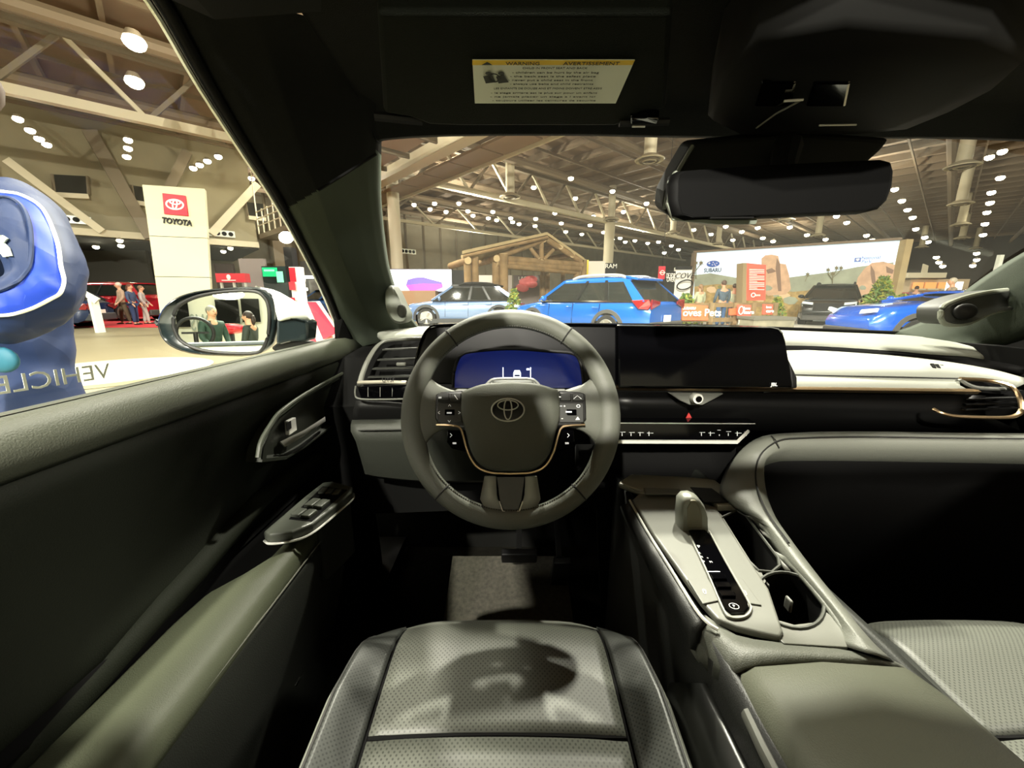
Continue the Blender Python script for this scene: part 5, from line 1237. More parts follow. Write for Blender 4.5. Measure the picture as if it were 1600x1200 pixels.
for px, py in ((693, 512), (899, 505), (684, 777), (912, 777)):
    v = wl(px, py); a = math.atan2(v.y, v.x); r_ = rim_row(a); g = G()
    g.tube([p * 1.0 + (p - Vector((0.1695 * math.cos(a), 0.1695 * math.sin(a), 0))) * 0.02 for p in r_], 0.0014, 5, closed=True, up=Vector((-math.sin(a), math.cos(a), 0))); wmk('rim_seam', g, STITCH)
g = G()
for i in range(240):        # stitch ring inside of the rim
    a = 2 * PI * i / 240
    if abs(math.cos(a)) > 0.80 and math.sin(a) > -0.25 and math.sin(a) < 0.55: continue
    p = Vector((0.1545 * math.cos(a), 0.1545 * math.sin(a), 0.007)); q = Vector((0.1545 * math.cos(a + 0.015), 0.1545 * math.sin(a + 0.015), 0.007))
    g.bar(p, q, 0.0016, 0.0016, up=(0, 0, 1))
wmk('stitching', g, mat('thread_grey', (70, 71, 66), 0.8), kind='stuff')
def pad(name, rows_, m, th=-0.012, parent=None, **k):
    g = G(); g.sheet([[wl(*p) for p in r] for r in rows_], (0, 0, th)); return wmk(name, g, m, parent, smooth=60, **k)
# leather side spokes, from the rim to the button pads
for s in (-1, 1):
    def fx(x): return 798 + s * (x - 798)
    R1 = [(fx(945), 566, 0.002), (fx(925), 592, 0.004), (fx(900), 606, 0.006), (fx(882), 610, 0.006)]
    R2 = [(fx(950), 600, 0.006), (fx(930), 614, 0.010), (fx(905), 624, 0.012), (fx(882), 628, 0.012)]
    R3 = [(fx(951), 640, 0.006), (fx(932), 640, 0.012), (fx(905), 642, 0.013), (fx(882), 645, 0.012)]
    R4 = [(fx(946), 690, 0.006), (fx(936), 672, 0.008), (fx(912), 664, 0.010), (fx(882), 662, 0.010)]
    R5 = [(fx(938), 724, 0.002), (fx(932), 694, 0.002), (fx(912), 672, 0.006), (fx(882), 668, 0.006)]
    pad('spoke', [R1, R2, R3, R4, R5], LEATHER, -0.014, sub=2)
# airbag cover: rounded shield, domed
out = [(722, 614), (735, 608), (758, 601), (798, 598), (838, 601), (862, 608), (872, 614), (874, 650), (866, 676), (858, 704), (846, 722), (828, 732), (798, 734), (768, 732), (750, 722), (738, 704), (730, 676), (722, 650)]
o3 = smooth_path([wl(x, y, 0) for x, y in out] + [wl(*out[0], 0)], 60)[:-1]
cc_ = wl(798, 662)
def ring(k, n): return [cc_ + (p - cc_) * k + Vector((0, 0, n)) for p in o3]
g = G(); g.loft([ring(1.0, 0.004), ring(1.0, 0.014), ring(0.985, 0.019), ring(0.93, 0.0235), ring(0.8, 0.028), ring(0.6, 0.031), ring(0.35, 0.033), ring(0.1, 0.034)], closed=True, caps=True); wmk('airbag_cover', g, mat('airbag_skin', (80, 82, 74), 0.5, spec=0.35, bump=(1000, 0.35)), smooth=180)
# emblem
ec = wl(794, 643, 0.033)
g = G(); g.lathe([(1.0, 0.0), (0.97, 0.14), (0.5, 0.16)], 32, Matrix.Translation(ec) @ Matrix.Diagonal((0.0265, 0.0185, 0.02, 1))); em = wmk('emblem', g, mat('emblem_dark', (22, 22, 21), 0.2, coat=0.5))
g = G(); ux, uy = Vector((1, 0, 0)), Vector((0, 1, 0)); e2 = ec + Vector((0, 0, 0.004))
g.ellring(e2, ux, uy, 0.0262, 0.0182, 0.0013); g.ellring(e2 + Vector((0, 0.001, 0)), ux, uy, 0.0062, 0.0165, 0.0010); g.ellring(e2 + Vector((0, 0.0075, 0)), ux, uy, 0.0165, 0.0078, 0.0010)
wmk('emblem_ring', g, SILVER, em)
# champagne trim line along the cover
for s in (-1, 1):
    def fx(x): return 798 + s * (x - 798)
    tp_ = smooth_path([wl(fx(911), 664, 0.014), wl(fx(890), 665, 0.015), wl(fx(876), 668, 0.015), wl(fx(870), 680, 0.015), wl(fx(862), 706, 0.015), wl(fx(849), 726, 0.015), wl(fx(829), 735, 0.014), wl(798, 737, 0.014)], 40)
    g = G(); g.tube(tp_, 0.0021, 6); wmk('champagne_trim', g, GOLD)
# button pads
def button(name, px0, py0, px1, py1, m, parent, n=0.017, h=0.003, bev=0.0012):
    g = G(); a, b = wl(px0, py0, n), wl(px1, py1, n); g.box((a + b) / 2, (abs(b.x - a.x), abs(b.y - a.y), h)); return wmk(name, g, m, parent, bevel=bev)
BTN = mat('button_grey', (46, 47, 45), 0.4, spec=0.4)
for s in (-1, 1):
    def fx(x): return 798 + s * (x - 798)
    g = G(); g.prism([wl(fx(x), y, 0.008) for x, y in ((872, 612), (905, 614), (913, 618), (913, 655), (905, 664), (868, 666), (874, 645))], (0, 0, 0.008)); bp_ = wmk('button_pad', g, mat('pad_black', (18, 18, 18), 0.3), smooth=0, bevel=0.0015)
    for (x0, x1) in ((874, 890), (892, 910)): button('button', fx(x0), 616, fx(x1), 628, BTN, bp_)
    button('button', fx(872), 631, fx(909), 661, BTN, bp_)
    button('centre_button', fx(883), 641, fx(898), 650, PIANO, bp_, 0.0195, 0.002)
    g = G()
    if s < 0:
        for px, py, dx, dy in ((705, 635, 0, 1), (705, 659, 0, -1), (689, 646, -1, 0), (720, 646, 1, 0)):
            c_ = wl(px, py, 0.0192); u = Vector((dx, dy, 0)) * 0.0016; v = Vector((-dy, dx, 0)) * 0.0022
            g.bar(c_ - u + v, c_ + u, 0.0006, 0.0004); g.bar(c_ + u, c_ - u - v, 0.0006, 0.0004)
        g.box(wl(705, 646.5, 0.021), (0.008, 0.0025, 0.0003)); g.bar(wl(712, 619, 0.019), wl(717, 626, 0.019), 0.0012, 0.0004); g.box(wl(690, 623, 0.019), (0.005, 0.003, 0.0004))
    else:
        g.box(wl(872, 622, 0.019), (0.006, 0.002, 0.0004)); g.tube([wl(894, 625, 0.019), wl(900, 620, 0.019), wl(906, 625, 0.019)], 0.0006, 4)
        g.box(wl(886, 645, 0.0210), (0.010, 0.0024, 0.0003)); g.ellring(wl(901, 636, 0.019), (1, 0, 0), (0, 1, 0), 0.0028, 0.0022, 0.0005); g.prism([wl(896, 657, 0.019), wl(903, 657, 0.019), wl(899.5, 652, 0.019)], (0, 0, 0.0004))
        g.box(wl(874, 636, 0.019), (0.005, 0.0008, 0.0004)); g.box(wl(880, 636, 0.019), (0.003, 0.0008, 0.0004)); g.box(wl(880, 636, 0.019), (0.0008, 0.003, 0.0004)); g.box(wl(876, 655, 0.019), (0.003, 0.0008, 0.0004))
    wmk('icon', g, ICON, bp_, smooth=0)
    # paddle / lower glossy switch block
    g = G(); g.prism([wl(fx(x), y, -0.004) for x, y in ((868, 672), (896, 672), (896, 690), (888, 700), (862, 706))], (0, 0, 0.010)); lo = wmk('lower_switch', g, PIANO, smooth=0, bevel=0.002)
    g = G(); c_ = wl(fx(886), 678, 0.008)
    g.bar(wl(fx(888) - 3, 677, 0.0075), wl(fx(888), 680, 0.0075), 0.0008, 0.0004); g.bar(wl(fx(888) - 3, 683, 0.0075), wl(fx(888), 680, 0.0075), 0.0008, 0.0004); g.box(wl(fx(884), 692, 0.0075), (0.006, 0.003, 0.0004)); wmk('icon', g, ICON, lo, smooth=0)
    g = G(); g.prism([wl(fx(x), y, -0.018) for x, y in ((868, 606), (884, 606), (892, 612), (890, 618), (866, 616))], (0, 0, 0.008)); wmk('shift_paddle', g, GREYP, smooth=0, bevel=0.002)
# lower spoke: two satin wings and a glossy well
WNG = mat('satin_wing', (128, 130, 124), 0.35, metal=0.3)
pad('lower_wing', [[(758, 742, 0.004), (752, 775, 0.006), (760, 790, 0.004), (776, 801, 0.002)], [(766, 741, 0.010), (766, 770, 0.010), (772, 786, 0.008), (783, 797, 0.004)], [(776, 742, 0.006), (777, 770, 0.006), (783, 786, 0.005), (790, 793, 0.002)]], WNG)
pad('lower_wing', [[(838, 742, 0.004), (843, 775, 0.006), (836, 790, 0.004), (820, 801, 0.002)], [(830, 741, 0.010), (830, 770, 0.010), (824, 786, 0.008), (813, 797, 0.004)], [(820, 742, 0.006), (819, 770, 0.006), (813, 786, 0.005), (806, 793, 0.002)]], WNG)
g = G(); g.prism([wl(x, y, -0.004) for x, y in ((774, 740), (822, 740), (817, 776), (810, 796), (786, 796), (779, 776))], (0, 0, 0.008)); wmk('lower_insert', g, PIANO, smooth=0, bevel=0.003)
g = G(); g.tube([wl(781, 778, 0.006), wl(786, 792, 0.007), (wl(798, 795, 0.007)), wl(811, 792, 0.007), wl(816, 778, 0.006)], 0.0012, 6); wmk('insert_edge', g, SILVER)
# back of the hub
g = G(); g.lathe([(0.045, -0.10), (0.06, -0.03), (0.062, 0.0), (0.05, 0.006)], 28, Matrix.Translation(wl(798, 665))); wmk('hub_back', g, BLKP)
# ---- column with its stalks
t = empty('steering_column', SO + SN * -0.12, 'black steering column cover with a stalk on either side', 'steering column')
def cw(px, py, n): return SO + SX * ((px - 798) / PM) + SU * ((649 - py) / PM) + SN * n
g = G(); g.loft([[cw(798 + 62 * math.cos(a), 655 - 50 * math.sin(a), n) for a in [2 * PI * k / 20 for k in range(20)]] for n in (-0.045, -0.10, -0.22)], closed=True, caps=True); mk('cover', g, BLKP, t, smooth=40)
g = G(); g.tube(smooth_path([cw(742, 622, -0.06), cw(700, 612, -0.05), cw(672, 606, -0.045), cw(660, 604, -0.045)], 10), [0.007, 0.007, 0.0075, 0.009, 0.0095, 0.0098, 0.0098, 0.0095, 0.009, 0.006], 12); mk('indicator_stalk', g, GREYP, t, smooth=180)
g = G(); g.tube(smooth_path([cw(854, 622, -0.06), cw(890, 612, -0.05), cw(918, 604, -0.045), cw(934, 600, -0.045)], 10), [0.007, 0.007, 0.0075, 0.009, 0.0095, 0.0098, 0.0098, 0.0095, 0.009, 0.006], 12); mk('wiper_stalk', g, GREYP, t, smooth=180)

# ---- dashboard --------------------------------------------------------------
DASH = empty('dashboard', (0.35, 1.0, 0.9), 'wide grey soft dashboard with champagne strip, air vents and glossy panel', 'dashboard')
# dark inner block that everything sits on
rows = [[(-0.50, 1.27, 0.60), (-0.50, 0.86, 0.62), (-0.50, 0.86, 0.90), (-0.50, 0.98, 1.00), (-0.50, 1.26, 1.02)], [(1.22, 1.27, 0.60), (1.22, 0.98, 0.62), (1.22, 0.98, 0.90), (1.22, 1.04, 0.95), (1.22, 1.26, 1.02)]]
g = G(); g.loft(rows, closed=True, caps=True); mk('inner_block', g, BLKM, DASH, smooth=0)
strip('top_pad', [[(560, 512, 1.20), (660, 508, 1.21), (800, 507, 1.22), (1050, 508, 1.23), (1250, 514, 1.21), (1400, 519, 1.17), (1460, 524, 1.13), (1520, 535, 1.06)],
                  [(575, 514, 1.15), (660, 511, 1.14), (800, 509, 1.14), (1050, 512, 1.13), (1250, 519, 1.12), (1400, 527, 1.09), (1465, 533, 1.06), (1530, 545, 1.0)],
                  [(590, 519, 1.08), (660, 516, 1.06), (800, 514, 1.05), (1050, 520, 1.02), (1250, 529, 1.02), (1400, 537, 1.00), (1470, 543, 0.98), (1540, 553, 0.95)],
                  [(595, 527, 1.02), (660, 525, 1.0), (800, 524, 0.97), (1050, 530, 0.96), (1250, 537, 0.97), (1400, 545, 0.96), (1475, 550, 0.94), (1550, 558, 0.92)]], PAD, DASH, 34, th=(0, 0.02, -0.03), sub=1, smooth=180)
strip('crease_strip', [[(960, 532, 0.985), (1250, 538, 0.985), (1400, 546, 0.975), (1475, 552, 0.955), (1600, 572, 0.90)], [(960, 545, 0.98), (1250, 549, 0.975), (1400, 557, 0.96), (1475, 563, 0.94), (1600, 584, 0.88)]], BLKM, DASH, 20, smooth=180)  # matte black strip along the crease between top and middle pads
strip('middle_pad', [[(1180, 545, 0.985), (1240, 546, 0.98), (1320, 550, 0.965), (1400, 556, 0.95), (1480, 565, 0.92), (1550, 577, 0.88), (1600, 590, 0.84)],
                     [(1180, 556, 0.955), (1240, 557, 0.95), (1320, 560, 0.94), (1400, 565, 0.92), (1480, 572, 0.89), (1550, 582, 0.86), (1600, 594, 0.82)],
                     [(1180, 584, 0.88), (1240, 584, 0.88), (1320, 586, 0.87), (1400, 588, 0.86), (1480, 590, 0.85), (1550, 592, 0.84), (1600, 600, 0.81)]], PAD, DASH, 30, th=(0, 0.02, -0.02), smooth=180)
g = G(); g.tube(smooth_path([D(1236, 585.5, 0.874), D(1320, 587.5, 0.864), D(1400, 589, 0.854), D(1480, 591, 0.845), D(1545, 592.5, 0.837)], 14), 0.0016, 5); mk('pad_seam', g, STITCH, DASH)
strip('lower_pad', [[(1200, 587, 0.875), (1320, 588, 0.865), (1400, 590, 0.855), (1480, 592, 0.845), (1500, 592, 0.842)], [(1200, 597, 0.855), (1320, 598, 0.85), (1400, 599, 0.845), (1480, 600, 0.838), (1500, 602, 0.835)], [(1200, 609, 0.85), (1320, 609, 0.845), (1400, 610, 0.84), (1480, 611, 0.83), (1520, 612, 0.825)]], PAD, DASH, 24, smooth=180)
for k in range(9):      # small defroster slots by the right pillar
    x = 1456 + k * 7; g = G(); g.bar(D(x, 569 + k * 0.9, 0.898), D(x + 4, 575 + k * 0.9, 0.885), 0.006, 0.004); mk('defroster_slot', g, BLKM, DASH, smooth=0)
# champagne strip across
g = G(); cs = smooth_path([D(940, 606, 0.805), D(1040, 607.5, 0.808), D(1240, 609, 0.812), D(1400, 611, 0.812), D(1528, 612.5, 0.81)], 20)
g.sheet([[p + Vector((0, 0, 0.0045)) for p in cs], [p + Vector((0, -0.006, 0.002)) for p in cs], [p + Vector((0, 0, -0.0045)) for p in cs]], (0, 0.012, 0)); mk('champagne_strip', g, GOLD, DASH, smooth=40)
# glossy black fascia beneath it
strip('fascia', [[(940, 613, 0.815), (1240, 614, 0.82), (1400, 616, 0.82), (1540, 618, 0.815)], [(940, 640, 0.835), (1240, 645, 0.84), (1400, 648, 0.835), (1540, 648, 0.83)], [(940, 668, 0.86), (1240, 672, 0.86), (1400, 674, 0.85), (1600, 676, 0.84)]], mat('fascia_black', (6, 6, 6), 0.35, spec=0.2), DASH, 20, smooth=180)
# power button on its grey shield
g = G(); g.prism([D(1045, 614, 0.806), D(1132, 615, 0.806), D(1112, 626, 0.81), (D(1098, 633, 0.812)), D(1078, 633, 0.812), D(1062, 626, 0.81)], (0, 0.01, 0)); pb = mk('power_button_shield', g, GREYP, DASH, smooth=0, bevel=0.002)
c_ = D(1088, 623, 0.802); g = G(); g.cyl(c_ + Vector((0, 0.008, 0)), c_ + Vector((0, -0.008, 0.002)), 0.0115, 0.0105, n=24); mk('power_button', g, SILVER, pb)
g = G(); g.cyl(c_ + Vector((0.001, -0.007, 0.001)), c_ + Vector((0.001, -0.0095, 0.0015)), 0.0065, n=20); mk('button_face', g, PIANO, pb)
g = G(); g.prism([D(1072, 653, 0.828), D(1081, 653, 0.828), D(1076.5, 645, 0.828)], (0, 0.002, 0)); mk('hazard_button', g, mat('hazard_red', (140, 30, 28), 0.4, emit=0.1), DASH, smooth=0)
# climate panel
g = G(); g.prism([D(950, 659, 0.80), D(1182, 660, 0.80), D(1168, 668, 0.80), D(1150, 690, 0.80), D(950, 690, 0.80)], (0, 0.03, 0)); cp = mk('climate_panel', g, PIANO, DASH, smooth=0, bevel=0.002)
g = G(); g.bar(D(950, 690, 0.795), D(1152, 690.5, 0.795), 0.006, 0.006); g.bar(D(1152, 690.5, 0.795), D(1170, 673, 0.797), 0.004, 0.005); g.bar(D(955, 661, 0.797), D(1180, 662, 0.797), 0.001, 0.002); mk('chrome_edge', g, SILVER, cp, smooth=0)
rnd = random.Random(5)
for k in range(14):
    x = 972 + k * 14 + (12 if k > 3 else 0)
    if 1020 < x < 1090: continue
    g = G(); h = rnd.uniform(2, 7); g.bar(D(x, 681, 0.798), D(x, 681 - h, 0.798), 0.0011, 0.001); g.bar(D(x - 3, 670 + h, 0.798), D(x + h, 670 + h, 0.798), 0.0008, 0.0008); mk('switch_icon', g, ICON, cp, smooth=0)
# right vent
t = empty('air_vent', D(1530, 625, 0.82), 'right corner air vent with champagne lower lip', 'vent')
g = G(); g.prism([D(1468, 634, 0.85), D(1520, 615, 0.85), D(1600, 610, 0.85), D(1610, 650, 0.85), D(1500, 650, 0.85)], (0, 0.05, 0)); mk('vent_cavity', g, BLKM, t, smooth=0)
g = G(); g.tube(smooth_path([D(1458, 639, 0.80), D(1470, 645, 0.79), D(1490, 650, 0.785), (D(1530, 652, 0.78)), D(1575, 652, 0.775), D(1592, 647, 0.775), D(1596, 640, 0.777)], 24), 0.0048, 8, flat=0.7); mk('lower_lip', g, GOLD, t)
g = G(); g.tube(smooth_path([D(1500, 592, 0.83), D(1540, 594, 0.825), D(1572, 600, 0.81), D(1586, 610, 0.80), D(1594, 625, 0.79), D(1597, 642, 0.778)], 20), 0.0042, 8); mk('upper_lip', g, GOLD, t)
g = G(); g.tube(smooth_path([D(1500, 592, 0.83), D(1510, 600, 0.83), D(1530, 606, 0.83), D(1570, 608, 0.825)], 14), 0.004, 6); mk('inner_lip', g, GREYP, t)
for y in (622, 630, 638): g = G(); g.bar(D(1505, y + 1, 0.822), D(1588, y - 1, 0.815), 0.012, 0.0025); mk('slat', g, BLKP, t, smooth=0)
g = G(); g.prism([D(1498, 592, 0.84), D(1580, 600, 0.84), D(1590, 618, 0.83), D(1530, 613, 0.84), D(1510, 606, 0.84)], (0, 0.03, 0)); mk('upper_slot', g, BLKM, t, smooth=0)
# left vent
t = empty('air_vent', D(605, 565, 0.92), 'left corner air vent with horizontal slats and grey frame', 'vent')
g = G(); g.prism([D(566, 600, 0.93), D(575, 566, 0.96), D(604, 534, 0.99), D(660, 530, 0.97), D(655, 600, 0.90)], (0, 0.04, 0)); mk('vent_cavity', g, BLKM, t, smooth=0)
g = G(); g.tube(smooth_path([D(562, 602, 0.88), D(566, 585, 0.90), D(575, 563, 0.92), D(588, 543, 0.94), D(603, 533, 0.95), D(630, 530, 0.94), D(664, 529, 0.92)], 24), 0.0065, 8, flat=0.7); mk('vent_frame', g, GREYP, t)
for x0, y in ((600, 546), (592, 562), (584, 576), (577, 589)): g = G(); g.bar(D(x0, y, 0.915), D(652, y - 2, 0.89), 0.014, 0.003); mk('slat', g, mat('slat_grey', (52, 53, 50), 0.4), t, smooth=0)
g = G(); g.box(D(627, 569, 0.885), (0.022, 0.006, 0.008)); mk('slat_tab', g, GREYP, t, bevel=0.002)
g = G(); g.tube([D(560, 598, 0.86), D(600, 597, 0.845), D(636, 598, 0.835)], 0.0055, 8, flat=0.8); mk('champagne_edge', g, mat('satin_light', (170, 165, 150), 0.35, metal=0.6), t)
text('edge_lettering', 'UTSF', 0.013, frame(D(607, 594, 0.836), (1, 0, 0), (0, 0.2, 1)), BLKP, t, 0.0003)
g = G(); g.prism([D(558, 604, 0.865), D(636, 602, 0.84), D(634, 622, 0.84), D(564, 623, 0.865)], (0, 0.02, 0)); ls = mk('switch_panel', g, PIANO, t, smooth=0, bevel=0.002)
g = G(); g.tube(smooth_path([D(556, 603, 0.862), D(555, 614, 0.862), D(561, 623, 0.86), D(600, 624, 0.85), D(636, 623, 0.838)], 16), 0.002, 6); mk('switch_edge', g, GREYP, t)
for x in (575, 594, 613): g = G(); g.bar(D(x, 605, 0.848), D(x, 620, 0.848), 0.0012, 0.001); mk('switch_gap', g, GREYP, ls, smooth=0)
# left top corner of the dash and lower left knee bolster
strip('side_fascia', [[(556, 626, 0.88), (600, 627, 0.87), (700, 627, 0.86)], [(552, 640, 0.90), (600, 640, 0.89), (700, 640, 0.88)], [(550, 655, 0.91), (600, 655, 0.90), (700, 655, 0.89)]], BLKP, DASH, 10, smooth=180)
strip('knee_bolster', [[(550, 656, 0.88), (600, 655, 0.87), (660, 654, 0.86), (760, 654, 0.86)], [(548, 664, 0.83), (600, 662, 0.82), (660, 661, 0.81), (760, 661, 0.81)], [(548, 674, 0.82), (600, 672, 0.81), (660, 671, 0.80), (760, 671, 0.80)], [(556, 690, 0.83), (600, 692, 0.83), (660, 694, 0.83), (760, 696, 0.83)], [(570, 740, 0.87), (600, 745, 0.87), (660, 750, 0.87), (760, 750, 0.87)]], mat('bolster_grey', (44, 46, 41), 0.55, bump=(700, 0.3)), DASH, 16, smooth=180)
g = G(); g.tube([D(560, 672.5, 0.812), D(610, 671.5, 0.802), D(660, 670.5, 0.795)], 0.0014, 5); mk('pad_seam', g, STITCH, DASH)
strip('lower_cover', [[(900, 694, 0.83), (1000, 694, 0.83), (1150, 694, 0.83)], [(900, 760, 0.93), (1000, 760, 0.95), (1150, 760, 0.93)]], BLKM, DASH, 8, smooth=180)
# instrument hood and screens
t = empty('instrument_cluster', D(812, 560, 0.80), 'curved instrument cluster glowing deep blue behind the steering wheel', 'instrument cluster')
hl = [(640, 600), (648, 560), (656, 530), (668, 513), (690, 507), (760, 505), (964, 508), (964, 606)]
g = G(); g.prism([D(x, y, 0.805) for x, y in hl], (0, 0.03, 0)); mk('panel', g, mat('cluster_black', (4, 4, 5), 0.3, spec=0.15), t, smooth=0, bevel=0.004)
g = G(); g.tube(smooth_path([D(650, 560, 0.80), D(658, 533, 0.80), D(669, 514, 0.80), D(690, 508, 0.80), D(800, 506, 0.80), D(964, 508, 0.80)], 24), 0.0022, 6); mk('panel_edge', g, PIANO, t)
SB = bpy.data.materials.new('cluster_blue'); SB.use_nodes = True; nt = SB.node_tree; b_ = nt.nodes['Principled BSDF']
b_.inputs['Base Color'].default_value = (0.002, 0.003, 0.01, 1); b_.inputs['Roughness'].default_value = 0.15
tc = nt.nodes.new('ShaderNodeTexCoord'); mp = nt.nodes.new('ShaderNodeMapping'); gr = nt.nodes.new('ShaderNodeTexGradient'); gr.gradient_type = 'SPHERICAL'; rp = nt.nodes.new('ShaderNodeValToRGB')
mp.inputs['Scale'].default_value = (5.5, 1, 13); mp.inputs['Location'].default_value = (0.0, 0, 0.35)
nt.links.new(tc.outputs['Object'], mp.inputs[0]); nt.links.new(mp.outputs[0], gr.inputs[0]); nt.links.new(gr.outputs['Fac'], rp.inputs[0]); nt.links.new(rp.outputs[0], b_.inputs['Emission Color'])
rp.color_ramp.elements[0].color = (*srgb((7, 16, 84)), 1); rp.color_ramp.elements[1].color = (*srgb((22, 44, 120)), 1); b_.inputs['Emission Strength'].default_value = 0.5
sc_ = smooth_path([D(x, y, 0.797) for x, y in ((708, 606), (709, 586), (714, 565), (722, 554), (740, 549), (798, 545), (860, 549), (893, 552), (905, 562), (910, 584), (912, 606))], 40)
g = G(); g.prism(sc_, (0, 0.004, 0)); o = mk('screen', g, None, t, smooth=0); o.data.materials.append(SB)
g = G(); g.tube(sc_[::1], 0.0035, 6); mk('screen_bezel', g, BLKP, t)
WE = mat('screen_icon', (225, 232, 255), 0.5, emit=1.6)
for x in (786, 829): g = G(); g.bar(D(x, 574, 0.793), D(x, 590, 0.793), 0.002, 0.0005); mk('lane_line', g, WE, o, smooth=0)
g = G(); g.prism([D(x, y, 0.793) for x, y in ((802, 589), (802, 583), (804, 578.5), (812, 578.5), (814, 583), (814, 589))], (0, 0.001, 0)); mk('car_icon', g, WE, o, smooth=0)
g = G(); g.prism([D(x, y, 0.792) for x, y in ((804, 588), (804, 585.5), (812, 585.5), (812, 588))], (0, 0.0005, 0)); mk('icon_gap', g, mat('icon_blue', (10, 20, 80), 0.5), o, smooth=0)
g = G(); g.box(D(825, 577, 0.793), (0.006, 0.0005, 0.004)); mk('limit_icon', g, WE, o, smooth=0)
g = G(); g.tube(smooth_path([D(757, 606, 0.72), D(765, 596, 0.72), D(775, 592.5, 0.72), D(800, 592, 0.72), D(828, 592.5, 0.72), D(838, 597, 0.72), D(845, 606, 0.72)], 24), 0.0028, 8); g.prism([D(762, 606, 0.725), D(770, 596, 0.725), D(832, 596, 0.725), D(842, 606, 0.725)], (0, 0.02, 0)); mk('driver_monitor', g, mat('monitor_grey', (120, 122, 116), 0.4), t)
t = empty('touchscreen', D(1100, 558, 0.79), 'wide black glossy touchscreen standing on the dashboard, switched off', 'screen')
def rrect(pts, d, th, name, m, parent, bev=0.004):
    g = G(); g.prism([D(x, y, d) for x, y in pts], (0, th, 0)); return mk(name, g, m, parent, smooth=0, bevel=bev)
rrect([(966, 508), (1205, 511), (1217, 513), (1224, 520), (1228, 532), (1240, 606), (966, 606)], 0.795, 0.022, 'glass_panel', PIANO, t)
g = G(); g.tube([D(968, 508.5, 0.793), D(1204, 511.5, 0.793), D(1216, 514, 0.793), D(1223, 521, 0.793)], 0.0012, 6); mk('top_edge', g, GREYP, t)
rrect([(1232, 560), (1246, 590), (1246, 607), (1238, 607)], 0.80, 0.05, 'screen_foot', BLKP, t, 0.003)
text('maker_mark', 'JBL', 0.010, frame(D(1210, 601, 0.7925), (1, 0, 0), (0, 0, 1)), ICON, t, 0.0002, bold=0.0003)
# tweeter pods
t = empty('tweeter', D(620, 475, 1.0), 'small grey tweeter pod at the foot of the left pillar', 'speaker')
op = smooth_path([D(x, y, 1.0) for x, y in ((606, 448), (613, 446), (621, 458), (630, 478), (637, 492), (634, 503), (624, 506), (612, 500), (603, 480), (602, 458), (606, 448))], 30)[:-1]
c_ = sum(op, Vector()) / len(op)
g = G(); g.loft([[p + Vector((0, 0.05, 0)) for p in op], op, [c_ + (p - c_) * 0.86 + Vector((0.004, -0.012, 0)) for p in op], [c_ + (p - c_) * 0.5 + Vector((0.004, -0.014, 0)) for p in op]], closed=True, caps=True); mk('pod', g, mat('pod_grey', (92, 96, 86), 0.6), t, smooth=50)
c2 = D(628, 486, 0.985); g = G(); g.ball(c2, 0.016, 14, 8, (0.8, 0.5, 1.1)); mk('grille', g, mat('grille_grey', (60, 62, 56), 0.7, bump=(1500, 0.5, 'perf')), t, smooth=180)
t = empty('tweeter', D(1500, 488, 0.97), 'grey tweeter pod with bright ring on the right pillar', 'speaker')
rg = smooth_path([D(x, y, 0.965) for x, y in ((1470, 497), (1471, 482), (1482, 474), (1510, 464), (1550, 456), (1600, 452), (1640, 455), (1640, 475), (1590, 480), (1545, 490), (1515, 504), (1490, 508), (1475, 505), (1470, 497))], 40)[:-1]
c_ = sum(rg, Vector()) / len(rg)
g = G(); g.loft([[p + Vector((0, 0.06, 0)) for p in rg], rg, [c_ + (p - c_) * 0.9 + Vector((0, -0.008, 0)) for p in rg], [c_ + (p - c_) * 0.4 + Vector((0, 0.0, 0)) for p in rg]], closed=True, caps=True); mk('pod', g, mat('pod_dark', (40, 42, 38), 0.6), t, smooth=50)
g = G(); g.tube(rg, 0.006, 8, closed=True); mk('ring', g, mat('pod_ring', (120, 124, 112), 0.45), t)
c2 = D(1508, 487, 0.952); g = G(); g.ball(c2, 0.02, 14, 8, (1.5, 0.5, 1.0)); mk('grille', g, BLKP, t, smooth=180)
g = G(); g.box(D(1581, 467, 0.945), (0.016, 0.002, 0.012)); mk('badge', g, CHROME, t, smooth=0)
# dark right corner below the pillar (passenger door top)
g = G(); g.sheet([[D(1480, 545, 1.06), D(1540, 550, 1.02), D(1640, 520, 0.9), D(1800, 470, 0.8)], [D(1560, 590, 0.94), D(1600, 600, 0.90), D(1680, 600, 0.82), D(1900, 600, 0.72)], [D(1600, 680, 0.90), D(1640, 690, 0.86), D(1760, 720, 0.76), D(2000, 780, 0.64)]], (0.02, 0.02, 0)); tag(mk('passenger_door', g, SHELLM, smooth=180), 'dark passenger door trim at the right edge of the cabin', 'car door')
# ================================================================= DRIVER'S DOOR
DOOR = empty('driver_door', (-0.5, 0.3, 0.6), "driver's door trim of grey soft panels with armrest, handle and window switches", 'car door')
YS = [-0.9, -0.5, -0.2, 0.05, 0.2, 0.36, 0.5, 0.65, 0.8, 0.95, 1.06, 1.14]
def taper(y): return max(0, (y - 0.85) / 0.3) ** 2 * 0.05      # the panel turns towards the dash at the front
def prof(pts, dy=0): return [[Vector((x + taper(y) * (0.7 if x > -0.5 else 1), y, z + dz(y))) for (x, z) in pts] for y in YS]
def dz(y): return 0.0
def dsheet(name, pts, m, th=-0.015, ys=YS, parent=None, **k):
    rows = [[Vector((x, y, z)) for (x, z) in pts] for y in ys]
    g = G(); g.sheet(rows, (th, 0, 0)); return mk(name, g, m, parent or DOOR, smooth=180, **k)
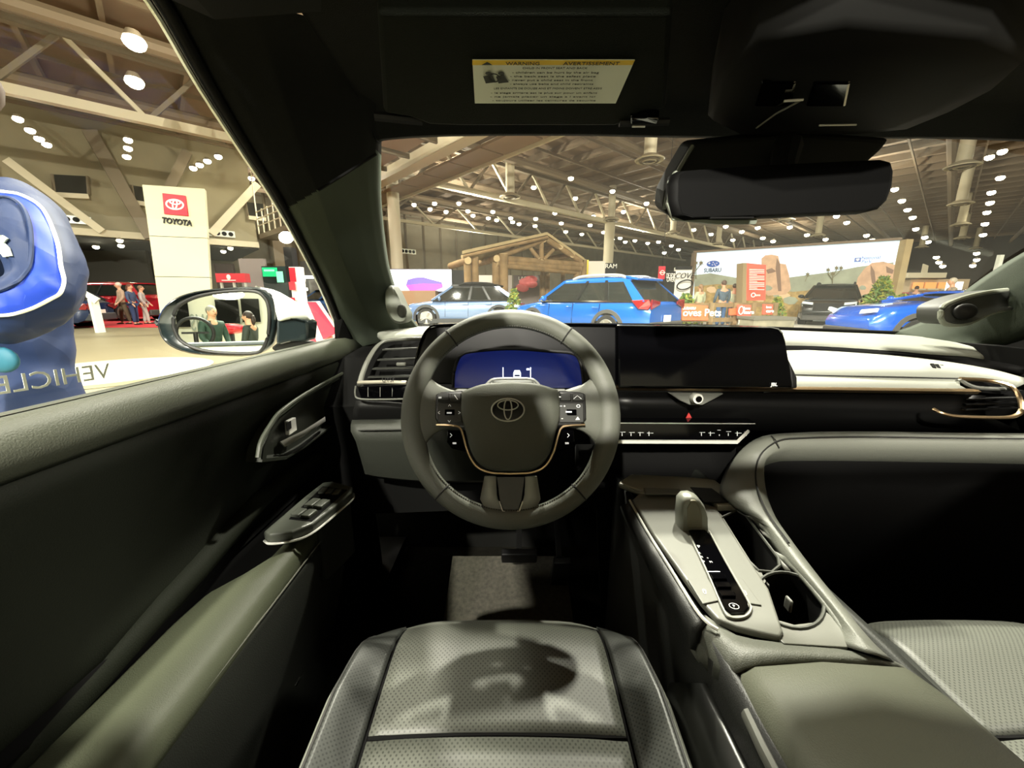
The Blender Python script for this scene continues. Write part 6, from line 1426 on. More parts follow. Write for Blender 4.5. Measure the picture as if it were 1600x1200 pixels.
# belt pad: crest just inside the glass, rolling down to the seam
dsheet('belt_pad', [(-0.50, 1.030), (-0.485, 1.040), (-0.465, 1.040), (-0.448, 1.030), (-0.437, 1.012), (-0.436, 0.998), (-0.445, 0.990)], DOORM)
dsheet('belt_edge', [(-0.512, 1.022), (-0.512, 1.034), (-0.500, 1.038), (-0.498, 1.028)], CHROME, -0.002)
dsheet('upper_panel', [(-0.452, 0.993), (-0.440, 0.986), (-0.442, 0.965), (-0.455, 0.92), (-0.468, 0.87), (-0.476, 0.82), (-0.476, 0.785), (-0.474, 0.765), (-0.472, 0.72)], mat('upper_door_trim', (30, 33, 26), 0.6, spec=0.2, bump=(600, 0.3)))
MR = [[Vector((lerp(x, -0.480, max(0, min(1, (0.5 - y) / 0.3)) ** 1.3), y, z + rz)) for (x, z) in ((-0.474, 0.770), (-0.462, 0.768), (-0.454, 0.758), (-0.456, 0.744), (-0.472, 0.732))] for y, rz in ((0.18, -0.06), (0.28, -0.045), (0.36, -0.03), (0.44, -0.01), (0.50, 0.0), (0.56, 0.012), (0.65, 0.028), (0.75, 0.03), (0.85, 0.022), (0.95, 0.012), (1.06, 0.0), (1.14, -0.005))]
g = G(); g.sheet(MR, (-0.012, 0, 0)); mk('middle_roll', g, mat('roll_trim', (30, 33, 26), 0.7, spec=0.1, bump=(600, 0.3)), DOOR, smooth=180)
dsheet('pocket_wall', [(-0.47, 0.74), (-0.475, 0.70), (-0.47, 0.62), (-0.45, 0.5), (-0.44, 0.3), (-0.44, 0.2)], BLKM)
# armrest: broad pad at the rear, a narrow pull bridge running forward to the switch panel
g = G()
arm = []
for y, xo, xi, z in ((-0.6, -0.475, -0.372, 0.700), (0.0, -0.475, -0.370, 0.705), (0.2, -0.475, -0.370, 0.708), (0.36, -0.474, -0.371, 0.711), (0.44, -0.474, -0.372, 0.713), (0.50, -0.468, -0.374, 0.714), (0.54, -0.440, -0.375, 0.714), (0.58, -0.418, -0.376, 0.715), (0.64, -0.408, -0.377, 0.722), (0.70, -0.404, -0.376, 0.728), (0.735, -0.400, -0.375, 0.728)):
    w = xi - xo
    arm.append([Vector(p) for p in ((xo, y, z - 0.05), (xo, y, z - 0.008), (xo + w * 0.12, y, z), (xo + w * 0.5, y, z + 0.004), (xo + w * 0.85, y, z + 0.001), (xi, y, z - 0.012), (xi + 0.001, y, z - 0.028), (xi - 0.003, y, z - 0.05))])
g.loft(arm, closed=True, caps=True); mk('armrest', g, mat('armrest_leather', (76, 80, 64), 0.5, spec=0.35, bump=(700, 0.3)), DOOR, smooth=180)
dsheet('lower_panel', [(-0.374, 0.684), (-0.372, 0.67), (-0.378, 0.6), (-0.40, 0.5), (-0.43, 0.38), (-0.44, 0.2)], DOORD, ys=[-0.9, -0.4, 0.0, 0.3, 0.5, 0.7, 0.78])
g = G(); g.tube([Vector((-0.3715, y, 0.685 + 0.02 * max(0, (y - 0.5)))) for y in (0.28, 0.4, 0.5, 0.6, 0.7, 0.76)], 0.0013, 6); mk('chrome_line', g, mat('line_grey', (150, 150, 140), 0.3, metal=0.6), DOOR)
# window-switch panel
def sw(x, y, z=0.75): return Vector((x, y, z))
so = [(-0.436, 0.60), (-0.42, 0.592), (-0.385, 0.600), (-0.362, 0.625), (-0.345, 0.70), (-0.338, 0.742), (-0.345, 0.765), (-0.40, 0.790), (-0.420, 0.785), (-0.428, 0.72)]
g = G(); g.prism([sw(x, y, 0.728) for x, y in so], (0, 0, 0.022)); sp = mk('switch_panel', g, mat('switch_plate', (66, 69, 62), 0.4), DOOR, smooth=0, bevel=0.004, seg=3)
e = smooth_path([sw(x + 0.001, y, 0.733) for x, y in so[:7]], 30)
g = G(); g.tube([p + Vector((0.0, -0.002, 0)) for p in e], 0.0022, 6); mk('chrome_line', g, SILVER, sp)
g = G(); g.prism([sw(x, y, 0.60) for x, y in ((-0.41, 0.66), (-0.366, 0.66), (-0.352, 0.71), (-0.345, 0.75), (-0.40, 0.77))], (0, 0, 0.13)); mk('switch_pedestal', g, DOORD, sp, smooth=0, bevel=0.006)
k = 0
for (cx, cy) in ((-0.402, 0.655), (-0.381, 0.651), (-0.394, 0.69), (-0.374, 0.686)):
    g = G(); M_ = Matrix.Translation((cx, cy, 0.753)) @ Matrix.Rotation(-0.2, 4, 'Z'); g.box((0, 0, 0), (0.018, 0.028 if k > 1 else 0.024, 0.008), M_.to_3x3()); o = mk('window_switch', g, mat('switch_key', (78, 81, 74), 0.4), sp, bevel=0.002); o.location += Vector((cx, cy, 0.753)); k += 1
for j in range(3):
    g = G(); c_ = Vector((-0.398 + j * 0.016, 0.742 - j * 0.004, 0.752)); g.box(c_, (0.013, 0.02, 0.006)); mk('mirror_switch', g, mat('switch_key', (78, 81, 74)), sp, bevel=0.0015)
g = G(); g.prism([sw(-0.412, 0.638, 0.7502), sw(-0.366, 0.63, 0.7502), sw(-0.350, 0.748, 0.7502), sw(-0.410, 0.764, 0.7502)], (0, 0, 0.0005)); mk('switch_well', g, BLKM, sp, smooth=0)
# inner handle bezel with memory switches
def dx(px, py, o=0.0): return PX(px, py, -0.434 + o)
bz = [(402, 722), (405, 700), (418, 672), (432, 652), (470, 622), (536, 584), (541, 592), (538, 620), (528, 650), (512, 668), (470, 700), (440, 718)]
P_ = [dx(x, y) for x, y in bz]
cb = sum(P_, Vector()) / len(P_)
g = G(); g.loft([[p + Vector((-0.02, 0, 0)) for p in P_], [p + Vector((0.008, 0, 0)) for p in P_], [cb + (p - cb) * 0.93 + Vector((0.008, 0, 0)) for p in P_], [cb + (p - cb) * 0.88 + Vector((-0.006, 0, 0)) for p in P_]], closed=True, caps=True); hb = mk('handle_bezel', g, mat('bezel_dark', (40, 43, 36), 0.45), DOOR, smooth=40)
g = G(); g.tube(smooth_path([dx(403, 715, 0.009), dx(408, 690, 0.009), dx(424, 662, 0.009), dx(440, 642, 0.009), (dx(480, 614, 0.009)), dx(536, 583, 0.009)], 20), 0.004, 8); mk('bezel_rim', g, mat('rim_soft', (70, 74, 64), 0.45), hb)
g = G(); g.loft([[dx(438, 690, 0.012), dx(446, 698, 0.012), dx(444, 699, 0.004), dx(437, 692, 0.004)], [dx(475, 672, 0.020), dx(478, 679, 0.020), dx(476, 681, 0.010), dx(474, 674, 0.010)], [dx(508, 651, 0.016), dx(509, 658, 0.016), dx(508, 659, 0.008), dx(507, 652, 0.008)]], closed=True, caps=True); mk('door_handle', g, SILVER, hb, smooth=60)
g = G(); g.prism([dx(444, 658, 0.0), dx(456, 652, 0.0), dx(458, 672, 0.0), dx(446, 680, 0.0)], (0.008, 0, 0)); mk('lock_tab', g, SILVER, hb, smooth=0, bevel=0.001)
g = G(); g.prism([dx(447, 661, 0.0085), dx(454, 657, 0.0085), dx(455, 669, 0.0085), dx(448, 674, 0.0085)], (0.0008, 0, 0)); mk('lock_face', g, BLKP, hb, smooth=0)
for x, y in ((526, 613), (522, 624), (518, 636)):
    g = G(); g.prism([dx(x - 4, y - 2, 0), dx(x + 4, y - 6, 0), dx(x + 3, y + 4, 0), dx(x - 5, y + 8, 0)], (0.006, 0, 0)); b_ = mk('memory_switch', g, BLKP, hb, smooth=0, bevel=0.0008)
    g = G(); p = dx(x, y, 0.0068); g.bar(p + Vector((0, -0.002, 0.001)), p + Vector((0, 0.002, 0.001)), 0.0008, 0.0025, up=(0, 0, 1)); mk('icon', g, ICON, b_, smooth=0)
# outer skin (white) below the glass and the sill
g = G(); g.sheet([[Vector((-0.52, y, 1.02)) for y in (-1.1, 0, 1.3)], [Vector((-0.60, y, 0.85)) for y in (-1.1, 0, 1.3)], [Vector((-0.62, y, 0.5)) for y in (-1.1, 0, 1.3)], [Vector((-0.58, y, 0.25)) for y in (-1.1, 0, 1.3)]], (0.02, 0, 0)); mk('outer_skin', g, WHITEP, DOOR, smooth=180)
g = G(); g.box((-0.5, 0.1, 0.235), (0.2, 2.4, 0.07)); mk('door_sill', g, BLKP, DOOR, smooth=0)
g = G(); g.tube([D(461, 1073, 0.62), D(467, 1062, 0.635), D(474, 1051, 0.65)], 0.0022, 6); tag(mk('floor_hook', g, CHROME), 'short chrome bar glinting on the dark floor beside the seat', 'hook')

# ================================================================= EXTERIOR MIRROR
def mr(px, py, d=0.88): return D(px, py, d)
t = empty('door_mirror', mr(365, 505), 'black and white exterior door mirror outside the side window', 'mirror')
gc_ = D(350, 505, 0.875)
vin = (gc_ - EYE).normalized(); vout = Vector((-0.30, -0.95, 0.012)).normalized(); mn = (vout - vin).normalized()
def mpl(px, py, off=0.0):
    r = ray(px, py); return EYE + r * ((gc_ - EYE + mn * off).dot(mn) / r.dot(mn))
mo = smooth_path([mpl(x, y, 0.004) for x, y in ((246, 508), (249, 492), (262, 474), (285, 461), (320, 453), (365, 449), (400, 449), (420, 457), (428, 475), (430, 500), (425, 530), (415, 546), (390, 556), (340, 556), (300, 553), (270, 543), (253, 528), (246, 508))], 48)[:-1]
c_ = sum(mo, Vector()) / len(mo); BK = -mn * 0.07
g = G(); g.loft([[c_ + (p - c_) * 0.90 - mn * 0.006 for p in mo], [c_ + (p - c_) * 0.96 + mn * 0.003 for p in mo], [p for p in mo], [c_ + (p - c_) * 1.0 + BK * 0.4 for p in mo], [c_ + (p - c_) * 0.86 + BK for p in mo], [c_ + (p - c_) * 0.5 + BK * 1.5 for p in mo]], closed=True, caps=True); mk('housing', g, mat('mirror_black', (22, 30, 32), 0.22, coat=0.5), t, smooth=60)
gi = smooth_path([mpl(x, y, 0.006) for x, y in ((273, 510), (274, 490), (284, 476), (310, 464), (350, 457), (395, 456), (412, 466), (419, 485), (418, 520), (410, 543), (395, 551), (340, 550), (305, 543), (282, 530), (273, 510))], 48)[:-1]
gi2 = gi
MG = bpy.data.materials.new('mirror_silver'); MG.use_nodes = True; b_ = MG.node_tree.nodes['Principled BSDF']; b_.inputs['Metallic'].default_value = 1; b_.inputs['Roughness'].default_value = 0.0; b_.inputs['Base Color'].default_value = (0.72, 0.78, 0.74, 1)
g = G(); g.prism(gi2, -mn * 0.003); mk('mirror_glass', g, MG, t, smooth=0)
gi3 = [gc_ + (p - gc_) * 1.02 for p in gi2]
g = G(); g.tube(gi3, 0.004, 8, closed=True); mk('glass_rim', g, BLKP, t)
# white upper cap and the arm to the door
g = G()
cap0 = smooth_path([mr(398, 448, 0.895), mr(425, 452, 0.90), mr(450, 464, 0.91), mr(470, 480, 0.925), mr(481, 500, 0.94)], 12)
cap1 = smooth_path([mr(418, 455, 0.885), mr(424, 468, 0.885), mr(429, 482, 0.885), mr(432, 492, 0.885), mr(434, 500, 0.885)], 12)
rows = [[a.lerp(b, k / 6) + Vector((0, -0.01, 0.006)) * math.sin(PI * k / 6) for a, b in zip(cap0, cap1)] for k in range(7)]
g.sheet(rows, (0, 0.03, -0.01)); mk('white_cap', g, WHITEP, t, smooth=180)
g = G(); g.prism([mr(432, 490, 0.89), mr(470, 499, 0.92), mr(481, 501, 0.935), mr(479, 534, 0.935), mr(452, 534, 0.91), mr(430, 540, 0.89)], (0, 0.05, 0)); mk('arm', g, mat('mirror_black', (22, 30, 32)), t, smooth=0, bevel=0.006)
g = G(); g.prism([mr(420, 545, 0.89), mr(436, 532, 0.90), (mr(478, 534, 0.95)), mr(500, 545, 1.0), mr(490, 560, 1.0), mr(440, 556, 0.92)], (0, 0.04, 0)); mk('base_arm', g, BLKP, t, smooth=0, bevel=0.006)
g = G(); g.tube([mr(246, 500, 0.885), mr(243, 503, 0.885), mr(247, 508, 0.885)], 0.004, 6); mk('turn_lamp_edge', g, BLKP, t)
# what the mirror sees: place people and props along its reflected rays
def rm(px, py, dist, ground=True):
    r = ray(px, py).normalized(); hit = EYE + r * ((gc_ - EYE).dot(mn) / r.dot(mn)); ro = r - mn * (2 * r.dot(mn)); p = hit + ro * dist
    if ground: p.z = 0
    return p
p1, p2 = rm(334, 520, 7.4), rm(392, 520, 7.0)
person('grey-haired person in a dark green jacket seen in the door mirror', p1, math.atan2(-(p2 - p1).x, (p2 - p1).y) + 0.2, 1.46, (30, 54, 42), (40, 44, 46), (120, 118, 110), lvl=2)
person('dark-haired person in black facing the other one in door mirror', p2, math.atan2(-(p1 - p2).x, (p1 - p2).y) - 0.2, 1.36, (36, 44, 38), (40, 44, 46), (40, 28, 22), gender='f', lvl=2)
c_ = rm(345, 545, 3.2, False); g = G()
cs_ = empty('car_roof_block', Vector((c_.x, c_.y, 0)), 'long white block standing in for a white car roof in the door mirror', 'counter')  # plain block added in place of a white car's roof
pz = rm(345, 540, 2.9, False).z
dr = (rm(420, 540, 3) - rm(280, 540, 3)).normalized()
g.bar(Vector((c_.x, c_.y, pz / 2)) - dr * 1.1, Vector((c_.x, c_.y, pz / 2)) + dr * 1.1, 0.35, pz); mk('body', g, WHITEP, cs_, smooth=0, bevel=0.02)
g = G(); q = Vector((c_.x, c_.y, pz + 0.01)); g.bar(q - dr * 1.12, q + dr * 1.12, 0.38, 0.02); mk('edge', g, mat('edge_grey', (90, 96, 100), 0.4), cs_, smooth=0)
# ring stand and red object between them
c_ = rm(306, 520, 6.3, False); t = empty('display_wheel', Vector((c_.x, c_.y, 0)), 'black display wheel on a post seen in the door mirror', 'wheel')
g = G(); ux_ = dr; g.ellring(c_, ux_, Vector((0, 0, 1)), 0.22, 0.22, 0.025); g.bar(c_ - ux_ * 0.16, c_ + ux_ * 0.16, 0.02, 0.03); mk('ring', g, BLKP, t)
g = G(); g.tube([Vector((c_.x, c_.y, 0)), c_], 0.03, 8); mk('post', g, BLKP, t)
c_ = rm(360, 514, 8.5, False); t = empty('red_cart', Vector((c_.x, c_.y, 0)), 'red object on a stand between the two people in the mirror', 'cart')
g = G(); g.ball(c_, 0.22, 12, 8, (1.3, 0.8, 0.5)); mk('shell', g, paint('cart_red', (190, 24, 40)), t, smooth=180)
g = G(); g.bar(Vector((c_.x, c_.y, 0)), c_, 0.1, 0.1); mk('stand', g, BLKP, t, smooth=0)
# restrooms lettering and dark windows on the rear wall
def wallhit(px, py, off=0.1):
    r = ray(px, py).normalized(); hit = EYE + r * ((gc_ - EYE).dot(mn) / r.dot(mn)); ro = r - mn * (2 * r.dot(mn))
    return hit + ro * ((-RD + off - hit.y) / ro.y)
RD = 16.0
g = G(); g.box((-9, -RD - 0.2, 3.0), (34, 0.3, 6.0)); pwall = mk('wall_partition', g, REARW, smooth=0, kind='structure')
for k, (x0, x1, y) in enumerate(((275, 296, 492), (338, 374, 487), (378, 406, 485))):
    a, b = wallhit(x0, y), wallhit(x1, y); g = G(); h = 0.45; g.prism([a + Vector((0, 0, h)), b + Vector((0, 0, h)), b - Vector((0, 0, h)), a - Vector((0, 0, h))], (0, 0.03, 0)); mk('wall_window', g, mat('night_pane', (8, 9, 7)), smooth=0, kind='structure')
a = wallhit(350, 505); txt = text('wall_lettering', 'RESTROOMS', 0.9, frame(a, (-1, 0, 0), (0, 0, 1)), mat('wall_letter_grey', (120, 128, 118), 0.6), None, 0.01, width=abs((wallhit(300, 505) - wallhit(400, 505)).x))
tag(txt, 'grey restroom lettering on the rear wall seen in the mirror', 'lettering')
a = wallhit(357, 460, 2.0); t = empty('bay_lamp', a, 'bright lamp reflected at the top of the door mirror', 'lamp'); g = G(); g.ball(a, 0.3, 10, 6, (1.6, 1, 0.6)); mk('bulb', g, LAMPM, t, smooth=180); g = G(); g.cyl(a + Vector((0, 0, 0.15)), a + Vector((0, 0, 0.6)), 0.3); mk('housing', g, STEELD, t)

# ================================================================= CENTRE CONSOLE
CON = empty('centre_console', (0.33, 0.4, 0.5), 'grey centre console with gear selector, cup holder and padded armrest', 'console')
CZ = 0.772
def cz(px, py, o=0.0): return PZ(px, py, CZ + o)
LX, RX = 0.232, 0.435
# side walls and base box
def wall_rows(x, ys, z0=0.22, dzz=0.0, out=0.0):
    return [[Vector((x + out * (1 - (z / CZ)), y, z)) for z in (z0, 0.45, 0.62, 0.72, CZ - 0.012)] for y in ys]
g = G(); g.sheet(wall_rows(LX, (-0.4, 0.0, 0.30, 0.40, 0.55, 0.70, 0.80), out=0.0), (0.012, 0, 0)); mk('left_wall', g, mat('console_side', (17, 18, 16), 0.5, bump=(700, 0.3)), CON, smooth=180)
g = G(); g.sheet(wall_rows(RX, (-0.4, 0.0, 0.30, 0.40, 0.55, 0.70, 0.95)), (-0.012, 0, 0)); mk('right_wall', g, DOORD, CON, smooth=180)
g = G(); g.box((0.333, 0.30, 0.45), (0.18, 1.1, 0.45)); mk('core', g, BLKM, CON, smooth=0)
# main top plate, a flat surround with openings modelled as recessed wells
top = [(988, 788), (1000, 775), (1060, 778), (1118, 800), (1160, 868), (1200, 930), (1222, 998), (1218, 1006), (1190, 1000), (1150, 990), (1120, 978), (1095, 950), (1060, 900), (1020, 842)]
g = G(); g.prism([cz(x, y, -0.004) for x, y in top], (0, 0, 0.010)); mk('shift_plate', g, CONS, CON, smooth=0, bevel=0.003, seg=3)
g = G(); g.tube(smooth_path([cz(x, y, 0.0) for x, y in ((984, 782), (1010, 828), (1040, 876), (1066, 918), (1090, 956), (1108, 975), (1122, 984))], 24), 0.0022, 6); mk('chrome_line', g, SILVER, CON)
g = G(); g.sheet([[cz(x - 3, y + 2, -0.002) for x, y in ((984, 784), (1020, 846), (1066, 920), (1088, 950), (1096, 962), (1100, 968))], [cz(x - 14, y + 6, -0.014) for x, y in ((984, 784), (1018, 846), (1062, 922), (1082, 954), (1092, 970), (1098, 980))], [cz(x - 16, y + 10, -0.05) for x, y in ((984, 784), (1014, 850), (1056, 930), (1076, 966), (1088, 990), (1094, 1004))]], (0.01, 0, -0.004)); mk('left_shoulder', g, mat('shoulder_grey', (24, 25, 23), 0.5, bump=(700, 0.3)), CON, smooth=180)
# rear apron between plate and armrest
ap = [[cz(1078, 972, -0.06), cz(1095, 958, -0.006), cz(1150, 992, -0.002), cz(1222, 1004, 0.0), cz(1300, 1012, 0.0), cz(1388, 1030, 0.002), cz(1420, 1045, -0.02)],
      [cz(1078, 1004, -0.07), cz(1090, 985, -0.020), cz(1138, 1010, -0.004), cz(1200, 1018, 0.003), cz(1290, 1024, 0.003), cz(1390, 1034, 0.003), cz(1428, 1052, -0.02)],
      [cz(1090, 1056, -0.11), cz(1104, 1030, -0.045), cz(1140, 1048, -0.014), cz(1176, 1036, 0.0), cz(1280, 1032, 0.001), cz(1395, 1040, 0.0), cz(1432, 1058, -0.02)]]
g = G(); g.sheet([smooth_path(r, 16) for r in ap], (0, 0, -0.02)); mk('apron', g, mat('apron_grey', (84, 86, 78), 0.5, bump=(700, 0.3)), CON, smooth=180)
# selector track, glossy black
tr = [(1076, 832), (1096, 826), (1112, 842), (1168, 940), (1170, 954), (1162, 962), (1142, 963), (1132, 955), (1085, 850)]
g = G(); g.prism([cz(x, y, 0.004) for x, y in tr], (0, 0, 0.0045)); gt = mk('selector_track', g, PIANO, CON, smooth=0, bevel=0.0012)
g = G(); g.tube(smooth_path([cz(x, y, 0.008) for x, y in ((1078, 838), (1104, 892), (1130, 952), (1142, 965), (1163, 964), (1173, 953), (1168, 938), (1134, 878), (1108, 830))], 40), 0.0016, 6); mk('track_edge', g, mat('edge_satin', (150, 150, 140), 0.35, metal=0.5), gt)
g = G()
tdir = (cz(1150, 930) - cz(1095, 845)).normalized(); tsd = tdir.cross(Vector((0, 0, 1)))
def tmk(s, px, py, sz): return text('selector_letter', s, sz * 0.9, frame(cz(px, py, 0.0095), Vector((1, 0, 0)), Vector((0, 1, 0))), ICON, gt, 0.0001)
for s, x, y, z in (('P', 1092, 854, 0.010), ('R', 1093, 864, 0.006), ('N', 1096, 870, 0.006), ('D', 1099, 877, 0.006), ('M', 1111, 878, 0.006), ('+', 1106, 872, 0.006), ('P', 1147, 947, 0.006)): tmk(s, x, y, z)
g = G(); g.ellring(cz(1147, 947, 0.0095), (1, 0, 0), (0, 1, 0), 0.0055, 0.0045, 0.0004)
g.bar(cz(1104, 893, 0.0095), cz(1125, 893, 0.0095), 0.0012, 0.0004); mk('icon', g, ICON, gt, smooth=0)
for x, y in ((1120, 903), (1127, 916), (1134, 930)):
    g = G(); g.prism([cz(x - 10, y - 4, 0.0085), cz(x + 12, y - 4, 0.0085), cz(x + 16, y + 4, 0.0085), cz(x - 6, y + 4, 0.0085)], (0, 0, 0.003)); b_ = mk('track_key', g, PIANO, gt, smooth=0, bevel=0.0008)
# two matte keys either side
g = G(); g.prism([cz(x, y, 0.0055) for x, y in ((1074, 907), (1104, 903), (1126, 940), (1098, 946))], (0, 0, 0.0025)); k1 = mk('side_key', g, CONS, CON, smooth=0, bevel=0.0008)
g = G(); g.prism([cz(x, y, 0.0055) for x, y in ((1139, 904), (1160, 907), (1190, 948), (1170, 945))], (0, 0, 0.0025)); k2 = mk('side_key', g, CONS, CON, smooth=0, bevel=0.0008)
for q, (x, y) in ((k1, (1101, 924)), (k2, (1164, 926))): text('key_mark', 'CD', 0.006, frame(cz(x, y, 0.0085), (0.3, 1, 0), (-1, 0.3, 0)), mat('mark_white', (235, 235, 228), 0.5), q, 0.0001)
# gear selector
gs = empty('gear_selector', cz(1086, 820), 'satin gear selector lever with pale leather face on the console', 'gear lever')
gb = cz(1082, 826, 0.0)
def gp(px, py, y): return PY(px, py, y)
y0 = gb.y
sd_ = [(1058, 826), (1058, 800), (1060, 778), (1067, 771), (1078, 770), (1088, 774), (1096, 784), (1101, 800), (1102, 828)]
g = G(); rows = []
for dyy, kk in ((0.016, 0.8), (0.010, 0.97), (0.0, 1.0), (-0.010, 0.97), (-0.016, 0.86)):
    cc_ = gp(1080, 802, y0); rows.append([cc_ + (gp(x, y, y0) - cc_) * kk + Vector((0, dyy, 0)) for x, y in sd_])
g.loft(rows, closed=True, caps=True); mk('knob', g, mat('knob_satin', (130, 132, 122), 0.35, metal=0.25), gs, smooth=60)
g = G(); g.prism([gp(x, y, y0 - 0.018) for x, y in ((1074, 826), (1074, 795), (1080, 782), (1088, 782), (1094, 792), (1098, 806), (1099, 827))], (0, 0.006, 0)); mk('leather_face', g, mat('knob_leather', (112, 109, 90), 0.55), gs, smooth=0, bevel=0.003)
# front tray with cover, far end
g = G(); g.prism([cz(x, y, 0.0) for x, y in ((965, 762), (985, 748), (1070, 752), (1115, 757), (1150, 782), (1163, 800), (1120, 800), (1105, 780), (1000, 776))], (0, 0, 0.012)); mk('tray_rim', g, mat('tray_grey', (126, 126, 116), 0.4), CON, smooth=0, bevel=0.004)
g = G(); g.prism([cz(x, y, 0.011) for x, y in ((1005, 764), (1062, 766), (1066, 774), (1008, 774))], (0, 0, 0.004)); mk('tray_latch', g, GREYP, CON, smooth=0, bevel=0.002)
g = G(); g.prism([cz(x, y, 0.013) for x, y in ((1078, 762), (1112, 764), (1142, 786), (1100, 786))], (0, 0, 0.002)); mk('tray_cover', g, BLKP, CON, smooth=0, bevel=0.001)
# storage well and cup holder: black cavities with rims
def well(name, pts, depth, rim_m, label=None):
    P_ = [cz(x, y, 0.0025) for x, y in pts]; c_ = sum(P_, Vector()) / len(P_)
    g = G(); g.loft([P_, [c_ + (p - c_) * 0.97 + Vector((0, 0, -0.004)) for p in P_], [c_ + (p - c_) * 0.85 + Vector((0, 0, -depth)) for p in P_]], closed=True, caps=False)
    n = len(P_); g.f.append([2 * n + i for i in range(n)]); o = mk(name, g, BLKM, CON, smooth=40)
    g = G(); g.tube(P_, 0.0022, 6, closed=True); mk('well_rim', g, rim_m, o); return o
DARKR = mat('rim_dark', (60, 62, 56), 0.4)
sur = [(1118, 800), (1150, 790), (1180, 808), (1232, 872), (1290, 940), (1322, 985), (1322, 1014), (1224, 1010), (1222, 998), (1200, 930), (1160, 868)]
well('storage_well', [(1120, 812), (1150, 798), (1166, 806), (1190, 838), (1216, 872), (1218, 884), (1206, 894), (1186, 892), (1170, 880), (1150, 862)], 0.06, DARKR)
cup = [(1234 + 52 * math.cos(a) * (1 if math.cos(a) > 0 else 1.0) + 14 * math.sin(a), 938 + 44 * math.sin(a)) for a in [2 * PI * k / 28 for k in range(28)]]
cwell = well('cup_holder', cup, 0.085, DARKR)
for x, y in ((1196, 918), (1232, 944)):
    g = G(); a = cz(x, y, -0.012); g.box(a, (0.004, 0.012, 0.018)); mk('grip_tab', g, GREYP, cwell, bevel=0.003)
# surround strip right of the wells, and rear land
g = G(); g.sheet([smooth_path([cz(x, y, 0.0) for x, y in ((1150, 786), (1180, 808), (1214, 862), (1252, 892), (1288, 930), (1302, 968), (1322, 1012))], 20), smooth_path([cz(x, y, -0.002) for x, y in ((1140, 790), (1170, 806), (1202, 850), (1222, 884), (1276, 910), (1288, 960), (1290, 1012))], 20)], (0, 0, -0.012)); mk('right_land', g, CONS, CON, smooth=180)
g = G(); g.prism([cz(x, y, -0.002) for x, y in ((1190, 962), (1212, 972), (1240, 980), (1275, 976), (1290, 960), (1322, 985), (1324, 1016), (1224, 1010), (1214, 1000))], (0, 0, 0.004)); mk('rear_land', g, CONS, CON, smooth=0, bevel=0.001)
g = G(); g.prism([cz(x, y, -0.002) for x, y in ((1118, 800), (1126, 806), (1172, 880), (1188, 896), (1196, 912), (1186, 930), (1192, 950), (1214, 985), (1222, 998), (1200, 930), (1160, 868))], (0, 0, 0.004)); mk('centre_land', g, CONS, CON, smooth=0)
# sweeping rail that rises along the passenger side and turns into the dash band
def railp(lst, n=44): return smooth_path([D(*q) for q in lst], n)
def zc(px, py, z):
    p = PZ(px, py, z); v = p - EYE; return v.y * CP - v.z * SP
def RL(pts): return smooth_path([PZ(x, y, z) if y > 735 else D(x, y, z) for x, y, z in pts], 46)
outer = RL([(1720, 676, 0.80), (1600, 677, 0.80), (1480, 676, 0.81), (1340, 674, 0.82), (1240, 676, 0.82), (1190, 682, 0.82), (1160, 702, 0.81), (1142, 728, 0.80), (1130, 765, 0.80), (1150, 790, 0.79), (1185, 815, 0.785), (1225, 868, 0.78), (1275, 925, 0.778), (1312, 975, 0.776), (1326, 1012, 0.775)])
crest = RL([(1720, 686, 0.775), (1600, 687, 0.775), (1480, 686, 0.785), (1340, 684, 0.795), (1250, 686, 0.795), (1216, 690, 0.79), (1190, 708, 0.78), (1180, 734, 0.77), (1182, 765, 0.81), (1196, 800, 0.80), (1222, 838, 0.795), (1258, 886, 0.79), (1300, 940, 0.787), (1340, 990, 0.785), (1376, 1026, 0.783)])
inner = RL([(1720, 712, 0.775), (1600, 708, 0.775), (1480, 706, 0.785), (1340, 704, 0.795), (1250, 704, 0.795), (1222, 706, 0.79), (1200, 716, 0.78), (1194, 735, 0.77), (1198, 770, 0.79), (1212, 808, 0.78), (1238, 848, 0.775), (1276, 900, 0.77), (1318, 952, 0.765), (1356, 998, 0.762), (1394, 1034, 0.76)])
midr = [a.lerp(b, 0.5) + Vector((-0.002, -0.004, 0.003)) for a, b in zip(outer, crest)]
g = G(); g.sheet([outer, midr, crest, [a.lerp(b, 0.5) + Vector((0.004, -0.004, 0.001)) for a, b in zip(crest, inner)], inner, [p + Vector((0.0, 0.015, -0.03)) for p in inner]], (0.0, 0.012, -0.008)); mk('side_rail', g, mat('rail_leather', (100, 102, 94), 0.5, bump=(700, 0.3)), CON, smooth=180)
g = G(); g.tube([p + Vector((0, -0.002, 0.003)) for p in crest[:34]], 0.0016, 5); mk('rail_seam', g, STITCH, CON)
g = G(); g.tube([D(1205, 681, 0.805), D(1212, 688, 0.785), D(1218, 700, 0.78)], 0.001, 5); mk('rail_joint', g, STITCH, CON)
# rail inner shade: footwell wall on the passenger side
g = G(); g.sheet([[p + Vector((0.0, 0.012, -0.03)) for p in inner], [Vector((max(p.x, 0.436), p.y + 0.02, p.z - 0.22)) for p in inner], [Vector((max(p.x, 0.436), p.y + 0.02, 0.24)) for p in inner]], (-0.006, 0.006, 0)); mk('footwell_wall', g, BLKM, CON, smooth=180)
